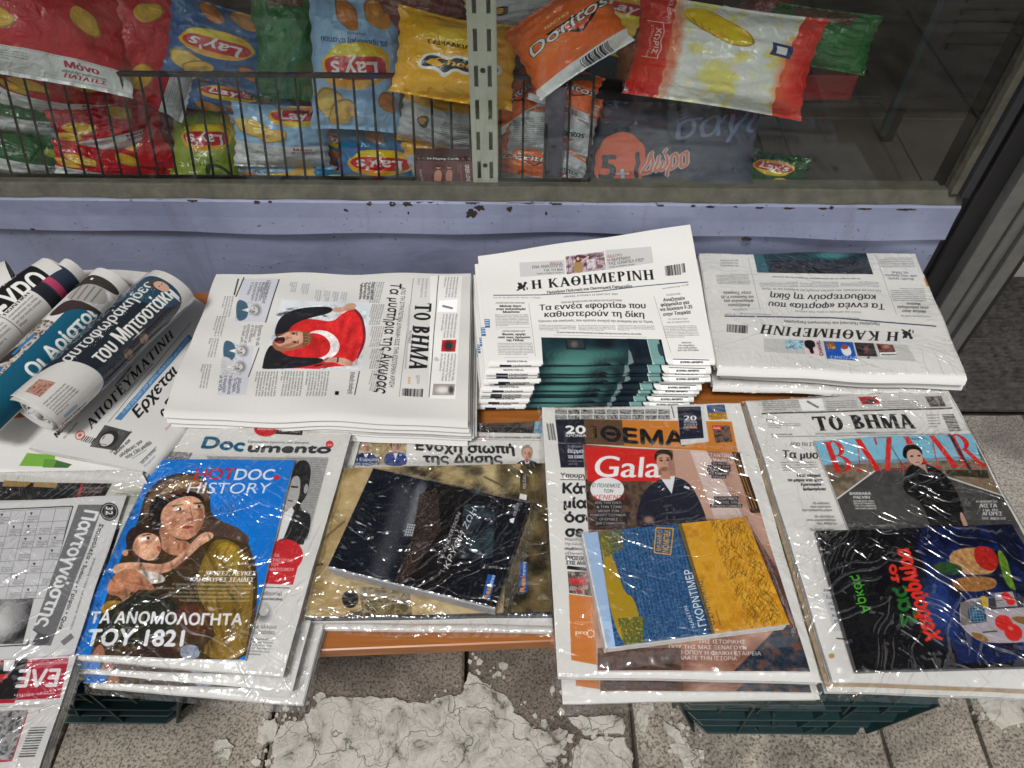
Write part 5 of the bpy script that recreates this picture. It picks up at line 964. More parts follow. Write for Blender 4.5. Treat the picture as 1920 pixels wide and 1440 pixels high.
c.soft(1090, 420, 120, 70, (214, 196, 150), 25, .8); c.soft(1160, 400, 50, 90, (60, 50, 34), 10, .6); c.soft(860, 390, 70, 50, (186, 166, 120), 0, .7); c.soft(640, 370, 90, 30, (52, 46, 34), 0, .6); c.line((1040, 400), (1180, 470), 12, (80, 66, 44), .7); c.soft(1000, 370, 40, 30, (50, 44, 32), 0, .6)
c.line((60, 905), (140, 893), 7, (34, 28, 20)); c.line((130, 760), (260, 650), 14, (110, 92, 58), .8)
c.ell(290, 1090, 46, 50, (34, 32, 28)); c.soft(330, 1180, 60, 26, (34, 32, 28), 0, .8); c.pic([(340, 1020), (620, 1030), (640, 1190), (360, 1190)], [(60, 54, 40), (150, 134, 96), (90, 80, 56)], 16, 5)
c.pic([(20, 1195), (1440, 1160), (1440, 1220), (20, 1224)], [(30, 38, 50), (40, 50, 64)], 30, 6)
c.text('πεδίο', (1278, 470), (1278, 392), (1258, 470), (220, 222, 224)); c.poly([(1245, 495), (1285, 505), (1280, 535), (1240, 525)], (228, 228, 226))
c.poly([(1240, 1050), (1242, 880), (1288, 880), (1286, 1054)], (40, 76, 150)); c.text('Real', (1272, 1052), (1275, 962), (1244, 1052), (226, 150, 50), bold=1.2); c.text('news', (1275, 958), (1278, 880), (1252, 958), (228, 232, 240), bold=.5)
c.grain(.012, 7); I5a = c.image('art_book_cover')
Q5b = quad([(700, 878), (993, 944), (929, 1140), (615, 1062)], .356); S5b = flat_S(Q5b, 0.0003, 4)
c = news_canvas(S5b, 620, 460, (16, 19, 28)); c.z(560, 760, 1 / 3)
c.pic([(420, 350), (760, 430), (560, 1040), (150, 920)], [(12, 16, 28), (22, 26, 36), (16, 20, 30)], 40, 5)
for k_ in range(7): c.soft(600 - k_ * 26, 500 + k_ * 80, 75, 70, (98, 98, 102), 0, .38)
for k_ in range(4): c.soft(690 - k_ * 22, 480 + k_ * 70, 40, 60, (176, 178, 184), 0, .42)
c.smooth([(700, 480), (770, 430), (900, 450), (960, 520), (1000, 640), (960, 800), (860, 980), (760, 1060), (540, 1010), (600, 800), (660, 640)], (20, 17, 18)); c.pic([(680, 500), (780, 460), (800, 700), (600, 1000), (540, 990), (640, 720)], [(24, 20, 22), (90, 66, 50), (34, 28, 28), (120, 110, 108)], 7, 6, .8); c.pic([(930, 560), (1110, 560), (1090, 860), (900, 860)], [(22, 28, 34), (60, 84, 92), (30, 38, 46)], (60), 9, .8)
c.poly([(610, 660), (660, 668), (640, 740), (590, 735)], (190, 196, 200)); c.grid([(612, 662), (658, 668), (640, 738), (594, 733)], 4, 5, 3, (40, 40, 46)); c.soft(1000, 470, 60, 30, (110, 130, 142), 20, .6)
c.text('ΚΡΥΦΗ ΖΩΗ', (838, 928), (1000, 590), (812, 905), (220, 222, 226), bold=.1); c.text('V. ANDERSSON', (808, 870), (912, 610), (790, 856), (200, 202, 208)); c.text('πεδίο', (1220, 628), (1242, 556), (1200, 618), (220, 222, 226)); c.poly([(1186, 640), (1216, 632), (1208, 664), (1190, 658)], (232, 232, 232))
c.poly([(1030, 1086), (1064, 948), (1108, 960), (1074, 1100)], (40, 90, 170)); c.text('Real', (1062, 1094), (1086, 1018), (1034, 1086), (230, 156, 50), bold=1.3); c.text('news', (1086, 1018), (1106, 958), (1064, 1010), (228, 232, 240), bold=.5)
c.grain(.02, 8); I5b = c.image('novel_cover_dark')

# ---- 6. bundle with the red-banner magazine and the grass book ----
Q6 = quad([(1016, 765), (1388, 757), (1541, 1279), (1046, 1269)], .340); S6 = flat_S(Q6, .0012, 5)
c = news_canvas(S6, 700, 900, (216, 215, 211)); c.z(1000, 740, .3957)
c.text('Special edition', (96, 64), (335, 62), (96, 50), (190, 110, 80), bold=1); c.text('/ μιλούν', (345, 60), (460, 58), (345, 44), (60, 60, 60), it=.15)
for i_ in range(9):
    for j_ in range(2): c.pic([(102 + i_ * 61, 70 + j_ * 26), (158 + i_ * 61, 70 + j_ * 26), (160 + i_ * 61, 92 + j_ * 26), (104 + i_ * 61, 92 + j_ * 26)], [(60, 60, 60), (170, 170, 168), (110, 110, 110)], 6, i_ * 3 + j_)
c.poly([(104, 118), (240, 116), (260, 232), (118, 228)], (28, 30, 46)); c.poly([(240, 116), (940, 128), (970, 275), (245, 234)], (196, 122, 46)); c.poly([(240, 116), (420, 120), (430, 240), (245, 234)], (60, 50, 50), .75)
c.t('20', 150, 246, 184, 38, 0, col=(235, 235, 235), bold=2.2, boldy=1); c.t('ΧΡΟΝΙΑ', 150, 250, 200, 12, 0, col=(235, 235, 235), bold=.8)
c.poly([(274, 150), (298, 150), (302, 206), (280, 206)], (20, 18, 18)); c.text('ΠΡΩΤΟ', (294, 204), (290, 154), (280, 204), (200, 140, 60), bold=.4)
c.text('ΘΕΜΑ', (316, 214), (718, 240), (314, 148), (22, 20, 22), bold=3.6, boldy=1)
c.poly([(676, 48), (806, 44), (832, 222), (700, 240)], (206, 205, 204)); c.poly([(682, 58), (792, 56), (808, 205), (696, 212)], (30, 32, 50)); c.t('20', 712, 772, 122, 24, 0, col=(235, 235, 235), bold=1.2); [c.t(st, 712, 775, 134 + 13 * k_, 10, 0, col=(225, 225, 225), bold=.6) for k_, st in enumerate(('ΧΡΟΝΙΑ', 'ΧΤΙΖΕΙ', 'ΘΕΜΑ'))]; c.text('ΘΕΜΑ', (726, 160), (776, 160), (726, 148), (210, 130, 60), bold=.8)
c.line((652, 42), (668, 110), 4, (40, 40, 40)); c.pic([(820, 50), (905, 46), (920, 116), (832, 120)], [(40, 70, 130), (60, 86, 140), (90, 100, 110)], 20, 4); c.pic([(828, 86), (914, 84), (920, 116), (832, 120)], [(190, 140, 40), (150, 104, 26), (220, 176, 70)], 8, 5)
c.pic([(846, 146), (928, 146), (946, 222), (864, 228)], [(60, 46, 44), (130, 100, 84), (40, 34, 36)], 14, 8); c.poly([(848, 147), (888, 147), (892, 166), (853, 166)], (204, 44, 44)); c.t('Gala', 852, 886, 162, 11, 0, col=(240, 235, 235), bold=.5)
c.bars((62, 136), (94, 136), (106, 216), (74, 216), 3); [c.line((64 + k_ * .7, 140 + k_ * 4), (96 + k_ * .7, 140 + k_ * 4), 2, (60, 60, 60), .8) for k_ in range(19)]; c.poly([(62, 136), (94, 136), (106, 216), (74, 216)], (216, 215, 211), .35)
c.poly([(116, 230), (250, 232), (240, 345), (130, 345)], (32, 32, 52)); c.t('Σοβαρό', 160, 228, 250, 11, 0, col=(220, 220, 226)); c.t('Βέρμαχτ', 162, 262, 276, 20, 0, col=(235, 235, 238), bold=.8); c.t('τα εκκένω', 164, 268, 302, 20, 0, col=(235, 235, 238), bold=.8); c.block((164, 310), (250, 310), (254, 336), (168, 336), 2, (200, 200, 206), seed=1, part=14)
c.t('Υπουργός', 128, 290, 392, 22, .02, col=(40, 40, 40), bold=.7); c.line((128, 402), (250, 404), 3, (40, 40, 40))
for k_, (st, x0, x1) in enumerate((('Κάτι', 134, 290), ('μία μ', 140, 310), ('όσοι', 146, 320), ('σε α', 150, 310))): c.t(st, x0, x1, 466 + 68 * k_, 46, .02, col=(28, 28, 30), bold=2.4, boldy=1)
for k_, st in enumerate(('Νομοσχέδιο', 'της ΓΑΙΑΟΣΕ', 'συμβάσεις με', '«Daniel» ■')): c.t(st, 148, 262 + 4 * k_, 690 + 22 * k_, 13, .03, col=(60, 60, 60), bold=.8 if k_ == 2 else 0)
c.t('ΠΡΟΣΘΕΤΑ', 152, 275, 782, 20, .04, col=(30, 30, 32), bold=.8); c.t('ΣΤΙΣ ΑΜΜΟ', 154, 272, 804, 18, .04, col=(30, 30, 32), bold=.8); c.line((160, 818), (270, 830), 16, (30, 30, 32))
c.pic([(162, 838), (270, 838), (280, 955), (170, 940)], [(120, 110, 100), (60, 50, 48), (180, 172, 160), (150, 60, 56)], 12, 6); c.poly([(166, 868), (250, 864), (252, 905), (172, 900)], (190, 50, 54), .85)
c.poly([(168, 945), (290, 960), (300, 1280), (180, 1258)], (196, 120, 58)); c.t('Η ενέργεια είναι', 198, 300, 1082, 10, 0, col=(225, 200, 180)); c.t('pro', 198, 256, 1134, 22, .05, col=(238, 226, 216), bold=.6)
for k_ in range(9): a_ = k_ * .7; c.ell(272 + 17 * math.cos(a_), 1132 + 17 * math.sin(a_), 4, 4, (238, 226, 216))
c.grain(.012, 9); I6 = c.image('page_orange_banner')
Q6m = quad([(1093, 834), (1390, 849), (1520, 1259), (1121, 1257)], .346); S6m = flat_S(Q6m, .0012, 5)
c = news_canvas(S6m, 560, 760, (150, 108, 92)); c.z(1000, 740, .3957)
c.pic([(230, 230), (1000, 270), (1330, 1320), (300, 1320)], [(124, 84, 68), (158, 116, 98), (186, 150, 134)], 90, 3)
c.pic([(240, 400), (560, 400), (560, 640), (250, 640)], [(60, 46, 42), (104, 82, 66), (44, 36, 34)], 40, 5); c.poly([(660, 258), (740, 262), (860, 590), (700, 590)], (190, 152, 134)); c.poly([(740, 262), (820, 266), (1000, 590), (860, 590)], (206, 186, 178)); c.poly([(940, 270), (985, 275), (1085, 560), (1030, 560)], (62, 40, 30)); [c.line((945 + k_ * 12, 300), (1030 + k_ * 14, 540), 4, (190, 150, 80), .8) for k_ in range(3)]
c.pic([(1040, 640), (1200, 900), (1325, 1310), (1180, 1310)], [(120, 72, 52), (74, 60, 62), (96, 58, 44)], 50, 8); c.pic([(1180, 1080), (1300, 1160), (1320, 1310), (950, 1310)], [(30, 36, 46), (50, 60, 74), (110, 70, 56)], 18, 9)
c.poly([(243, 242), (590, 262), (600, 410), (258, 410)], (206, 40, 36)); 
c.text('Gala', (276, 388), (600, 392), (282, 280), (236, 236, 236), it=.14, bold=2.2)
c.smooth([(480, 610), (510, 480), (560, 420), (640, 385), (720, 400), (770, 460), (820, 580), (830, 640), (540, 650)], (34, 36, 50)); c.poly([(600, 390), (672, 385), (656, 470)], (222, 222, 226)); c.line((640, 470), (650, 600), 3, (14, 14, 20)); [c.ell(632 + 34 * (k_ % 2), 545 + 38 * (k_ // 2), 5, 5, (90, 90, 100)) for k_ in range(4)]; c.poly([(716, 430), (742, 440), (738, 450), (712, 440)], (214, 214, 220))
c.smooth([(578, 318), (570, 280), (600, 258), (644, 260), (664, 286), (656, 318), (640, 300), (596, 298)], (46, 36, 32)); c.smooth([(582, 296), (600, 280), (640, 282), (654, 306), (648, 345), (626, 374), (602, 366), (586, 340)], (196, 150, 126)); c.soft(618, 358, 26, 14, (120, 90, 76), 0, .7); c.soft(646, 325, 10, 30, (140, 100, 84), 0, .6); c.line((596, 302), (612, 300), 4, (50, 36, 32)); c.line((630, 299), (646, 301), 4, (50, 36, 32)); c.line((622, 312), (625, 332), 4, (150, 104, 86), .8); c.poly([(608, 360), (646, 355), (650, 400), (606, 400)], (184, 136, 112)); c.ell(606, 312, 8, 4, (40, 30, 28)); c.ell(636, 310, 8, 4, (40, 30, 28)); c.line((612, 346), (636, 344), 4, (130, 70, 64)); c.soft(620, 356, 18, 8, (110, 80, 66), 0, .5); c.soft(546, 592, 26, 18, (190, 140, 116), 0, .9)
c.ell(350, 448, 80, 56, (226, 226, 226)); c.text('Ο ΠΟΛΕΜΟΣ', (276, 438), (410, 440), (280, 420), (50, 50, 54), it=.1); c.text('ΤΩΝ', (330, 464), (376, 464), (332, 448), (50, 50, 54), it=.1); c.text('ΚΕΝΕΝΤΙ', (282, 496), (428, 498), (286, 474), (196, 40, 44), it=.1)
for k_, (st, x0, x1) in enumerate((('ΑΠΟ ΤΗΝ ΕΘΕΛ', 290, 418), ('& ΤΗΝ ΤΖΑΚΙ', 300, 418), ('ΜΕΧΡΙ ΤΟΝ', 306, 406), ('ΡΟΜΠΕΡΤ ΤΖΟΥΝΙΟΡ,', 268, 442), ('ΟΙ ΕΡΙΔΕΣ', 312, 402), ('ΔΕΝ ΣΤΑΜΑΤΟΥΝ', 294, 432))): c.poly([(x0 - 5, 502 + 19.5 * k_), (x1 + 5, 502 + 19.5 * k_), (x1 + 5, 520 + 19.5 * k_), (x0 - 5, 520 + 19.5 * k_)], (30, 28, 34), .85); c.t(st, x0, x1, 518 + 19.5 * k_, 12, 0, col=(215, 212, 210), bold=.3)
for k_, st in enumerate(('ΚΩΝΣΤΑΝΤΙΝΟΣ', 'ΤΖΟΥΜΗΣ')): c.t(st, 762 + 10 * k_, 965 - 10 * k_, 292 + 24 * k_, 17, .02, col=(222, 214, 210))
for k_, st in enumerate(('ΤΟ ΝΕΟ', 'ΑΣΤΕΡΙ ΤΟΥ', 'PRIME TIME', 'ΣΕ ΔΙΕΘΝΗ', 'ΤΡΟΧΙΑ')): hw = (34, 54, 54, 46, 34)[k_]; c.poly([(878 - hw, 318 + 16 * k_), (880 + hw, 318 + 16 * k_), (880 + hw, 333 + 16 * k_), (878 - hw, 333 + 16 * k_)], (34, 28, 30)); c.t(st, 882 - hw, 876 + hw, 331 + 16 * k_, 10, 0, col=(228, 224, 222), bold=.4)
for k_, st in enumerate(('ΜΑΝΟΣ', 'ΠΕΡΡΑΚΗΣ')): c.t(st, 858 - 28 * k_, 945 + 30 * k_, 455 + 22 * k_, 16, 0, col=(222, 214, 210))
for k_, st in enumerate(('Ο ΖΩΝΤΑΝΟΣ', 'ΘΡΥΛΟΣ ΤΗΣ', 'ΑΡΧΙΤΕΚΤΟΝΙΚΗΣ')): hw = (56, 54, 74)[k_]; c.poly([(912 - hw, 482 + 18 * k_), (916 + hw, 482 + 18 * k_), (916 + hw, 499 + 18 * k_), (912 - hw, 499 + 18 * k_)], (34, 28, 30)); c.t(st, 916 - hw, 912 + hw, 497 + 18 * k_, 11, 0, col=(228, 224, 222), bold=.4)
c.poly([(978, 275), (1028, 278), (1060, 388), (1006, 385)], (232, 232, 232)); [c.line((992 + k_ * 2.6, 290 + k_ * 8), (1028 + k_ * 2.6, 291 + k_ * 8), 4 if k_ % 3 else 6, (40, 40, 46)) for k_ in range(8)]
c.block((1060, 400), (1110, 540), (1080, 545), (1030, 402), 4, (200, 190, 180), seed=3, part=30)
for k_, (st, x0, x1) in enumerate((('ΤΗΣ ΙΣΤΟΡΙΚΗΣ', 780, 1005), ('ΠΟΥ ΤΗΣ ΜΑΣ ΞΕΝΑΓΟΥΝ', 640, 1010), ('ΣΤΟΝ ΤΟΠΟ ΟΠΟΥ Η ΦΙΛΙΚΗ ΕΤΑΙΡΕΙΑ', 530, 1080), ('ΑΛΛΑΞΕ ΤΗΝ ΙΣΤΟΡΙΑ', 670, 965))): c.t(st, x0, x1, 1178 + 26 * k_, 19, .01, col=(222, 218, 214), bold=.2)
c.pic([(305, 1200), (700, 1200), (700, 1305), (305, 1305)], [(40, 30, 28), (90, 62, 50), (60, 44, 38)], 12, 11, .9)
c.grain(.015, 10); I6m = c.image('magazine_red_banner')
Q6b = quad([(1093, 1000), (1398, 969), (1481, 1170), (1138, 1214)], .368); S6b = flat_S(Q6b, .0003, 5)
c = news_canvas(S6b, 600, 460, (60, 90, 130)); c.z(1000, 740, .3957)
c.poly([(230, 655), (310, 648), (400, 1195), (350, 1205)], (158, 184, 216)); c.pic([(305, 648), (690, 600), (860, 1140), (390, 1200)], [(28, 62, 100), (44, 84, 128), (74, 112, 150)], (5), 4); 
for k_ in range(40): r = random.Random(k_); x = 380 + k_ * 8.6; c.line((x, 640 - k_), (x + 100 + r.uniform(-6, 6), 1170 - k_ * 1.5), r.uniform(1.5, 4), (24, 54, 92) if k_ % 2 else (88, 124, 160), .45)
c.smooth([(305, 650), (345, 645), (370, 760), (400, 830), (430, 940), (480, 960), (520, 1130), (520, 1180), (430, 1192), (380, 1080), (340, 900), (330, 760)], (166, 136, 34)); c.pic([(305, 650), (420, 640), (430, 720), (340, 780)], [(150, 120, 36), (60, 80, 70), (180, 150, 50)], 8, 7, .8); c.pic([(400, 1060), (520, 1050), (520, 1180), (430, 1190)], [(150, 124, 30), (60, 84, 60), (190, 160, 40)], 6, 8)
c.poly([(680, 602), (1006, 578), (1216, 1090), (850, 1140)], (188, 132, 30)); c.pic([(680, 602), (1006, 578), (1216, 1090), (850, 1140)], [(196, 140, 30), (208, 156, 50), (186, 128, 28)], 40, 9)
rg = random.Random(5)
for k_ in range(1500):
    t_ = rg.random(); s_ = rg.random() ** .75; x = 700 + s_ * 300 + t_ * 185 + 20; y = 600 - s_ * 22 + t_ * 530 * .98
    x = min(x, 1000 + t_ * 205); a_ = rg.uniform(-2.6, -.4); l_ = rg.uniform(14, 46); cc = rg.choice(((96, 62, 14), (70, 46, 14), (150, 104, 20), (218, 168, 56), (232, 190, 90), (120, 80, 16))); dark = s_ > .35
    x2, y2 = x + math.cos(a_) * l_, y + math.sin(a_) * l_
    if x2 > 1000 + (y2 - 590) * .4 or y2 < 590 or x2 < 700 + (y2 - 600) * .36: continue
    c.line((x, y), (x2, y2), rg.uniform(1.2, 2.6), cc if dark else (206, 154, 44), .75)
c.poly([(676, 604), (700, 602), (862, 1138), (838, 1142)], (30, 42, 60), .55)
c.text('ΝΑΝΤΙΝ', (768, 1104), (728, 1000), (752, 1108), (225, 228, 232), bold=.2); c.text('ΓΚΟΡΝΤΙΜΕΡ', (822, 1096), (748, 826), (784, 1104), (228, 232, 236), bold=.6); c.text('Ο ΣΥΝΤΗΡΗΤΗΣ', (862, 1090), (800, 878), (840, 1094), (54, 64, 70), bold=.4); c.text('Μυθιστόρημα', (890, 1092), (868, 1020), (882, 1094), (60, 60, 50))
for P in ([(582, 630), (664, 634), (650, 758), (572, 748)],):
    for a_ in range(4): c.line(P[a_], P[(a_ + 1) % 4], 5, (222, 160, 44))
c.text('ΒΡΑΒΕΙΟ', (604, 742), (610, 642), (584, 740), (222, 160, 44), bold=.5); c.text('ΝΟΜΠΕΛ', (638, 750), (650, 640), (610, 748), (222, 160, 44), bold=1)
c.grain(.012, 11); I6b = c.image('novel_cover_grass')

# ---- 7. bundle with the fashion magazine and the black comic ----
Q7 = quad([(1398, 751), (1781, 735), (2080, 1296), (1562, 1279)], .342); S7 = flat_S(Q7, .0012, 6)
c = news_canvas(S7, 700, 820, (218, 217, 213)); c.z(1380, 720, .4027)
c.poly([(100, 72), (985, 45), (1005, 108), (125, 135)], (196, 195, 192)); c.line((120, 138), (1008, 112), 6, (50, 50, 52))
c.poly([(290, 72), (400, 68), (415, 122), (310, 126)], (232, 232, 230)); c.line((330, 80), (385, 110), 10, (120, 120, 120)); c.poly([(568, 60), (655, 56), (672, 92), (590, 96)], (176, 40, 44)); c.soft(625, 80, 26, 14, (40, 34, 34), 0, .8); c.pic([(878, 58), (955, 56), (978, 104), (905, 106)], [(170, 160, 150), (60, 56, 54), (120, 112, 106)], 14, 3)
for k_, (x0, x1) in enumerate(((118, 290), (415, 560), (678, 850))): c.block((x0, 78), (x1, 74), (x1 + 10, 122), (x0 + 12, 126), 5, seed=k_, part=28, bold=.2)
c.text('ΤΟ ΒΗΜΑ', (372, 218), (842, 208), (352, 152), (30, 30, 32), serif=(.24, .11), bold=.8); c.line((370, 232), (840, 224), 9, (180, 180, 180)); c.t('ΤΗΣ ΚΥΡΙΑΚΗΣ', 560, 650, 232, 9, 0, col=(50, 50, 50), bold=.4)
c.t('€4,25', 140, 172, 172, 9, 0, col=(30, 30, 30), bold=.5); c.block((148, 182), (300, 182), (304, 206), (152, 206), 3, seed=5, part=30); c.t('Κυριακή 23 Μαρτίου 2025', 165, 262, 238, 7, 0, col=(40, 40, 40), bold=.4); c.line((166, 246), (1000, 232), 3, (110, 110, 110))
c.bars((955, 140), (1012, 138), (1055, 222), (995, 224), 4); c.poly([(955, 140), (1012, 138), (1055, 222), (995, 224)], (218, 217, 213)); [c.line((960 + k_ * 3.3, 144 + k_ * 7.4), (1014 + k_ * 3.3, 142 + k_ * 7.4), 3 + (k_ % 3), (44, 44, 46)) for k_ in range(11)]; c.block((888, 140), (945, 138), (955, 204), (898, 206), 5, seed=6, part=12)
c.t('ΑΠΟ ΤΗ ΣΤΡΑΤ', 252, 410, 288, 16, 0, col=(50, 50, 50), bold=.5); c.t('Τα μυστήρια', 216, 520, 344, 36, 0, col=(28, 28, 30), bold=1.4); c.block((206, 360), (370, 360), (384, 404), (220, 408), 4, seed=7, part=34)
for k_, (st, x0, x1) in enumerate((('Πού οδηγεί', 284, 394), ('το μπρα ντε φερ', 240, 402), ('Ερντογάν -', 302, 410), ('Ιμάμογλου', 312, 416))): c.t(st, x0, x1, 432 + 21 * k_, 14, 0, col=(30, 30, 32), bold=1)
for k_, (st, x0, x1) in enumerate((('Οι κάλπες', 358, 436), ('που κρίνουν', 346, 442), ('την επόμενη μέρα', 306, 446))): c.t(st, x0, x1, 560 + 16 * k_, 11, 0, col=(70, 70, 72), bold=.5)
for k_, (st, x0, x1) in enumerate((('Οι εξελίξεις', 366, 458), ('στο μικροσκόπιο', 330, 464), ('της Αθήνας', 376, 470))): c.t(st, x0, x1, 622 + 16 * k_, 11, 0, col=(70, 70, 72), bold=.5)
c.t('Το βαθύ κράτος', 344, 460, 684, 12, 0, col=(50, 50, 50), bold=.5); c.poly([(400, 972), (560, 972), (600, 1150), (455, 1150)], (196, 196, 198)); c.t('ΣΥΝΕΝΤΕΥΞΗ', 408, 500, 966, 10, 0, col=(30, 30, 30), bold=.8)
for k_, st in enumerate(('Ευρωπαίος', '«Ο Τραμπ', 'την Ευρώπη', 'και μόνον', 'το μέλλον»')): c.t(st, 420 + 9 * k_, 530 + 9 * k_, 1000 + 28 * k_, 16, 0, col=(50, 50, 54))
c.line((466, 1184), (600, 1198), 5, (40, 40, 42)); c.ell(445, 1266, 14, 12, (176, 146, 96)); c.line((990, 45), (1110, 260), 2, (150, 150, 150))
c.grain(.012, 12); I7 = c.image('page_wrapped')
Q7m = quad([(1527, 825), (1820, 812), (2010, 1180), (1660, 1170)], .348); S7m = flat_S(Q7m, .0012, 6)
c = news_canvas(S7m, 560, 640, (90, 88, 86)); c.z(1380, 720, .4027)
c.poly([(360, 250), (1095, 220), (1150, 380), (410, 390)], (128, 186, 208)); c.smooth([(400, 372), (600, 352), (800, 350), (1100, 335), (1150, 360), (1160, 400), (420, 400)], (112, 150, 168))
c.pic([(405, 378), (1150, 350), (1260, 560), (480, 560)], [(112, 98, 82), (138, 122, 102), (92, 82, 68)], 26, 4); c.pic([(970, 400), (1170, 400), (1180, 440), (985, 424)], [(44, 42, 34), (70, 62, 48)], 10, 3); c.pic([(1040, 430), (1200, 450), (1230, 520), (1130, 480)], [(140, 120, 96), (120, 100, 80)], 12, 5)
c.poly([(655, 395), (800, 390), (1050, 460), (1290, 540), (1345, 670), (500, 690), (472, 536)], (74, 73, 72)); c.pic([(655, 395), (800, 390), (1050, 460), (1290, 540), (1345, 670), (500, 690), (472, 536)], [(64, 63, 62), (80, 79, 78), (72, 71, 70)], 30, 5, .9)
c.line((468, 536), (660, 394), 7, (214, 214, 214)); c.line((960, 425), (1250, 522), 6, (204, 204, 204)); c.line((700, 500), (690, 690), 10, (160, 158, 154), .0)
c.text('BAZAAR', (452, 412), (1162, 384), (400, 270), (212, 34, 28), serif=(.17, .018), bold=.6); c.text('Harpers', (806, 262), (890, 258), (804, 248), (60, 70, 80)); c.t('GREECE', 1085, 1140, 396, 10, 0, col=(200, 60, 50))
c.line((990, 228), (1092, 402), 11, (40, 52, 60)); c.line((700, 260), (790, 395), 3, (60, 70, 76))
c.smooth([(790, 420), (800, 385), (850, 360), (910, 380), (980, 420), (1040, 520), (1072, 640), (1080, 700), (905, 700), (880, 560), (770, 500)], (22, 22, 24)); c.smooth([(775, 340), (778, 295), (805, 280), (850, 285), (870, 320), (862, 345), (800, 350)], (22, 20, 20)); c.smooth([(792, 340), (800, 305), (845, 302), (868, 330), (872, 365), (848, 386), (815, 370)], (196, 160, 142)); c.poly([(840, 378), (880, 372), (896, 420), (876, 400)], (178, 142, 124)); c.ell(818, 336, 8, 4, (40, 30, 28)); c.ell(852, 334, 8, 4, (40, 30, 28)); c.line((836, 366), (856, 364), 4, (140, 66, 62)); c.smooth([(1050, 590), (1075, 640), (1085, 690), (1065, 680), (1040, 610)], (190, 150, 132))
for k_, (st, x0, x1, h_) in enumerate((('BARBARA', 528, 628, 14), ('PALVIN', 546, 622, 14), ('ΑΠΟΚΛΕΙΣΤΙΚΗ', 545, 642, 8), ('ΦΩΤΟΓΡΑΦΙΣΗ', 548, 644, 8), ('ΓΙΑ ΤΟ HARPERS', 552, 652, 8), ('BAZAAR GREECE', 556, 654, 8))): c.t(st, x0, x1, (516, 534, 549, 560, 571, 583)[k_], h_, 0, col=(228, 228, 226), bold=.7)
for k_, (st, x0, x1, h_) in enumerate((('Η ΑΠΟΛΥΤΗ', 1118, 1214, 10), ('ΛΙΣΤΑ', 1132, 1216, 18), ('ΓΙΑ ΤΙΣ', 1148, 1222, 10), ('ΑΓΟΡΕΣ', 1146, 1240, 18), ('ΤΗΣ ΑΝΟΙΞΗΣ', 1144, 1258, 12))): c.t(st, x0, x1, (552, 575, 592, 612, 632)[k_], h_, 0, col=(228, 228, 226), bold=.7)
c.grain(.014, 13); I7m = c.image('magazine_fashion')
Q7b = quad([(1530, 996), (1897, 983), (2050, 1246), (1606, 1260)], .356); S7b = flat_S(Q7b, .0008, 6)
c = news_canvas(S7b, 640, 480, (14, 14, 18)); c.z(1500, 960, .22913)
c.pic([(900, 130), (1740, 100), (2300, 1200), (1300, 1240)], [(12, 22, 56), (18, 34, 84), (10, 16, 42)], 60, 4); c.soft(1120, 800, 150, 280, (46, 78, 150), -20, .8); c.soft(1200, 420, 160, 120, (22, 40, 100), 0, .6); c.smooth([(1200, 330), (1400, 280), (1600, 320), (1620, 480), (1500, 520), (1260, 500)], (176, 134, 86)); c.smooth([(1420, 270), (1580, 290), (1640, 430), (1560, 500), (1430, 420)], (170, 34, 30)); c.smooth([(1220, 560), (1400, 520), (1620, 540), (1600, 640), (1300, 660)], (150, 104, 56)); c.smooth([(1080, 430), (1200, 400), (1340, 450), (1300, 520), (1120, 500)], (40, 74, 40)); c.smooth([(1600, 300), (1680, 330), (1740, 560), (1780, 660), (1680, 600)], (96, 130, 40)); c.mottle([(1000, 200), (1833, 200), (1833, 700), (1000, 700)], .3, 8, 5); c.poly([(150, 140), (1000, 130), (880, 600), (1000, 1260), (440, 1300)], (14, 14, 18), .8)
c.poly([(1500, 100), (1740, 100), (1850, 500), (1700, 400)], (12, 14, 26), .6)
c.text('Αρκάς', (505, 835), (420, 520), (590, 830), (70, 170, 40), bold=1.2, it=.15); c.text('Σας', (840, 950), (780, 620), (960, 920), (36, 104, 44), bold=3.5, boldy=1); c.text('το', (760, 590), (730, 440), (825, 570), (214, 48, 34), bold=3, boldy=1)
c.text('Χειρούργησα', (1035, 1060), (800, 305), (1165, 1050), (216, 50, 34), bold=3.6, boldy=1)
# the cartoon figures are left out: a fruit machine and soft blots of their colours only
c.smooth([(1300, 720), (1560, 690), (1833, 700), (1960, 760), (2000, 1060), (1500, 1080), (1380, 1000), (1310, 930)], (168, 160, 168)); c.poly([(1310, 740), (1500, 720), (1530, 900), (1320, 930)], (120, 112, 110)); c.smooth([(1372, 775), (1470, 760), (1530, 830), (1520, 900), (1400, 912), (1375, 860)], (44, 70, 92)); c.grid([(1385, 780), (1480, 775), (1510, 895), (1400, 900)], 4, 5, 4, (110, 170, 200)); c.poly([(1540, 700), (1833, 690), (1833, 780), (1545, 800)], (60, 60, 66)); c.poly([(1590, 660), (1740, 650), (1780, 770), (1610, 780)], (156, 150, 156)); c.poly([(1475, 690), (1520, 686), (1540, 780), (1500, 786)], (190, 160, 40))
for (x, y, k_) in ((1690, 700, .55), (1680, 930, 1.1)): c.ell(x - 10 * k_, y - 20 * k_, 70 * k_, 56 * k_, (200, 40, 36), 30); c.ell(x + 60 * k_, y + 50 * k_, 72 * k_, 60 * k_, (200, 40, 36), 40); c.line((x - 60 * k_, y + 40 * k_), (x - 170 * k_, y + 50 * k_), 10 * k_, (50, 80, 50)); c.soft(x + 40 * k_, y + 20 * k_, 24 * k_, 14 * k_, (236, 140, 130), 30, .8)
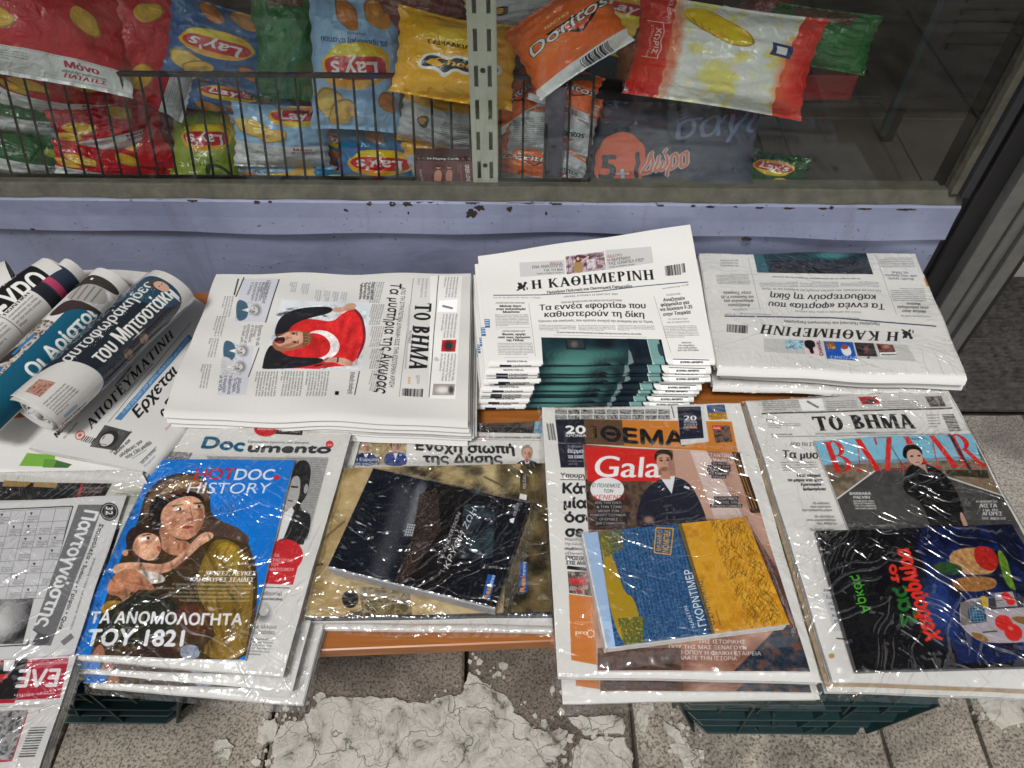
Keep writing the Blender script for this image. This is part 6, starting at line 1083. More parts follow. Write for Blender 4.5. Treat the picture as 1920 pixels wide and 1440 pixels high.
c.smooth([(1400, 980), (1500, 1000), (1560, 1060), (1480, 1064), (1400, 1010)], (140, 100, 50)); c.smooth([(1700, 860), (1833, 850), (1960, 900), (1833, 930)], (130, 96, 46))
c.grain(.02, 14); I7b = c.image('comic_cover')

# ================================================================== building the stacks
def newsprint(img, name, rough=.75): return img_mat(name, img, rough, .2, (140, .0003))
M1, M2, M3 = newsprint(I1, 'print_flag'), newsprint(I2, 'print_lead'), newsprint(I3, 'print_upside')
def folded_paper(img_m, Q, T, label, cat='newspaper', group=None, amp=.0012, ph=0, k=.95, parent=None, seed=0, leaves=5, jit=.004, name='newspaper'):
    """front page that turns round the front fold, leaves inside it"""
    root = parent or empty(name, label, cat, tuple(Q.mean(0) - (0, 0, T)), group)
    S = fold_S(Q, T, amp, ph, k)
    sheet_mesh('front_page', S, img_m, root, 36, 44)
    q = Q.copy(); q[:, 2] -= .0008; f = ((Q[3] - Q[0]) + (Q[2] - Q[1])) / 2; L_ = np.linalg.norm(f); f = f / L_
    q[2] -= f * .003; q[3] -= f * .003
    pages('inner_pages', q, None, T - .0014, leaves, M['edge'], root, amp, ph, jit, seed)
    return root
G1 = 'newspapers in the stack with the red flag picture'
th = .0082; r1 = random.Random(5)
labs1 = ['topmost newspaper of the stack with the red flag picture, its front page in full view', 'second newspaper from the top under the red flag front page', 'third newspaper from the top under the red flag front page', 'fourth newspaper from the top under the red flag front page', 'lowest newspaper of the stack under the red flag front page']
for i in range(5):
    q = Q1.copy(); q[:, 2] -= i * (th + .0006)
    if i: q[:, 0] += r1.uniform(-.005, .005) + .0008 * i; q[:, 1] += r1.uniform(-.006, .001) - .0012 * i
    droop1 = (.001, .003, .0038, .0052, .006)[i]; q[3, 2] -= droop1; q[2, 2] -= droop1 * .5; q[0, 2] -= droop1 * .5
    folded_paper(M1, q, th, labs1[i], group=G1, amp=.0026, ph=.04 * i, k=.985, seed=i, leaves=4, jit=.008)
G2 = 'newspapers in the tall stack about the nine loads'
words = ['topmost', 'second from the top', 'third from the top', 'fourth from the top', 'fifth from the top', 'sixth from the top', 'seventh from the top', 'third from the bottom', 'second from the bottom', 'bottom']
offs = [(0, 0), (-.010, .0), (-.010, .002), (-.004, .0), (-.016, .003), (-.022, .0), (-.026, .001), (-.028, .003), (-.034, .001), (-.044, .0)]
th2 = .0098
for i in range(10):
    q = Q2.copy(); q[:, 2] -= i * (th2 + .0003); q[:, 0] += offs[i][0] * .55; q[:, 1] += offs[i][1] - (0, .009, .0085, .009, .0065, .010, .0105, .009, .011, .0135)[i]
    if i: q[1, 2] -= min(i, 3) * .004; q[1, 1] -= .004 * min(i, 3)
    lab = ('topmost newspaper of the tall stack, dark teal picture at its foot, rear corner lifted' if i == 0 else f'{words[i]} newspaper of the tall stack showing strips of a dark teal picture')
    folded_paper(M2, q, th2, lab, group=G2, amp=.0010, ph=1 + .03 * i, k=.955, seed=20 + i, leaves=4, jit=.0035)
G3 = 'film-wrapped newspapers stacked upside down at the right'
labs3 = ['topmost film-wrapped newspaper lying upside down beside the blue wall and door frame', 'middle film-wrapped newspaper of the upside-down stack near the door frame', 'lowest film-wrapped newspaper of the upside-down stack, above the fashion magazine bundle']
zb3 = 0
for i in range(3):
    q = Q3.copy(); T = (.018, .021, .013)[i]; q[:, 2] -= zb3; zb3 += T + .0012
    q = shrink(q, .006 * i); q[:, 0] += (0, .009, -.004)[i]; q[:, 1] += (0, .006, -.004)[i]; q[3, 1] += (0, .006, -.003)[i]
    root = empty('wrapped_newspaper', labs3[i], 'newspaper', tuple(q.mean(0) - (0, 0, T)), G3)
    folded_paper(M3, q, T, '', group=None, amp=.0016, ph=2, k=.965, parent=root, seed=40 + i, leaves=8, jit=.009)
    wrap(q, [], root, M['film_a' if i == 0 else 'film_b'], drop=T * .85, seed=50 + i, amp=.0016, ph=2, nu=110, nv=110, ex=.016 if i == 0 else .022, crk=.0013 if i == 0 else .0026)

def bundle(label, Qn, In, Qm, Im, Tn, Tm, amp, ph, book=None, film='film_a', seed=0, group=None, name='wrapped_bundle', wrapk={}, mrough=.32):
    root = empty(name, label, 'newspaper bundle', tuple(Qn.mean(0) - (0, 0, Tn)), group)
    mn = In
    slabn = sheet_mesh('front_page', flat_S(Qn, amp, ph), mn, root, 30, 36)
    q = Qn.copy(); q[:, 2] -= .0006; pages('inner_pages', q, None, Tn - .001, 4, M['edge'], root, amp, ph, .003, seed)
    lay = []
    if Qm is not None: slab('magazine', Qm, Tm, Im, M['edge_m'], root, amp, ph, 18, 22); lay.append((Qm, Tm))
    if book: lay += book(root)
    wrap(Qn, lay, root, M[film], drop=Tn * .9, seed=seed, amp=amp, ph=ph, **wrapk)
    return root
mN4, mM4 = newsprint(I4, 'print_investigation'), img_mat('print_history', I4m, .35, .5, (60, .0004), coat=.15)
mN5, mA5, mB5 = newsprint(I5, 'print_silence'), img_mat('print_art_book', I5a, .4, .4), img_mat('print_dark_novel', I5b, .3, .5)
mN6, mM6, mB6 = newsprint(I6, 'print_orange'), img_mat('print_red_banner', I6m, .35, .5, coat=.15), img_mat('print_grass_novel', I6b, .35, .45)
mN7, mM7, mB7 = newsprint(I7, 'print_wrapped_page'), img_mat('print_fashion', I7m, .35, .5, coat=.15), img_mat('print_comic', I7b, .35, .5)
def sh(Q, dx, dy, dz):
    q = Q.copy(); q += (dx, dy, dz); return q
G4 = 'wrapped bundles with the bright blue history magazine'
bundle('topmost film-wrapped bundle with a bright blue magazine showing a woman and child', Q4, mN4, Q4m, mM4, .011, .0055, .0014, 3, film='film_b', seed=1, group=G4, wrapk=dict(crk=.0016))
bundle('middle film-wrapped bundle beneath the bright blue magazine, its lower edge showing', sh(Q4, .010, -.012, -.017), mN4, sh(Q4m, .008, -.012, -.017), mM4, .010, .004, .0014, 3, film='film_b', seed=2, group=G4)
bundle('lowest film-wrapped bundle beneath the bright blue magazine, nearest the left crate', sh(Q4, .022, -.024, -.031), mN4, sh(Q4m, .014, -.024, -.031), mM4, .0095, .003, .0014, 3, film='film_b', seed=3, group=G4)
def books5(root):
    slab('art_book', Q5a, .0105, mA5, M['spine5'], root, .0006, 4, 10, 10)
    slab('book_cover', Q5b, .0012, mB5, M['spine_b'], root, .0003, 4, 10, 10)
    q = shrink(Q5b, .006); q[:, 2] -= .0014; q2 = q.copy(); q2[3] = q2[3]; pages('book_pages', q, None, .0165, 7, M['edge_m'], root, .0003, 4, .0005, 4)
    # spine along the front edge
    a, b_ = Q5b[3], Q5b[2]; d = (b_ - a) / np.linalg.norm(b_ - a); n_ = np.array([d[1], -d[0], 0]); n_ = n_ if n_[1] < 0 else -n_
    m_ = MB(); e = .0022; m_.hexa([a + n_ * e - (0, 0, .019), b_ + n_ * e - (0, 0, .019), b_ - n_ * .001 - (0, 0, .019), a - n_ * .001 - (0, 0, .019), a + n_ * e, b_ + n_ * e, b_ - n_ * .001, a - n_ * .001]); m_.build('book_spine', M['spine_b'], root, .0008)
    a, b_ = Q5a[3], Q5a[2]; d = (b_ - a) / np.linalg.norm(b_ - a); n_ = np.array([d[1], -d[0], 0]); n_ = n_ if n_[1] < 0 else -n_
    return [(Q5a, .01), (Q5b, .019)]
# spine print of the art book
c = Canvas(900, 36, (34, 42, 54)); c.text('1821', (330, 5), (275, 5), (330, 30), (190, 194, 200), bold=.4); c.text('ΓΙΩΡΓΟΣ ΔΕΛΗΚΑΡΗΣ  ΑΝΤΩΝΗΣ ΚΛΑΨΗΣ', (800, 8), (420, 8), (800, 26), (150, 156, 164)); c.text('ΑΝΤΩΝΗΣ', (240, 8), (150, 8), (240, 26), (150, 156, 164)); I5s = c.image('art_book_spine')
M['spine5'] = princ('dark_slate_cover', (.035, .045, .06), .4); M['spine_b'] = princ('pale_grey_spine', (.30, .31, .34), .35, noise=(60, .4))
b5 = bundle('film-wrapped bundle in the middle with a tilted black novel on a beige art book', Q5, mN5, None, None, .012, .0, .0012, 4, books5, 'film_b', 11, 'newspaper bundles with two books', wrapk=dict(crk=.0018, ex=.012))
a, b_ = Q5a[3] + (0, -.001, 0), Q5a[2] + (0, -.001, 0); V = [a + (0, -.0006, -.0105), b_ + (0, -.0006, -.0105), b_ + (0, -.0006, .0), a + (0, -.0006, .0)]
for v_ in V: v_[2] += wave(v_[0], v_[1], .0006, 4)
mesh('spine_print', V, [[0, 1, 2, 3]], img_mat('print_art_spine', I5s, .4, .4), b5, [(0, 0), (1, 0), (1, 1), (0, 1)])
bundle('lower film-wrapped bundle directly beneath the beige art book, only its front edge showing', sh(Q5, .001, -.004, -.0135), mN5, None, None, .0085, 0, .0012, 4, None, 'film_b', 12, 'newspaper bundles with two books', wrapk=dict(crk=.002, ex=.016))
def book6(root):
    slab('book_cover', Q6b, .0011, mB6, M['edge_m'], root, .0003, 5, 10, 10); q = shrink(Q6b, .004); q[:, 2] -= .0013; pages('book_pages', q, None, .019, 8, M['edge_m'], root, .0003, 5, .0005, 6)
    a, b_ = Q6b[0], Q6b[3]; d = (b_ - a) / np.linalg.norm(b_ - a); n_ = np.array([d[1], -d[0], 0]); n_ = n_ if n_[0] < 0 else -n_
    m_ = MB(); e = .0018; m_.hexa([a + n_ * e - (0, 0, .020), b_ + n_ * e - (0, 0, .020), b_ - n_ * .001 - (0, 0, .020), a - n_ * .001 - (0, 0, .020), a + n_ * e, b_ + n_ * e, b_ - n_ * .001, a - n_ * .001]); m_.build('book_spine', M['edge_m'], root, .0008)
    return [(Q6b, .02)]
G6 = 'bundles with the magazine under a red title banner'
bundle('upper film-wrapped bundle with a suited man magazine and a blue and golden grass novel', Q6, mN6, Q6m, mM6, .014, .005, .0012, 5, book6, 'film_a', 21, G6, wrapk=dict(crk=.0014))
q6l = sh(Q6, .004, -.012, -.026); q6l[3] += (0.003, -.012, 0)
bundle('lower film-wrapped bundle beneath the grass novel, its pale front edge on the right crate', q6l, mN6, sh(Q6m, .004, -.018, -.021), mM6, .012, .004, .0012, 5, None, 'film_a', 22, G6)
def book7(root):
    slab('comic_book', Q7b, .0075, mB7, M['spine7'], root, .0008, 6, 12, 10)
    return [(Q7b, .0075)]
M['spine7'] = princ('black_card', (.012, .012, .014), .4)
b7 = bundle('film-wrapped bundle at the right edge with a fashion magazine and a black comic book', Q7, mN7, Q7m, mM7, .013, .004, .0012, 6, book7, 'film_b', 31, 'right-hand bundles with the fashion magazine', wrapk=dict(crk=.0016))
q7l = sh(Q7, -.003, -.006, -.0165)
b8 = bundle('lower film-wrapped bundle beneath the fashion magazine, its tan insert showing along the left', q7l, mN7, None, None, .012, 0, .0012, 6, None, 'film_a', 32, 'right-hand bundles with the fashion magazine')
q = sh(Q7, -.0045, -.0, -.0142); q = q.copy(); slab('tan_insert', q, .0022, M['edge_tan'], M['edge_tan'], b8, .0012, 6, 12, 12)

# ================================================================== the heap at the left
# evening paper lying flat, folded
Qa = quad([(52, 838), (360, 553), (480, 640), (272, 884)], [.374, .322, .318, .356]); Sa = fold_S(Qa, .010, .0012, 7, .955)
c = news_canvas(Sa, 620, 560, (204, 203, 200)); c.z(0, 480, 1 / 3)
def dt(st, P0, P1, h_, col=(34, 34, 36), **k):      # diagonal text, up is to the upper left
    P0, P1 = np.array(P0, float), np.array(P1, float); up = np.array([-.62, -.78]) * h_; c.text(st, P0, P1, P0 + up, col, **k)
dt('ΑΠΟΓΕΥΜΑΤΙΝΗ', (512, 978), (982, 452), 52, serif=(.18, .07), bold=.4); dt('ΚΥΡΙΑΚΑΤΙΚΗ', (655, 740), (742, 630), 16, (50, 50, 52), bold=.5); dt('Η ΕΦΗΜΕΡΙΔΑ ΤΩΝ ΕΙΔΗΣΕΩΝ', (705, 782), (862, 610), 11, (60, 60, 64))
c.poly([(645, 918), (1062, 440), (1085, 462), (682, 924)], (74, 122, 166)); dt('Τι θα ισχύσει για χρέος, ιδιοκτήτες με ακίνητα', (690, 895), (1062, 470), 20, (190, 205, 220), it=.1)
dt('Ερχεται', (775, 918), (1000, 655), 62, (24, 24, 26), bold=1.8, boldy=1); dt('ο ΕΝΦΙΑ', (925, 915), (1080, 730), 60, (24, 24, 26), bold=1.8, boldy=1)
c.pic([(590, 950), (740, 990), (655, 1095), (505, 1072)], [(60, 60, 60), (90, 90, 90)], 20, 3); c.ell(610, 1030, 62, 40, (40, 40, 40), -35); c.ell(600, 1035, 44, 30, (190, 188, 186), -35); c.line((575, 1030), (590, 1012), 4, (40, 40, 40)); c.line((560, 1056), (600, 1062), 3, (80, 60, 60)); c.ell(450, 1008, 30, 24, (190, 90, 84), -40); c.ell(450, 1008, 24, 18, (214, 190, 186), -40); c.ell(450, 1008, 12, 9, (180, 90, 84), -40)
dt('ΓΙΑΝΝΗΣ ΣΤΟΥΡΝΑΡΑΣ', (625, 1110), (745, 990), 13, (50, 50, 52), bold=.5)
for k_, (st, a0, b0, a1, b1) in enumerate((('Μύθοι και', 648, 1122, 735, 1040), ('αλήθειες για', 670, 1128, 790, 1035), ('τον 13ο μισθό', 695, 1132, 830, 1030))): dt(st, (a0 + 8 * k_, b0 + 5 * k_), (a1 + 12 * k_, b1 + 12 * k_), 20, (40, 40, 42), bold=.5)
c.block((730, 1130), (850, 1050), (868, 1070), (750, 1145), 2, seed=3, part=28); c.line((785, 1165), (880, 1072), 3, (60, 60, 60)); dt('ΑΛΕΞΗΣ ΤΣΙΠΡΑΣ', (800, 1172), (880, 1092), 13, (50, 50, 60), bold=.5); dt('Εξωφρενικό', (815, 1190), (875, 1130), 14, (90, 110, 150)); dt('Νότες', (320, 1025), (395, 930), 30, (24, 24, 26), bold=1.2); dt('της εβδομάδας', (360, 1032), (440, 940), 14, (60, 60, 60)); dt('Πλούτος', (935, 985), (985, 925), 14, (160, 60, 60))
[c.line((480 + 11 * k_, 1010 + 0 * k_ + 3 * k_), (455 + 11 * k_, 1040 + 3 * k_), 4 + k_ % 3, (40, 40, 42)) for k_ in range(6)]; c.line((510, 950), (985, 425), 2, (90, 90, 90), .0); c.line((610, 935), (1075, 372), 3, (90, 90, 90))
c.grain(.012, 15); Ia = c.image('page_evening')
folded_paper(newsprint(Ia, 'print_evening'), Qa, .014, 'flat folded newspaper with a slanted serif title, lying under the rolled newspapers', amp=.0012, ph=7, k=.955, seed=60, leaves=5, group=None)
# folded paper with a green patch, beneath
Qg = quad([(-160, 800), (200, 770), (272, 897), (-160, 868)], [.352, .352, .350, .350]); Sg = fold_S(Qg, .012, .0014, 8, .93)
c = news_canvas(Sg, 500, 400, (206, 205, 202)); c.z(0, 480, 1 / 3)
c.poly([(152, 1108), (310, 1120), (305, 1186), (108, 1180)], (112, 158, 62)); c.poly([(310, 1146), (405, 1172), (380, 1192), (250, 1190)], (60, 96, 50)); c.poly([(250, 1140), (320, 1146), (300, 1190), (240, 1190)], (90, 136, 56)); c.grain(.012, 16); Ig = c.image('page_green_patch')
folded_paper(newsprint(Ig, 'print_green_patch'), Qg, .020, 'thick folded newspaper with a green printed patch, lying beneath the slanted-title newspaper', amp=.0014, ph=8, k=.93, seed=61, leaves=6)

def rolled(label, pa, pb, z, a, b_, img_m, seed=0, group='rolled newspapers at the left', wrapf=False, turns=2, S=None):
    S = S or roll_S(pa, pb, z, a, b_)
    A = at_z(pa, z)[0]; B = at_z(pb, z)[0]; root = empty('rolled_newspaper', label, 'newspaper', tuple((A + B) / 2 - (0, 0, b_)), group)
    nu, nv = 40, 30; U, V = np.meshgrid(np.linspace(0, 1, nu), np.linspace(0, 1, nv), indexing='ij'); P = S(U.ravel(), V.ravel())
    mesh('cover_sheet', P, gridf(nu, nv, 0, False), img_m, root, np.stack([U.ravel(), 1 - V.ravel()], 1), True)
    # inner leaves: a spiral that keeps winding inwards
    d = (B - A); Lh = np.linalg.norm(d); d /= Lh; s = np.array([d[1], -d[0], 0]); s = s if s @ np.array([1, -1, 0]) > 0 else -s
    r = random.Random(seed); mb = MB()
    for t_ in range(5):
        n = 44; k = .93 - t_ * .17; e0, e1 = r.uniform(-.004, .006), r.uniform(-.006, .004); V = []
        for i in range(n + 1):
            ph_ = 2 * math.pi * i / n + .3 * t_; q = k * (1 - .10 * i / n) * (1 + .05 * math.sin(3 * ph_ + t_))
            for (E_, ee) in ((A, e0), (B, -e1)):
                V.append(E_ + d * ee + s * a * q * math.cos(ph_) + np.array([0, 0, b_ * q * math.sin(ph_)]))
        mb.add(V, [[2 * i, 2 * i + 1, 2 * i + 3, 2 * i + 2] for i in range(n)])
    o = mb.build('inner_pages', M['edge'], root); so_ = o.modifiers.new('solid', 'SOLIDIFY'); so_.thickness = .0022
    if wrapf:
        S2_ = roll_S(pa, pb, z, a + .003, b_ + .003, .02); P = S2_(U.ravel(), V.ravel() if False else np.tile(np.linspace(-.02, 1.02, nv), nu)); r_ = vnoise(nu, nv, 5, seed, 3).ravel(); P[:, 2] += (r_ - .5) * .003
        mesh('plastic_wrap', P, gridf(nu, nv), M['film_c'], root, smooth=True)
    return root
def roll_S(pa, pb, z, a, b_, ex=0, th0=-62, th1=236):
    A = at_z(pa, z)[0]; B = at_z(pb, z)[0]; d = B - A; d = d / np.linalg.norm(d); s = np.array([d[1], -d[0], 0.]); s = s if s @ np.array([1, -1, 0]) > 0 else -s
    def S(u, v):
        u = np.asarray(u, float); v = np.asarray(v, float); ph_ = np.radians(th1 + (th0 - th1) * v)     # v=0 far side, v=1 near side
        P = A + (B - A) * u[..., None]; w_ = 1 + .03 * np.sin(u * 7 + ph_)
        return P + s * (a * w_ * np.cos(ph_))[..., None] + np.array([0, 0, 1.]) * (b_ * w_ * np.sin(ph_))[..., None]
    return S
specs = [  # front to back
    ((64, 776), (322, 538), .408, .044, .033), ((-58, 798), (212, 532), .414, .035, .033), ((-120, 745), (142, 510), .425, .022, .028), ((-150, 706), (112, 518), .424, .040, .035), ((-140, 590), (30, 528), .43, .045, .03)]
def rc_(W=640, H=420):
    return Canvas(W, H, (206, 204, 200))          # drawn flat: x runs along the roll, y round it, the visible part is about .30 to .90
def roll_out(c, name, i, label, wrapf=False):
    c.grain(.015, 21 + i); im = c.image(name); rolled(label, *specs[i][:2], *specs[i][2:], newsprint(im, 'print_' + name), 1 + i, wrapf=wrapf)
c = rc_(); c.smooth([(.12, .30), (.5, .22), (.9, .24), (.95, .5), (.93, .84), (.5, .92), (.25, .88), (.2, .6)], (28, 36, 46)); c.smooth([(.62, .26), (.95, .22), (.95, .8), (.8, .7), (.75, .45)], (34, 68, 88))
c.t('ΟΙ «ΑΡΙΣΤΟΙ»', .26, .86, .395, .085, 0, col=(112, 124, 134), bold=1); c.t('αυτοφωράκηδες', .27, .90, .515, .10, 0, col=(216, 216, 212), bold=1.4); c.t('του Μητσοτάκη', .36, .92, .685, .125, 0, col=(228, 227, 222), bold=2)
c.smooth([(.90, .80), (.90, .60), (.93, .50), (.97, .6), (.97, .8)], (40, 48, 66)) if 0 else None; c.ell(.905, .54, .034, .075, (62, 50, 46)); c.ell(.908, .56, .027, .062, (198, 160, 140)); c.line((.895, .55), (.902, .55), .008, (50, 40, 40)); c.line((.915, .55), (.922, .55), .008, (50, 40, 40)); c.poly([(.895, .64), (.925, .64), (.91, .76)], (222, 222, 226))
for x, k in ((.50, (150, 118, 92)), (.62, (178, 142, 126))): c.ell(x, .78, .026, .055, k); c.soft(x - .008, .80, .012, .04, (90, 66, 58), 0, .6); c.ell(x, .735, .024, .022, (60, 54, 50), 0, .7)
c.t('«Ο 10 κανονίων ένας λογαριασμός»', .5, .78, .80, .03, 0, col=(150, 110, 116)); c.poly([(.2, .86), (.95, .86), (.95, .93), (.2, .93)], (38, 62, 98))
c.smooth([(0, .3), (.18, .38), (.30, .5), (.33, .8), (.2, .97), (0, .97)], (206, 204, 200)); c.pic([(.04, .45), (.13, .45), (.15, .56), (.05, .56)], [(150, 100, 90), (190, 150, 130), (110, 70, 60)], 10, 3); c.block((.03, .60), (.17, .60), (.19, .74), (.03, .74), 6, seed=3, part=26); c.t('ΕΚΔΗΛΩΣΗ', .05, .13, .80, .03, 0, col=(60, 100, 150), bold=.6); c.t('Η Αθήνα αυτόφωρος', .02, .18, .86, .035, 0, col=(40, 40, 42), bold=.8)
roll_out(c, 'roll_dark_headline', 0, 'front rolled newspaper with a dark cover and big white slanted headline, wrapped in film', True)
c = rc_(); c.pic([(0, .2), (.6, .2), (.6, .56), (0, .56)], [(60, 52, 50), (150, 140, 134), (200, 196, 190), (90, 76, 70)], 14, 4); c.block((.40, .26), (.68, .26), (.68, .44), (.40, .44), 6, (80, 80, 80), seed=4, part=40); c.poly([(.2, .3), (.4, .3), (.4, .44), (.16, .46)], (196, 190, 186)); c.smooth([(.28, .34), (.4, .36), (.42, .5), (.3, .48)], (44, 38, 38))
c.poly([(.36, .44), (.5, .44), (.5, .475), (.36, .475)], (40, 110, 160)); c.poly([(.14, .47), (.28, .47), (.28, .50), (.14, .50)], (40, 110, 160))
c.poly([(0, .54), (.78, .52), (.83, .60), (.83, .88), (0, .88)], (16, 84, 110)); c.t('Οι Αρίστοι', .31, .76, .74, .125, 0, col=(228, 228, 224), bold=2.6, boldy=1)
c.smooth([(.62, .40), (.74, .42), (.80, .60), (.80, .84), (.72, .56), (.64, .50)], (58, 46, 44)); c.pic([(.66, .30), (.90, .28), (.92, .86), (.80, .86), (.76, .5)], [(206, 204, 202), (170, 168, 166), (214, 212, 210)], 20, 5)
c.smooth([(.74, .44), (.80, .38), (.88, .44), (.90, .62), (.84, .74), (.78, .62)], (156, 152, 148)); [c.line((.755 + .012 * k_, .47 + .05 * k_), (.86 + .008 * k_, .44 + .055 * k_), .014, (96, 94, 92), .8) for k_ in range(4)]; c.smooth([(.76, .22), (.90, .22), (.945, .4), (.94, .76), (.90, .72), (.88, .46), (.80, .36)], (54, 50, 48)); c.poly([(.905, .46), (.92, .46), (.92, .485), (.905, .485)], (230, 230, 230))
roll_out(c, 'roll_teal_band', 1, 'rolled newspaper with a teal band and white lettering, second from the front')
c = rc_(); [(c.t(st, x, x + .18, .50, .06, 0, col=(24, 24, 26), bold=.8), c.block((x, .53), (x + .18, .53), (x + .18, .74), (x, .74), 4, (80, 80, 80), seed=k_, part=18), c.line((x + .205, .42), (x + .205, .8), .004, (80, 80, 80))) for k_, (x, st) in enumerate(((.06, 'ΑΠΕΙΛΗ ΑΠΟ ΤΙΣ ΗΠΑ'), (.30, 'ΜΕ ΤΙΣ ΕΞΑΓΩΓΕΣ'), (.52, 'ΠΟΛΙΤΙΚΗ')))]
c.poly([(.73, .1), (.94, .1), (.94, .95), (.73, .95)], (44, 54, 72)); c.poly([(.80, .1), (.845, .1), (.845, .95), (.80, .95)], (176, 64, 98)); c.poly([(.72, .1), (.79, .1), (.79, .95), (.72, .95)], (34, 36, 44)); roll_out(c, 'roll_pink_stripe', 2, 'thin rolled newspaper with a dark blue end and pink stripe, between two thicker rolls')
c = rc_(); c.poly([(0, .30), (.91, .30), (.91, .80), (0, .80)], (22, 22, 24)); c.pic([(.3, .12), (.7, .12), (.7, .34), (.3, .34)], [(50, 60, 80), (120, 120, 124), (80, 56, 54), (190, 186, 182)], 16, 4); c.t('ΤΟ ΕΥΡΩ', .30, .88, .70, .22, 0, col=(226, 226, 222), bold=3, boldy=1); c.t('Ευρώ', .6, .8, .40, .07, 0, col=(200, 200, 200), it=.2); roll_out(c, 'roll_black_band', 3, 'rolled newspaper with a black band and very large white capitals, far left')
c = rc_(300, 220); c.poly([(.3, .4), (.8, .4), (.8, .7), (.3, .7)], (60, 80, 110)); c.poly([(.4, .45), (.6, .45), (.6, .62), (.4, .62)], (30, 34, 44)); roll_out(c, 'roll_plain', 4, 'hindmost rolled newspaper by the blue wall, mostly plain with a blue box')
# plain folded papers wedged behind the rolls
for k_, (P, z_, lab) in enumerate((([(120, 503), (300, 512), (330, 560), (180, 560)], .395, 'plain newspaper corner sticking up behind the rolls by the wall'), ([(-60, 548), (60, 522), (120, 590), (-60, 650)], .40, 'plain folded newspaper behind the black-banded roll at the left edge'))):
    q = quad(P, z_); o = slab('folded_newspaper', q, .012, M['edge'], M['edge'], None, .002, k_); tag(o, lab, 'newspaper')

# wrapped crossword paper, and what lies under it
Qp = quad([(-170, 952), (238, 929), (139, 1227), (-260, 1252)], .352); Sp = flat_S(Qp, .0014, 9)
c = news_canvas(Sp, 760, 640, (206, 206, 206)); c.z(0, 880, .38889)
gq = [(-300, 205), (352, 178), (160, 845), (-500, 880)]
for a_ in range(4): c.line(gq[a_], gq[(a_ + 1) % 4], 5, (40, 40, 44))
gi = [(-300, 215), (340, 186), (240, 620), (-400, 640)]; c.poly(gi, (196, 196, 198)); c.grid(gi, 9, 7, 2, (110, 110, 112))
r_ = random.Random(8)
for i_ in range(9):
    for j_ in range(7):
        if r_.random() < .42:
            u_, v_ = (i_ + .1) / 9, (j_ + .1) / 7; p = np.array(gi[0]) * (1 - u_) * (1 - v_) + np.array(gi[1]) * u_ * (1 - v_) + np.array(gi[2]) * u_ * v_ + np.array(gi[3]) * (1 - u_) * v_
            if r_.random() < .5: c.poly([p + (12, 6), p + (26, 6), p + (19, 20)], (40, 40, 42))
            c.block(p + (4, 22), p + (56, 20), p + (48, 52), p + (-4, 54), 4, seed=i_ * 7 + j_, part=10)
c.pic([(-200, 640), (165, 620), (110, 840), (-260, 850)], [(60, 60, 62), (110, 110, 112), (40, 40, 42)], 50, 5); c.soft(30, 720, 60, 110, (196, 196, 196), 10, .9); c.soft(-30, 740, 70, 70, (214, 212, 210), 0, .8); c.soft(80, 690, 40, 60, (150, 150, 150), 15, .7)
c.poly([(378, 170), (500, 170), (245, 850), (125, 845), (150, 800)], (112, 113, 116)); c.smooth([(150, 760), (190, 790), (250, 800), (225, 850), (140, 850), (175, 810)], (84, 85, 88)); c.poly([(150, 770), (180, 790), (150, 845), (140, 840)], (214, 214, 214))
c.text('Παντογνώστης', (412, 190), (176, 752), (478, 200), (226, 226, 226), bold=2.6, boldy=1)
c.ell(527, 204, 44, 44, (34, 34, 36)); c.ell(527, 204, 38, 38, (206, 206, 206)); c.ell(527, 204, 35, 35, (34, 34, 36)); c.text('32', (512, 176), (512, 218), (545, 178), (230, 230, 230), bold=1.4); c.text('ΣΕΛΙΔΕΣ', (503, 180), (503, 226), (510, 180), (210, 210, 210))
c.text('Σταυρόλεξα • Sudoku • Γρίφοι • Quiz', (482, 260), (282, 770), (500, 264), (30, 30, 32), bold=.8); c.text('(ΕΛΕΥΘΕΡΟΣ ΤΥΠΟΣ ΤΗΣ ΚΥΡΙΑΚΗΣ: ΤΕΥΧΟΣ)', (454, 425), (338, 770), (462, 427), (50, 50, 52), bold=.3); c.line((350, 800), (300, 840), 26, (120, 120, 124))
c.grain(.015, 17); Ip = c.image('page_crossword')
Qe = quad([(-260, 1225), (146, 1222), (66, 1462), (-340, 1480)], .347); Se = flat_S(Qe, .0012, 9)
c = news_canvas(Se, 700, 480, (206, 205, 203)); c.z(0, 900, .375)
c.poly([(120, 900), (345, 890), (300, 1090), (80, 1100)], (168, 36, 58)); c.poly([(-300, 900), (140, 890), (80, 1095), (-320, 1100)], (28, 26, 28)); c.poly([(-300, 1100), (80, 1095), (70, 1115), (-300, 1125)], (168, 36, 58))
c.text('ΕΛΕ', (312, 945), (100, 950), (290, 1030), (222, 220, 220), bold=3, boldy=1); c.text('www.elefth', (278, 1060), (72, 1070), (276, 1076), (222, 200, 204), bold=.5); c.text('Κυριακάτικη', (340, 905), (180, 915), (335, 920), (214, 180, 188), bold=.3)
c.poly([(20, 890), (82, 888), (56, 956), (16, 955)], (220, 220, 222)); c.line((-10, 985), (40, 980), 22, (200, 40, 40)); c.line((5, 1015), (8, 970), 8, (200, 40, 40)); c.line((14, 920), (-20, 900), 16, (190, 40, 44))
c.block((225, 1120), (0, 1130), (0, 1145), (222, 1136), 2, (90, 60, 60), seed=1, part=40); c.text('1', (205, 1148), (195, 1148), (205, 1164), (180, 50, 60))
c.pic([(-200, 1160), (140, 1150), (60, 1400), (-200, 1410)], [(60, 60, 62), (120, 120, 122), (170, 168, 166), (90, 90, 92)], 16, 6); c.line((138, 1160), (60, 1400), 6, (170, 50, 60)); c.line((60, 1402), (-200, 1420), 10, (170, 50, 60))
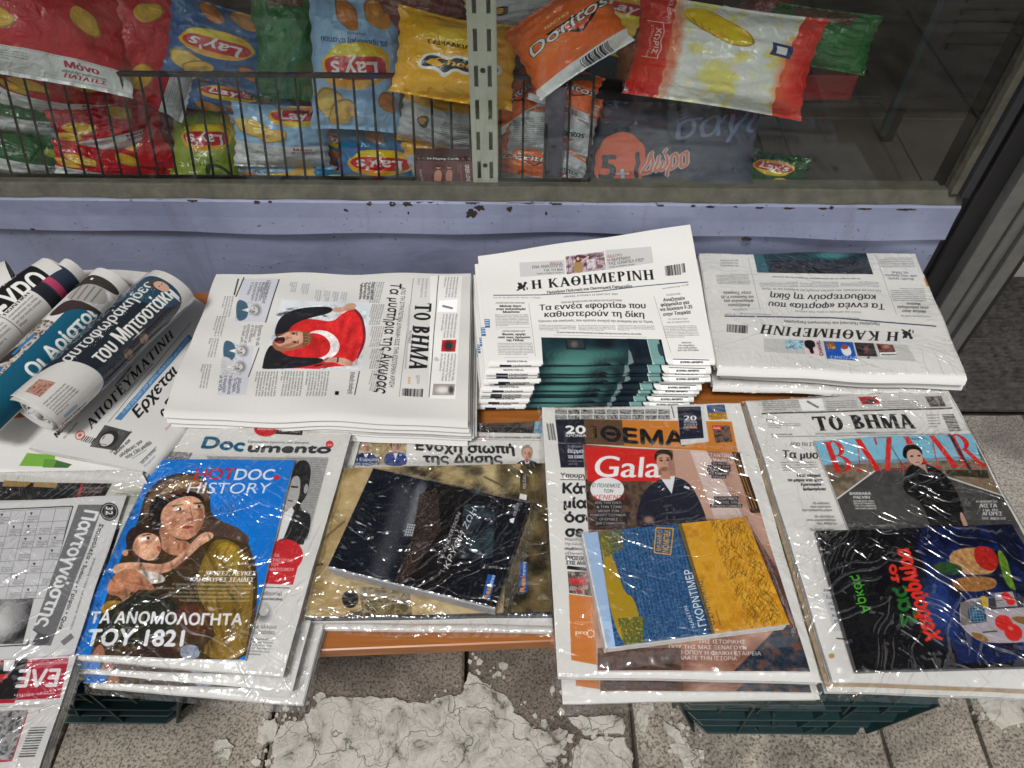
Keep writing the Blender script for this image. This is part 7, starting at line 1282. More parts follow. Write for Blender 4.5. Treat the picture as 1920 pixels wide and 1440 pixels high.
for k_ in range(12): c.line((232 - k_ * 5.2, 1236 + k_ * 13), (150 - k_ * 5.2, 1240 + k_ * 13), 4 + (k_ % 3) * 2, (60, 60, 62), .85)
c.grain(.015, 18); Ie = c.image('page_red_band')
Qu = quad([(-170, 890), (285, 884), (150, 1208), (-300, 1240)], .345); Su = flat_S(Qu, .0014, 9)
c = news_canvas(Su, 760, 640, (200, 199, 192)); c.z(0, 900, .375)
c.pic([(-300, 5), (560, 18), (520, 90), (-300, 110)], [(20, 20, 22), (40, 38, 38), (28, 26, 28)], 30, 4); c.poly([(20, 2), (160, 10), (130, 34), (10, 32)], (150, 120, 70)); c.poly([(170, 10), (290, 14), (280, 40), (165, 34)], (160, 130, 80)); c.poly([(412, 16), (540, 22), (520, 92), (392, 88)], (44, 30, 32)); c.poly([(405, 20), (418, 20), (398, 90), (384, 88)], (176, 40, 44)); c.text('Ρώμης από ΔΙ', (516, 34), (418, 36), (514, 48), (200, 196, 190), it=.1); c.text('Ο πόλεμος που', (510, 52), (412, 54), (508, 66), (200, 196, 190), it=.1)
c.poly([(580, 60), (750, 40), (690, 120), (560, 130)], (176, 176, 160)); c.block((700, 60), (600, 66), (600, 90), (700, 84), 3, seed=1, part=16); c.pic([(560, 260), (600, 240), (420, 780), (380, 760)], [(30, 46, 52), (60, 80, 86), (20, 30, 36)], 16, 5); c.t('Νέα', 560, 600, 380, 26, 0, col=(220, 220, 220), bold=1)
c.grain(.015, 19); Iu = c.image('page_under_crossword')
root = empty('wrapped_bundle', 'film-wrapped bundle at the lower left with a grey crossword paper and a red-banded page', 'newspaper bundle', tuple(Qu.mean(0) - (0, 0, .02)))
sheet_mesh('front_page', Su, newsprint(Iu, 'print_under'), root, 24, 24); q = Qu.copy(); q[:, 2] -= .0006; pages('inner_pages', q, None, .03, 5, M['edge'], root, .0014, 9, .004, 71)
sheet_mesh('crossword_page', Sp, newsprint(Ip, 'print_crossword'), root, 30, 30); q = Qp.copy(); q[:, 2] -= .0006; pages('crossword_pages', q, None, .004, 2, M['edge'], root, .0014, 9, .002, 72)
sheet_mesh('red_banded_page', Se, newsprint(Ie, 'print_red_band'), root, 24, 24); q = Qe.copy(); q[:, 2] -= .0006; pages('red_banded_pages', q, None, .02, 4, M['edge'], root, .0012, 9, .003, 73)
Qall = np.array([Qu[0], Qu[1], Qe[2], Qe[3]]); Qall[:, 2] = .350
wrap(Qall, [(Qp, .005)], root, M['film_b'], drop=.02, seed=75, amp=.0014, ph=9, nu=120, nv=130, ex=.012, crk=.0012)
# ------------------------------------------------------------------ behind the glass: shelf, baskets, uprights, snack packets
SH = .405; LG = zt_ + .012
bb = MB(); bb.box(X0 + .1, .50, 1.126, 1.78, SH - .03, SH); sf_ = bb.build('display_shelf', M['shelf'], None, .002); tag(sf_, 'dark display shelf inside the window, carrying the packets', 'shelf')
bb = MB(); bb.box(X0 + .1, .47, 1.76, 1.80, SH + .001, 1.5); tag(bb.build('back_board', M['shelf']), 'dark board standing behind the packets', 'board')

def upright(px, Y, w_, mat, label, name='slotted_upright', slots=True, zt=2.1):
    c0 = at_y((px, 360), Y)[0][0]; root = empty(name, label, 'shelf upright', (c0, Y, SH)); mb = MB()
    z0, z1 = SH + .0005, zt; x0, x1 = c0 - w_ / 2, c0 + w_ / 2; ft = .0016
    if slots:
        sw = w_ * .15; xs2 = [(x0, x0 + w_ * .17), (x0 + w_ * .17 + sw, x1 - w_ * .17 - sw), (x1 - w_ * .17, x1)]
        for a, b_ in xs2: mb.box(a, b_, Y, Y + ft, z0, z1)
        z = LG + .018; mb.box(x0 + w_ * .17, x0 + w_ * .17 + sw, Y, Y + ft, z0 + .0001, LG); mb.box(x1 - w_ * .17 - sw, x1 - w_ * .17, Y, Y + ft, z0 + .0001, LG)
        mb.box(x0 + w_ * .17, x0 + w_ * .17 + sw, Y, Y + ft, LG + .0001, z); mb.box(x1 - w_ * .17 - sw, x1 - w_ * .17, Y, Y + ft, LG + .0001, z)
        while z < z1 - .06:
            for a in (x0 + w_ * .17, x1 - w_ * .17 - sw): mb.box(a, a + sw, Y, Y + ft, z + .034, z + .056)
            z += .056
    else: mb.box(x0, x1, Y, Y + ft, z0, z1)
    mb.build('face_plate', mat, root, .0004)
    s = MB(); s.box(x0 - .0012, x0 - .0001, Y + .0005, Y + .022, z0, z1); s.box(x1 + .0001, x1 + .0012, Y + .0005, Y + .022, z0, z1); s.box(x0, x1, Y + .0205, Y + .022, z0, z1); s.build('channel', mat, root)
    for k in range(9):
        h = MB()
        z = LG + .045 + k * .168; n = 12; V = [(c0 + .0042 * math.cos(2 * math.pi * i / n), Y - .0006, z + .0042 * math.sin(2 * math.pi * i / n)) for i in range(n)]; h.add(V + [(v[0], Y - .0001, v[2]) for v in V], [list(range(n))] + [[(i + 1) % n, i, i + n, (i + 1) % n + n] for i in range(n)]); h.build('screw', M['wire'], root)
    return root
upright(911, 1.094, .040, M['upright'], 'cream slotted metal upright standing against the glass')
upright(1033, 1.150, .030, M['purple'], 'chipped purple-grey upright behind the right wire basket', slots=False, zt=.64)

def basket(px0, px1, label, step=.031, light=False):
    z0, h, y0, k = LG + .004, .150, 1.112, .464
    xa = at_y((px0, 355), y0)[0][0]; xb = at_y((px1, 355), y0)[0][0]; root = empty('wire_basket', label, 'wire basket', ((xa + xb) / 2, 1.2, SH), 'wire baskets behind the window'); m = M['wire']; dp = .30
    def F(x, t): return (x, y0 + k * h * t, z0 + h * t)
    ez = .004
    MB().bar(F(xa, 1), F(xb, 1), .007, .007).build('top_rail', m, root); MB().bar(F(xa, 0), F(xb, 0), .004).build('bottom_rail', m, root)
    MB().bar((xa, y0 + dp, z0 + h), (xb, y0 + dp, z0 + h), .005).build('top_rail', m, root)
    for x in (xa, xb):
        MB().bar(F(x, 1), (x, y0 + dp, z0 + h), .005).build('side_rail', m, root); MB().bar(F(x, 0), (x, y0 + dp, z0), .004).build('side_rail', m, root)
    n = int((xb - xa) / step)
    for i in range(n + 1):
        x = xa + (xb - xa) * i / n; MB().bar(F(x, .0), F(x, 1), .0036, n=5).build('wire', m, root)
    for x in (xa, xb):
        for j in range(1, 7):
            y = y0 + j * dp / 7; MB().bar((x, y, z0), (x, y + (k * h if False else 0), z0 + h), .0028, n=5).build('wire', m, root)
    return root
basket(-130, 884, 'long wire basket of snack packets behind the left part of the window'); basket(938, 1102, 'short wire basket of small orange packets right of the cream upright')

SKIN = {}
def bag_mesh(w_, h_, infl, seed, nu=34, nv=40, pinch=.07):
    U, V = np.meshgrid(np.linspace(0, 1, nu), np.linspace(0, 1, nv), indexing='ij'); U, V = U.ravel(), V.ravel(); r = np.random.default_rng(seed)
    f = np.clip(np.sin(math.pi * U), 0, 1) ** .55 * np.clip(np.sin(math.pi * np.clip((V - .045) / .91, 0, 1)), 0, 1) ** .5
    n1 = vnoise(nu, nv, (9, 5), seed, 3).ravel(); n2 = vnoise(nu, nv, (4, 12), seed + 1, 2).ravel(); n3 = vnoise(nu, nv, 3, seed + 5, 2).ravel()
    fold = np.abs(n1 - .5) * 2; edge = 1 - np.clip(f, 0, 1) ** 2
    x = (U - .5) * w_ * (1 - pinch * np.sin(math.pi * V) ** .7 * 1.0); y = (.5 - V) * h_ * (1 - .04 * np.sin(math.pi * U))
    ds = np.minimum(V, 1 - V); x = x + .0015 * np.sin(V * 40 + seed)
    z = infl * f * (1 - .42 * fold * (0.35 + edge)) + infl * .10 * np.sin(U * 34 + n2 * 10) * np.exp(-(ds / .12) ** 2) * (ds > .04) + infl * .12 * (n3 - .5) * f
    zs = .0016 * np.sin(U * 150) * (ds < .045); bow = infl * .25 * np.sin(U * 5 + seed) * np.exp(-(ds / .1) ** 2)
    A = np.stack([x, y, z + zs + bow + .0004], 1); n1b = vnoise(nu, nv, (7, 6), seed + 9, 3).ravel()
    B = np.stack([x, y, -infl * .9 * f * (1 - .25 * np.abs(n1b - .5) * 2) + zs + bow - .0004], 1)
    uv = np.stack([U, 1 - V], 1); return A, B, uv, nu, nv
def packet(label, c, Y, w_, h_, rot, img, back=None, tx=0, tz=0, infl=.035, seed=0, cat='snack packet', group=None, name='snack_packet', gloss=.22, crumple=.004):
    """centre at photo point c on depth Y; face towards the viewer, turned by rot, tipped by tx about its width, tz about its height"""
    key = (img, gloss)
    if key not in SKIN:
        SKIN[key] = img_mat('foil_' + img.name, img, gloss, .5, (55, crumple, .8), coat=.35 if crumple > .002 else 0)
    mf = SKIN[key]; mb_ = back or M['silver']
    P = at_y(c, Y)[0]; fwd = (CP - P); fwd /= np.linalg.norm(fwd); r_ = RV - fwd * (RV @ fwd); r_ /= np.linalg.norm(r_); up = np.cross(fwd, r_)
    c_, s_ = math.cos(rad(rot)), math.sin(rad(rot)); X = r_ * c_ - up * s_; Z = np.cross(fwd, X) * 1.0; U_ = Z
    Rx = Matrix.Rotation(rad(tx), 3, 'X') @ Matrix.Rotation(rad(tz), 3, 'Y'); Rn = np.array(Rx)
    A, B, uv, nu, nv = bag_mesh(w_, h_, infl, seed)
    Mx = np.stack([X, U_, fwd], 1)
    A = A @ Rn.T @ Mx.T + P; B = B @ Rn.T @ Mx.T + P
    lo = min(A[:, 2].min(), B[:, 2].min())
    root = empty(name, label, cat, tuple(P), group)
    k = max(2, round(nv * .055)); body = lambda G: G
    F = gridf(nu, nv, 0, False); j = (F[:, 0] % nv); top = F[j < k - 1]; bot = F[j >= nv - k]; mid = F[(j >= k - 1) & (j < nv - k)]
    mesh('front_panel', A, mid, mf, root, uv, True)
    mesh('back_panel', B, mid[:, ::-1], mb_, root, uv, True)
    for e in (top, bot):
        n = len(A); mesh('end_seal', np.vstack([A, B]), np.vstack([e, e[:, ::-1] + n]), mf, root, np.vstack([uv, uv]), False)
    return root
M['silver'] = princ('foil_back', (.42, .43, .44), .3, metal=.5, noise=(25, .2), bump=(60, .003))
PC = (206, 207, 208)
def bagc(bg, W=420, H=520): return Canvas(W, H, bg)
def crisp(c, x, y, r, col=(206, 160, 50), rot=20):
    c.ell(x, y, r, r * .62, tuple(v * .7 for v in col), rot); c.ell(x - r * .04, y - r * .05, r * .94, r * .56, col, rot); c.soft(x + r * .2, y + r * .1, r * .4, r * .2, tuple(min(255, v * 1.12) for v in col), rot, .6); c.soft(x - r * .4, y + .1 * r, r * .25, r * .2, tuple(v * .82 for v in col), rot, .5)
def lays(c, cx, cy, k):
    c.ell(cx, cy, .34 * k, .155 * k, (214, 160, 30), -6); c.soft(cx + .12 * k, cy - .10 * k, .16 * k, .05 * k, (206, 120, 40), 0, .5); c.smooth([(cx - .32 * k, cy + .03 * k), (cx - .1 * k, cy + .15 * k), (cx + .22 * k, cy + .14 * k), (cx + .33 * k, cy), (cx, cy + .04 * k)], (222, 186, 26))
    c.smooth([(cx - .31 * k, cy - .06 * k), (cx, cy - .10 * k), (cx + .31 * k, cy - .08 * k), (cx + .30 * k, cy + .055 * k), (cx, cy + .06 * k), (cx - .29 * k, cy + .08 * k)], (178, 24, 34))
    c.text("Lay's", (cx - .23 * k, cy + .035 * k), (cx + .24 * k, cy + .02 * k), (cx - .23 * k, cy - .085 * k), (235, 235, 235), bold=2.2, it=.12, boldy=1)
def band(c, st='Μόνο', col=(150, 30, 44), y0=.80):
    c.poly([(0, y0), (1, y0), (1, 1), (0, 1)], PC); c.block((.06, y0 + .03), (.40, y0 + .03), (.40, y0 + .10), (.06, y0 + .10), 4, (90, 90, 92), seed=1, part=40)
    c.t(st, .60, .80, y0 + .075, .045, 0, col=col, bold=1.4); c.t('υψηλής ποιότητας', .58, .84, y0 + .11, .02, 0, col=(60, 60, 62), bold=.4); c.t('ΠΑΤΑΤΕΣ', .60, .84, y0 + .145, .028, 0, col=col, bold=1); c.line((0, y0 + .01), (1, y0 + .01), .003, (150, 150, 150)); c.line((0, y0 + .165), (1, y0 + .165), .003, (160, 160, 160))
def upside(c): c.a = c.a[::-1, ::-1].copy(); return c
def done(c, n):
    c.grain(.01, 1); g = c.a.mean(2, keepdims=True); c.a = np.clip(c.a * 1.14, 0, .93).astype(np.float32); return c.image(n)
# --- prints
c = bagc((176, 22, 30)); crisp(c, .16, .30, .15); crisp(c, .40, .24, .12, rot=-10); crisp(c, .72, .50, .12, (196, 150, 44), 50); lays(c, .5, .12, 1.0); crisp(c, .20, .60, .13); band(c); iRed = done(c, 'packet_red')
c = bagc((176, 22, 30)); crisp(c, .22, .34, .15); crisp(c, .62, .22, .14, (196, 150, 44), 50); crisp(c, .10, .46, .12); band(c, y0=.56); c.poly([(0, .74), (1, .74), (1, 1), (0, 1)], PC); iRedS = done(c, 'packet_red_banded')
c = bagc((24, 84, 36)); crisp(c, .7, .3, .14, (150, 160, 60)); band(c, col=(40, 90, 50), y0=.56); c.poly([(0, .74), (1, .74), (1, 1), (0, 1)], PC); iGreenS = done(c, 'packet_green_banded')
c = bagc((136, 172, 204)); crisp(c, .2, .36, .2, (214, 172, 78)); crisp(c, .40, .44, .16, (204, 160, 66), -20); lays(c, .66, .14, .9); band(c, y0=.58); c.poly([(0, .76), (1, .76), (1, 1), (0, 1)], PC); iBlueS = done(c, 'packet_blue_banded')
c = bagc((24, 74, 30)); crisp(c, .7, .5, .14); lays(c, .5, .25, .9); c.soft(.3, .6, .2, .1, (60, 130, 50), 0, .6); band(c, col=(40, 90, 50)); iGreen = done(c, 'packet_green')
c = bagc((16, 92, 36)); c.soft(.5, .45, .3, .2, (24, 120, 50), 0, .5); c.pic([(.2, .02), (.8, .02), (.75, .22), (.25, .22)], [(90, 24, 30), (120, 60, 40), (60, 30, 30)], 14, 3, .8); iGreen2 = done(c, 'packet_green_plain')
def blue(bg, n, ups=True, bottom=True, dark=False):
    c = bagc(bg); c.t('0% προσθήκη αλατιού', .14, .88, .70 if ups else .16, .045, 0, col=(40, 70, 110), bold=1); c.t('Baked', .40, .6, .75 if ups else .21, .022, 0, col=(60, 80, 110)); lays(c, .5, .50 if ups else .30, 1.15)
    crisp(c, .78, .20, .19, (214, 172, 78)); crisp(c, .66, .14, .16, (204, 160, 66), -20); crisp(c, .14, .24, .12, (186, 110, 40))
    crisp(c, .26, .66 if not ups else .90, .17, (196, 130, 50)); crisp(c, .60, .88 if ups else .62, .15, (180, 110, 40), 40)
    if bottom: band(c)
    return done(c, n)
iBlueL = blue((136, 172, 204), 'packet_light_blue', ups=False); iBlueN = blue((136, 172, 204), 'packet_light_blue_main', bottom=False); iTeal = blue((20, 112, 158), 'packet_teal', bottom=False); iBlueD = blue((44, 88, 140), 'packet_blue', bottom=False)
c = bagc((136, 150, 52)); c.ell(.4, .25, .2, .12, (60, 70, 40), 20); c.ell(.4, .25, .14, .08, (140, 150, 80), 20); c.t('ΤΟΝΟΣ & ΕΛΙΑ', .4, .8, .38, .03, 0, col=(60, 80, 40)); c.t('ΧΩΡΙΑΤΙΚΗ', .4, .8, .43, .03, 0, col=(60, 80, 40)); lays(c, .55, .66, 1.0); crisp(c, .2, .88, .2, (206, 176, 60)); crisp(c, .8, .9, .16, (150, 170, 60)); iLime = done(c, 'packet_lime')
c = bagc((216, 154, 20)); c.soft(.5, .3, .3, .12, (236, 190, 60), 0, .6)      # the mascot is left out
c.smooth([(.18, .60), (.30, .50), (.46, .56), (.5, .50), (.7, .54), (.9, .50), (.88, .64), (.72, .66), (.6, .72), (.5, .68), (.40, .80), (.34, .70), (.2, .72)], (226, 226, 222)); c.smooth([(.20, .61), (.30, .53), (.44, .60), (.5, .53), (.68, .57), (.86, .54), (.85, .62), (.70, .64), (.6, .69), (.5, .65), (.41, .75), (.36, .66), (.22, .69)], (26, 24, 24))
c.smooth([(.24, .62), (.30, .57), (.40, .64), (.38, .68), (.27, .65)], (216, 154, 20)); c.t('Cheetos', .30, .84, .64, .075, .0, col=(216, 154, 20), bold=1.6, it=.1); c.t('ΓΑΡΙΔΑΚΙΑ', .25, .6, .42, .05, 0, col=(40, 34, 24), bold=1); iYel = done(c, 'packet_yellow')
c = bagc((176, 178, 180)); c.poly([(0, 0), (1, 0), (1, .22), (0, .30)], (206, 148, 30)); c.block((.5, .4), (.95, .4), (.95, .85), (.5, .85), 14, (30, 34, 40), seed=2, part=34, bold=.4); c.smooth([(.2, .45), (.32, .40), (.36, .5), (.3, .62), (.22, .58)], (34, 30, 24)); c.smooth([(.22, .47), (.3, .44), (.32, .5), (.27, .57), (.23, .54)], (196, 140, 30)); c.poly([(0, .92), (1, .88), (1, 1), (0, 1)], (206, 148, 30)); iYelB = done(c, 'packet_yellow_back')
c = bagc((206, 92, 24)); c.soft(.3, .5, .2, .2, (226, 112, 40), 0, .6); c.poly([(.32, .36), (.98, .36), (.66, .60)], (20, 18, 18)); c.poly([(.40, .385), (.90, .385), (.66, .56)], (196, 70, 20)); c.text('Doritos', (.10, .50), (.98, .44), (.12, .36), (20, 18, 18), bold=5, boldy=1); c.text('Doritos', (.10, .50), (.98, .44), (.12, .36), (232, 230, 226), bold=1.4, boldy=1); c.t('NACHO', .36, .62, .30, .04, 0, col=(232, 200, 150), bold=.8); c.poly([(0, .86), (1, .82), (1, 1), (0, 1)], PC); c.bars((.5, .86), (.8, .85), (.8, .98), (.5, .98), 20); iDor = done(c, 'packet_orange')
c = bagc((176, 178, 180)); c.poly([(0, 0), (1, 0), (1, .24), (.4, .2), (.14, .34), (.1, 1), (0, 1)], (200, 96, 46)); c.block((.2, .34), (.9, .30), (.9, .84), (.2, .84), 15, (34, 40, 46), seed=3, part=34, bold=.4); c.poly([(.2, .26), (.9, .22), (.9, .29), (.2, .33)], (190, 196, 198)); iOrB = done(c, 'packet_orange_back')
c = bagc((172, 174, 178)); c.poly([(0, 0), (1, 0), (1, .34), (.6, .3), (0, .2)], (204, 98, 46)); c.poly([(.4, .06), (.95, .12), (.95, .30), (.42, .22)], (216, 176, 130)); c.block((.44, .09), (.92, .13), (.92, .28), (.46, .21), 3, (70, 50, 30), seed=3, part=14, bold=1); c.text('Doritos', (.2, .74), (.8, .70), (.2, .62), (30, 26, 26), bold=2.4); c.poly([(.3, .78), (.6, .76), (.45, .86)], (170, 60, 30)); iOrF = done(c, 'packet_orange_small')
c = bagc((206, 200, 150), 520, 400); c.pic([(.18, 0), (.9, 0), (.9, 1), (.18, 1)], [(206, 196, 120), (216, 214, 200), (204, 206, 204), (214, 200, 110)], 90, 4); c.poly([(0, 0), (.20, 0), (.20, 1), (0, 1)], (190, 34, 26)); c.soft(.22, .5, .05, .5, (206, 90, 50), 0, .8); c.poly([(.88, 0), (1, 0), (1, 1), (.84, 1), (.84, .7)], (196, 44, 30)); c.soft(.86, .6, .05, .4, (206, 110, 70), 0, .6)
for k_ in range(4): crisp(c, .38 + .05 * k_, .16 + .035 * k_, .14, (218, 176, 20), 28)
c.text('ΧΩΡΙΣ', (.105, .30), (.105, .56), (.135, .30), (225, 215, 205), bold=.8); c.text('ΣΥΝΤΗΡΗΤΙΚΑ', (.075, .28), (.075, .60), (.09, .28), (225, 215, 205), bold=.2); c.text('κλασική', (.16, .02), (.16, .25), (.185, .02), (225, 215, 205), bold=.4)
for a_, b_ in (((.05, .25), (.15, .25)), ((.15, .25), (.15, .60)), ((.15, .60), (.05, .60))): c.line(a_, b_, .006, (225, 215, 205))
c.poly([(.76, .28), (.87, .30), (.88, .42), (.76, .40)], (24, 40, 90)); c.poly([(.78, .31), (.84, .32), (.85, .39), (.79, .38)], (222, 222, 226)); iCream = done(c, 'packet_cream_red')
c = bagc((24, 30, 50), 520, 400)
c.ell(.23, .62, .155, .30, (224, 84, 34)); c.t('5', .10, .21, .78, .24, 0, col=(24, 26, 40), bold=3.4, boldy=1); c.t('+', .205, .29, .80, .14, 0, col=(176, 196, 214), bold=2); c.t('1', .295, .34, .77, .26, 0, col=(24, 26, 40), bold=3, boldy=1)
c.text('Δώρο', (.36, .74), (.62, .66), (.37, .53), (200, 196, 200), bold=5, it=.25, boldy=1); c.text('Δώρο', (.36, .74), (.62, .66), (.37, .53), (214, 92, 50), bold=1.6, it=.25, boldy=1)
c.text('σαγι', (.52, .40), (.98, .30), (.53, .12), (90, 104, 134), bold=1.6, it=.3); c.poly([(.52, .10), (.60, .04), (.62, .16), (.55, .24)], (70, 76, 90)); c.block((.54, .10), (.60, .06), (.62, .15), (.56, .20), 3, (170, 175, 185), seed=1, part=12); c.poly([(.62, .84), (.68, .82), (.66, .98), (.58, .98)], (196, 84, 50)); c.pic([(.0, .0), (1, 0), (1, 1), (0, 1)], [(16, 20, 36), (30, 38, 60), (20, 26, 46)], 50, 4, .25); iNavy = done(c, 'pack_navy')
c = bagc((206, 168, 24)); lays(c, .5, .3, 1); c.soft(.5, .7, .3, .1, (220, 190, 60), 0, .5); iYel2 = done(c, 'packet_plain_yellow')
c = bagc((96, 22, 28)); c.t('Ruffles', .2, .8, .3, .1, 0, col=(150, 90, 90), bold=2); c.pic([(.1, .5), (.9, .5), (.9, .8), (.1, .8)], [(90, 40, 30), (130, 80, 50)], 20, 3, .7); iMar = done(c, 'packet_maroon')
c = bagc((196, 196, 170)); c.poly([(.6, 0), (1, 0), (1, 1), (.7, 1)], (170, 36, 34)); c.ell(.45, .5, .2, .16, (34, 44, 84)); c.ell(.45, .5, .15, .12, (214, 210, 190)); c.t('G', .38, .52, .57, .12, 0, col=(34, 44, 84), bold=3); iCr2 = done(c, 'packet_cream_logo')
M['red_back'] = princ('red_foil', (.36, .015, .02), .3, bump=(60, .003)); M['blue_back'] = princ('blue_foil', (.08, .16, .28), .3, bump=(60, .003))
GB = 'snack packets heaped behind the window'
def B(label, c, Y, w_, h_, rot, img, **k):
    global _sd
    _sd += 1; k.setdefault('seed', _sd); return packet(label, c, Y, w_, h_, rot, img, group=GB, **k)
_sd = 100
PX = 1 / 1150.0        # metres per photo pixel at the packets, roughly
for (lab, c_, Y_, w_, h_, rot, im_, kw) in [
    ('crumpled brown and silver packet filling the dark gap left of the lime packet', (322, 320), 1.23, 90, 110, 30, iYelB, dict(infl=.03)),
    ('small green packet behind the teal blue one near the card box', (770, 250), 1.26, 90, 90, 12, iGreen, dict(infl=.03)),
    ('red packet peeping out between the green ones at the left edge', (20, 150), 1.27, 130, 90, -14, iRed, dict(infl=.03)),
    ('orange-brown packet in the gap above the lime packet', (345, 150), 1.31, 110, 90, 24, iOrF, dict(infl=.03)),
    ('light blue packet end sticking out behind the dark green one', (480, 180), 1.29, 120, 80, -12, iBlueL, dict(infl=.03)),
    ('red packet pressed against the glass at the very bottom, left part of the basket', (120, 352), 1.19, 200, 70, 2, iRed, dict(infl=.028, tx=30)),
    ('lime packet bottom end resting by the glass below the lime green one', (392, 346), 1.17, 140, 66, 182, iLime, dict(infl=.026, tx=20)),
    ('teal packet lying low by the glass left of the card box', (650, 346), 1.17, 130, 64, 186, iTeal, dict(infl=.026, tx=20)),
    ('crumpled silver packet low between the light blue and teal ones', (612, 352), 1.20, 90, 60, 12, iYelB, dict(infl=.024, tx=10)),
    # --- row against the glass, left to right; back ones first
    ('big red packet at the top left with white bottom band and yellow crisps', (88, 36), 1.20, 300, 250, 14, iRed, dict(infl=.045, tx=-14)),
    ('red packet on its side behind the big red one, its white band running diagonally', (262, 70), 1.26, 230, 250, -62, iRed, dict(infl=.04)),
    ('red packet with a white lettered end lying just under the big red packet', (128, 168), 1.205, 240, 120, 6, iRedS, dict(infl=.03, tx=38)),
    ('red packet with crisps and white band in the middle of the left stack', (210, 240), 1.205, 205, 116, -12, iRedS, dict(infl=.034, tx=14)),
    ('lowest red packet of the left stack, white band with a red word', (212, 316), 1.16, 205, 92, 7, iRedS, dict(infl=.03, tx=12)),
    ('red packet standing slanted behind the left stack, white stripe at its right', (300, 250), 1.27, 190, 300, 18, iRed, dict(infl=.035)),
    ('upper green packet with a white band at the left edge of the window', (52, 212), 1.20, 160, 96, 8, iGreenS, dict(infl=.03, tx=14)),
    ('lower green packet with a white band in the corner of the basket', (70, 296), 1.17, 150, 96, 8, iGreenS, dict(infl=.03, tx=14)),
    ('green packet flat on the shelf under the left stack', (60, 350), 1.20, 260, 90, 3, iGreen2, dict(infl=.024, tx=50)),
    ('lime green packet upside down with an oval red logo, behind the wires', (396, 290), 1.205, 140, 190, 184, iLime, dict(infl=.034, tx=8)),
    ('light blue packet lying with its white band forward, between lime and blue ones', (530, 256), 1.19, 185, 128, 4, iBlueS, dict(infl=.038, tx=12)),
    ('light blue packet lowest in the middle of the long basket, crisps on its front', (540, 342), 1.175, 185, 90, 2, iBlueL, dict(infl=.03, tx=34)),
    ('dark blue packet lying on its side below the ragged brown ones', (408, 84), 1.27, 180, 150, 196, iBlueD, dict(infl=.035)),
    ('blue packet half hidden behind the wires, brown crisps on it', (430, 176), 1.27, 150, 80, 10, iBlueD, dict(infl=.03)),
    ('dark green packet standing at the back between the blue ones', (538, 76), 1.30, 130, 230, 4, iGreen2, dict(infl=.03)),
    ('tall light blue packet with a big upside-down red oval logo in the middle', (668, 124), 1.215, 178, 262, 184, iBlueN, dict(infl=.042)),
    ('teal blue packet with an upside-down logo low in the basket beside the cards', (715, 308), 1.195, 172, 150, 184, iTeal, dict(infl=.04, tx=4)),
    ('blue packet squeezed between the light blue and the teal packets', (626, 262), 1.235, 120, 80, 20, iBlueD, dict(infl=.03)),
    ('bright yellow packet with a black brush-like logo sticking out over the wires', (856, 112), 1.185, 235, 165, 9, iYel, dict(infl=.04, tx=-12)),
    ('silver-backed yellow packet beneath the bright yellow one', (830, 226), 1.20, 170, 130, 14, iYelB, dict(infl=.035, tx=18)),
    ('yellow packet low behind the cream upright, silver ends', (846, 300), 1.20, 190, 110, -4, iYelB, dict(infl=.034, tx=20)),
    ('silver and yellow packet lying behind the upright near the orange ones', (945, 318), 1.22, 110, 110, 40, iYelB, dict(infl=.03)),
    ('large orange packet with a black triangle logo at the top of the right basket', (1064, 70), 1.19, 206, 150, -32, iDor, dict(infl=.044, tx=-8)),
    ('orange and silver packet directly under the large orange one', (1060, 166), 1.17, 130, 92, 20, iDor, dict(infl=.03)),
    ('small silver-white packet with printed text in the middle of the right basket', (990, 238), 1.165, 100, 108, 2, iOrB, dict(infl=.032)),
    ('small orange packet with a brown text label at the right of the short basket', (1074, 232), 1.17, 96, 116, 12, iOrF, dict(infl=.028)),
    ('small orange packet second from the bottom, left in the short basket', (984, 302), 1.15, 118, 84, 8, iDor, dict(infl=.028)),
    ('small orange and silver packet low at the right of the short basket', (1066, 306), 1.15, 92, 84, 24, iOrF, dict(infl=.026)),
    ('small orange packet on the shelf at the bottom left of the short basket', (982, 350), 1.165, 104, 52, -4, iDor, dict(infl=.024, tx=30)),
    ('small orange packet on the shelf at the bottom right of the short basket', (1058, 352), 1.165, 76, 46, 4, iOrF, dict(infl=.022, tx=30)),
    ('small orange packet wedged at the upper left of the short basket', (962, 190), 1.18, 100, 90, -30, iDor, dict(infl=.03)),
    ('dull maroon packet in the dark at the top behind the yellow one', (800, 28), 1.32, 210, 130, 186, iMar, dict(infl=.03)),
    ('yellow packet at the back, top centre beside the cream upright', (990, 14), 1.30, 250, 90, -6, iYelB, dict(infl=.03)),
    ('plain yellow packet behind the large orange one at the top', (1170, 44), 1.29, 190, 130, 12, iYel2, dict(infl=.03)),
    ('ragged brown and orange packet behind the blue ones', (355, 210), 1.29, 120, 170, 8, iMar, dict(infl=.03)),
    ('big cream and red packet with yellow crisps, right of the orange one', (1352, 108), 1.20, 345, 190, 8, iCream, dict(infl=.05)),
    ('cream packet with a round blue logo behind the big cream and red one', (1410, 84), 1.28, 150, 110, 14, iCr2, dict(infl=.035)),
    ('dark red packet behind the big cream and red one', (1230, 66), 1.27, 170, 150, -20, iMar, dict(infl=.03)),
    ('dark red packet end rising at the top, left of the green foil packet', (1432, 40), 1.31, 120, 110, -30, iMar, dict(infl=.03)),
    ('shiny green foil packet at the far right above a red box', (1535, 72), 1.25, 200, 110, 8, iGreen2, dict(infl=.036)),
    ('green packet on the shelf to the right of the navy pack', (1445, 330), 1.20, 130, 104, 12, iGreen, dict(infl=.026, tx=20)),
]:
    D_ = at_y(c_, Y_)[0]; k_ = (D_ - CP) @ FV / FOC
    h_ *= .93
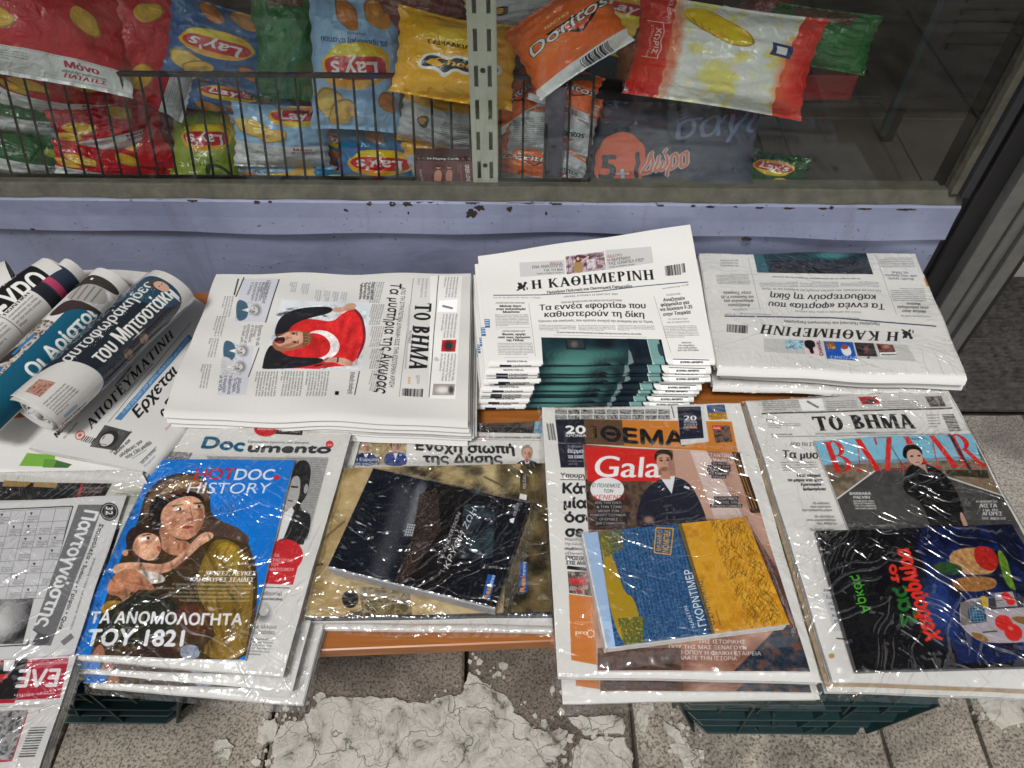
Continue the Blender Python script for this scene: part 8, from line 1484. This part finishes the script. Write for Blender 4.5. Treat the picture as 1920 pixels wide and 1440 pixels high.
    if Y_ < 1.24 and not lab.startswith(('big ', 'bright yellow', 'large orange', 'shiny')): Y_ += .03 if c_[1] > 140 else .045
    B(lab, c_, Y_, w_ * k_, h_ * k_, rot, im_, **kw)
# navy multipack
D_ = at_y((1248, 288), 1.17)[0]; k_ = (D_ - CP) @ FV / FOC
packet('navy plastic multipack with an orange disc, right of the wire baskets', (1250, 286), 1.17, 335 * k_, 192 * k_, 1, iNavy, M['darkgrey'], seed=77, infl=.016, crumple=.0012, gloss=.5, cat='multipack', name='navy_multipack', tx=-14)
# red box under the green packet
P0 = at_y((1545, 150), 1.27)[0]; bb = MB(); bb.box(P0[0] - .05, P0[0] + .05, 1.25, 1.40, P0[2] - .028, P0[2] + .02); o = bb.build('red_box', M['red_back'], None, .003); tag(o, 'flat red box under the shiny green foil packet at the right', 'box')
bb = MB(); bb.box(.30, .66, 1.27, 1.75, P0[2] - .045, P0[2] - .030); o = bb.build('upper_shelf', M['shelf'], None, .002); tag(o, 'small dark upper shelf carrying the red box and green foil packet', 'shelf')
# playing cards
c = Canvas(300, 240, (74, 40, 42)); c.poly([(0, 0), (1, 0), (1, .15), (0, .15)], (22, 20, 24)); c.t('54 Playing Cards', .20, .76, .115, .07, 0, col=(215, 210, 205), bold=1.2)
for x in (.05, .14, .82, .93): c.ell(x, .07, .025, .035, (150, 40, 60)); c.ell(x + .02, .10, .02, .02, (60, 110, 70))
c.poly([(0, .16), (1, .16), (1, 1), (0, 1)], (90, 52, 54)); c.text('GREEK LOVERS', (.86, .28), (.88, .98), (.93, .28), (225, 215, 205), bold=1.2); c.block((.80, .25), (.80, .9), (.72, .9), (.72, .25), 2, (180, 150, 140), seed=1, part=30); c.text('Playing Cards', (.05, .45), (.08, .96), (.09, .45), (205, 190, 180), it=.2)
c.smooth([(.30, .95), (.30, .62), (.36, .46), (.44, .50), (.44, .72), (.40, .95)], (190, 130, 110)); c.ell(.39, .38, .04, .06, (190, 130, 110)); c.smooth([(.52, .95), (.50, .66), (.56, .44), (.64, .50), (.62, .74), (.60, .95)], (178, 118, 98)); c.ell(.58, .37, .04, .06, (178, 118, 98)); c.ell(.39, .345, .042, .03, (40, 30, 30)); c.ell(.58, .335, .042, .03, (40, 30, 30))
ic = done(c, 'card_box'); PA, PB = at_y((785, 368), 1.098)[0], at_y((890, 368), 1.098)[0]; x0, x1 = PA[0], PB[0]; z0 = LG + .0005; z1 = at_y((785, 292), 1.098)[0][2]
root = empty('card_box', 'small brown box of playing cards standing against the glass', 'card box', ((x0 + x1) / 2, 1.11, SH))
bb = MB(); bb.box(x0, x1, 1.099, 1.120, z0, z1); bb.build('box_body', princ('card_brown', (.07, .03, .03), .4), root, .0008)
mesh('box_front', [(x0 + .0008, 1.0986, z0 + .0008), (x1 - .0008, 1.0986, z0 + .0008), (x1 - .0008, 1.0986, z1 - .0008), (x0 + .0008, 1.0986, z1 - .0008)], [[0, 1, 2, 3]], img_mat('print_cards', ic, .35, .4), root, [(0, 0), (1, 0), (1, 1), (0, 1)])
# cooler at the back right of the room
cb = empty('cooling_cabinet', 'dark cabinet with slats and a teal edge, deep inside at the right', 'cabinet', (1.6, 2.3, 0))
bb = MB(); bb.box(1.06, 2.6, 1.95, 2.6, .16, 1.6); bb.build('body', M['darkgrey'], cb, .004)
bb = MB(); bb.box(1.04, 1.058, 1.93, 1.949, .05, 1.6); bb.build('edge_strip', M['teal'], cb)
for k in range(16):
    bb = MB(); bb.box(1.12, 2.5, 1.938, 1.949, .30 + k * .03, .314 + k * .03); bb.build('slat', M['black'], cb)
for x in (1.08, 2.2): bb = MB(); bb.box(x, x + .03, 1.98, 2.01, 0.0005, .159); bb.build('leg', M['black'], cb)
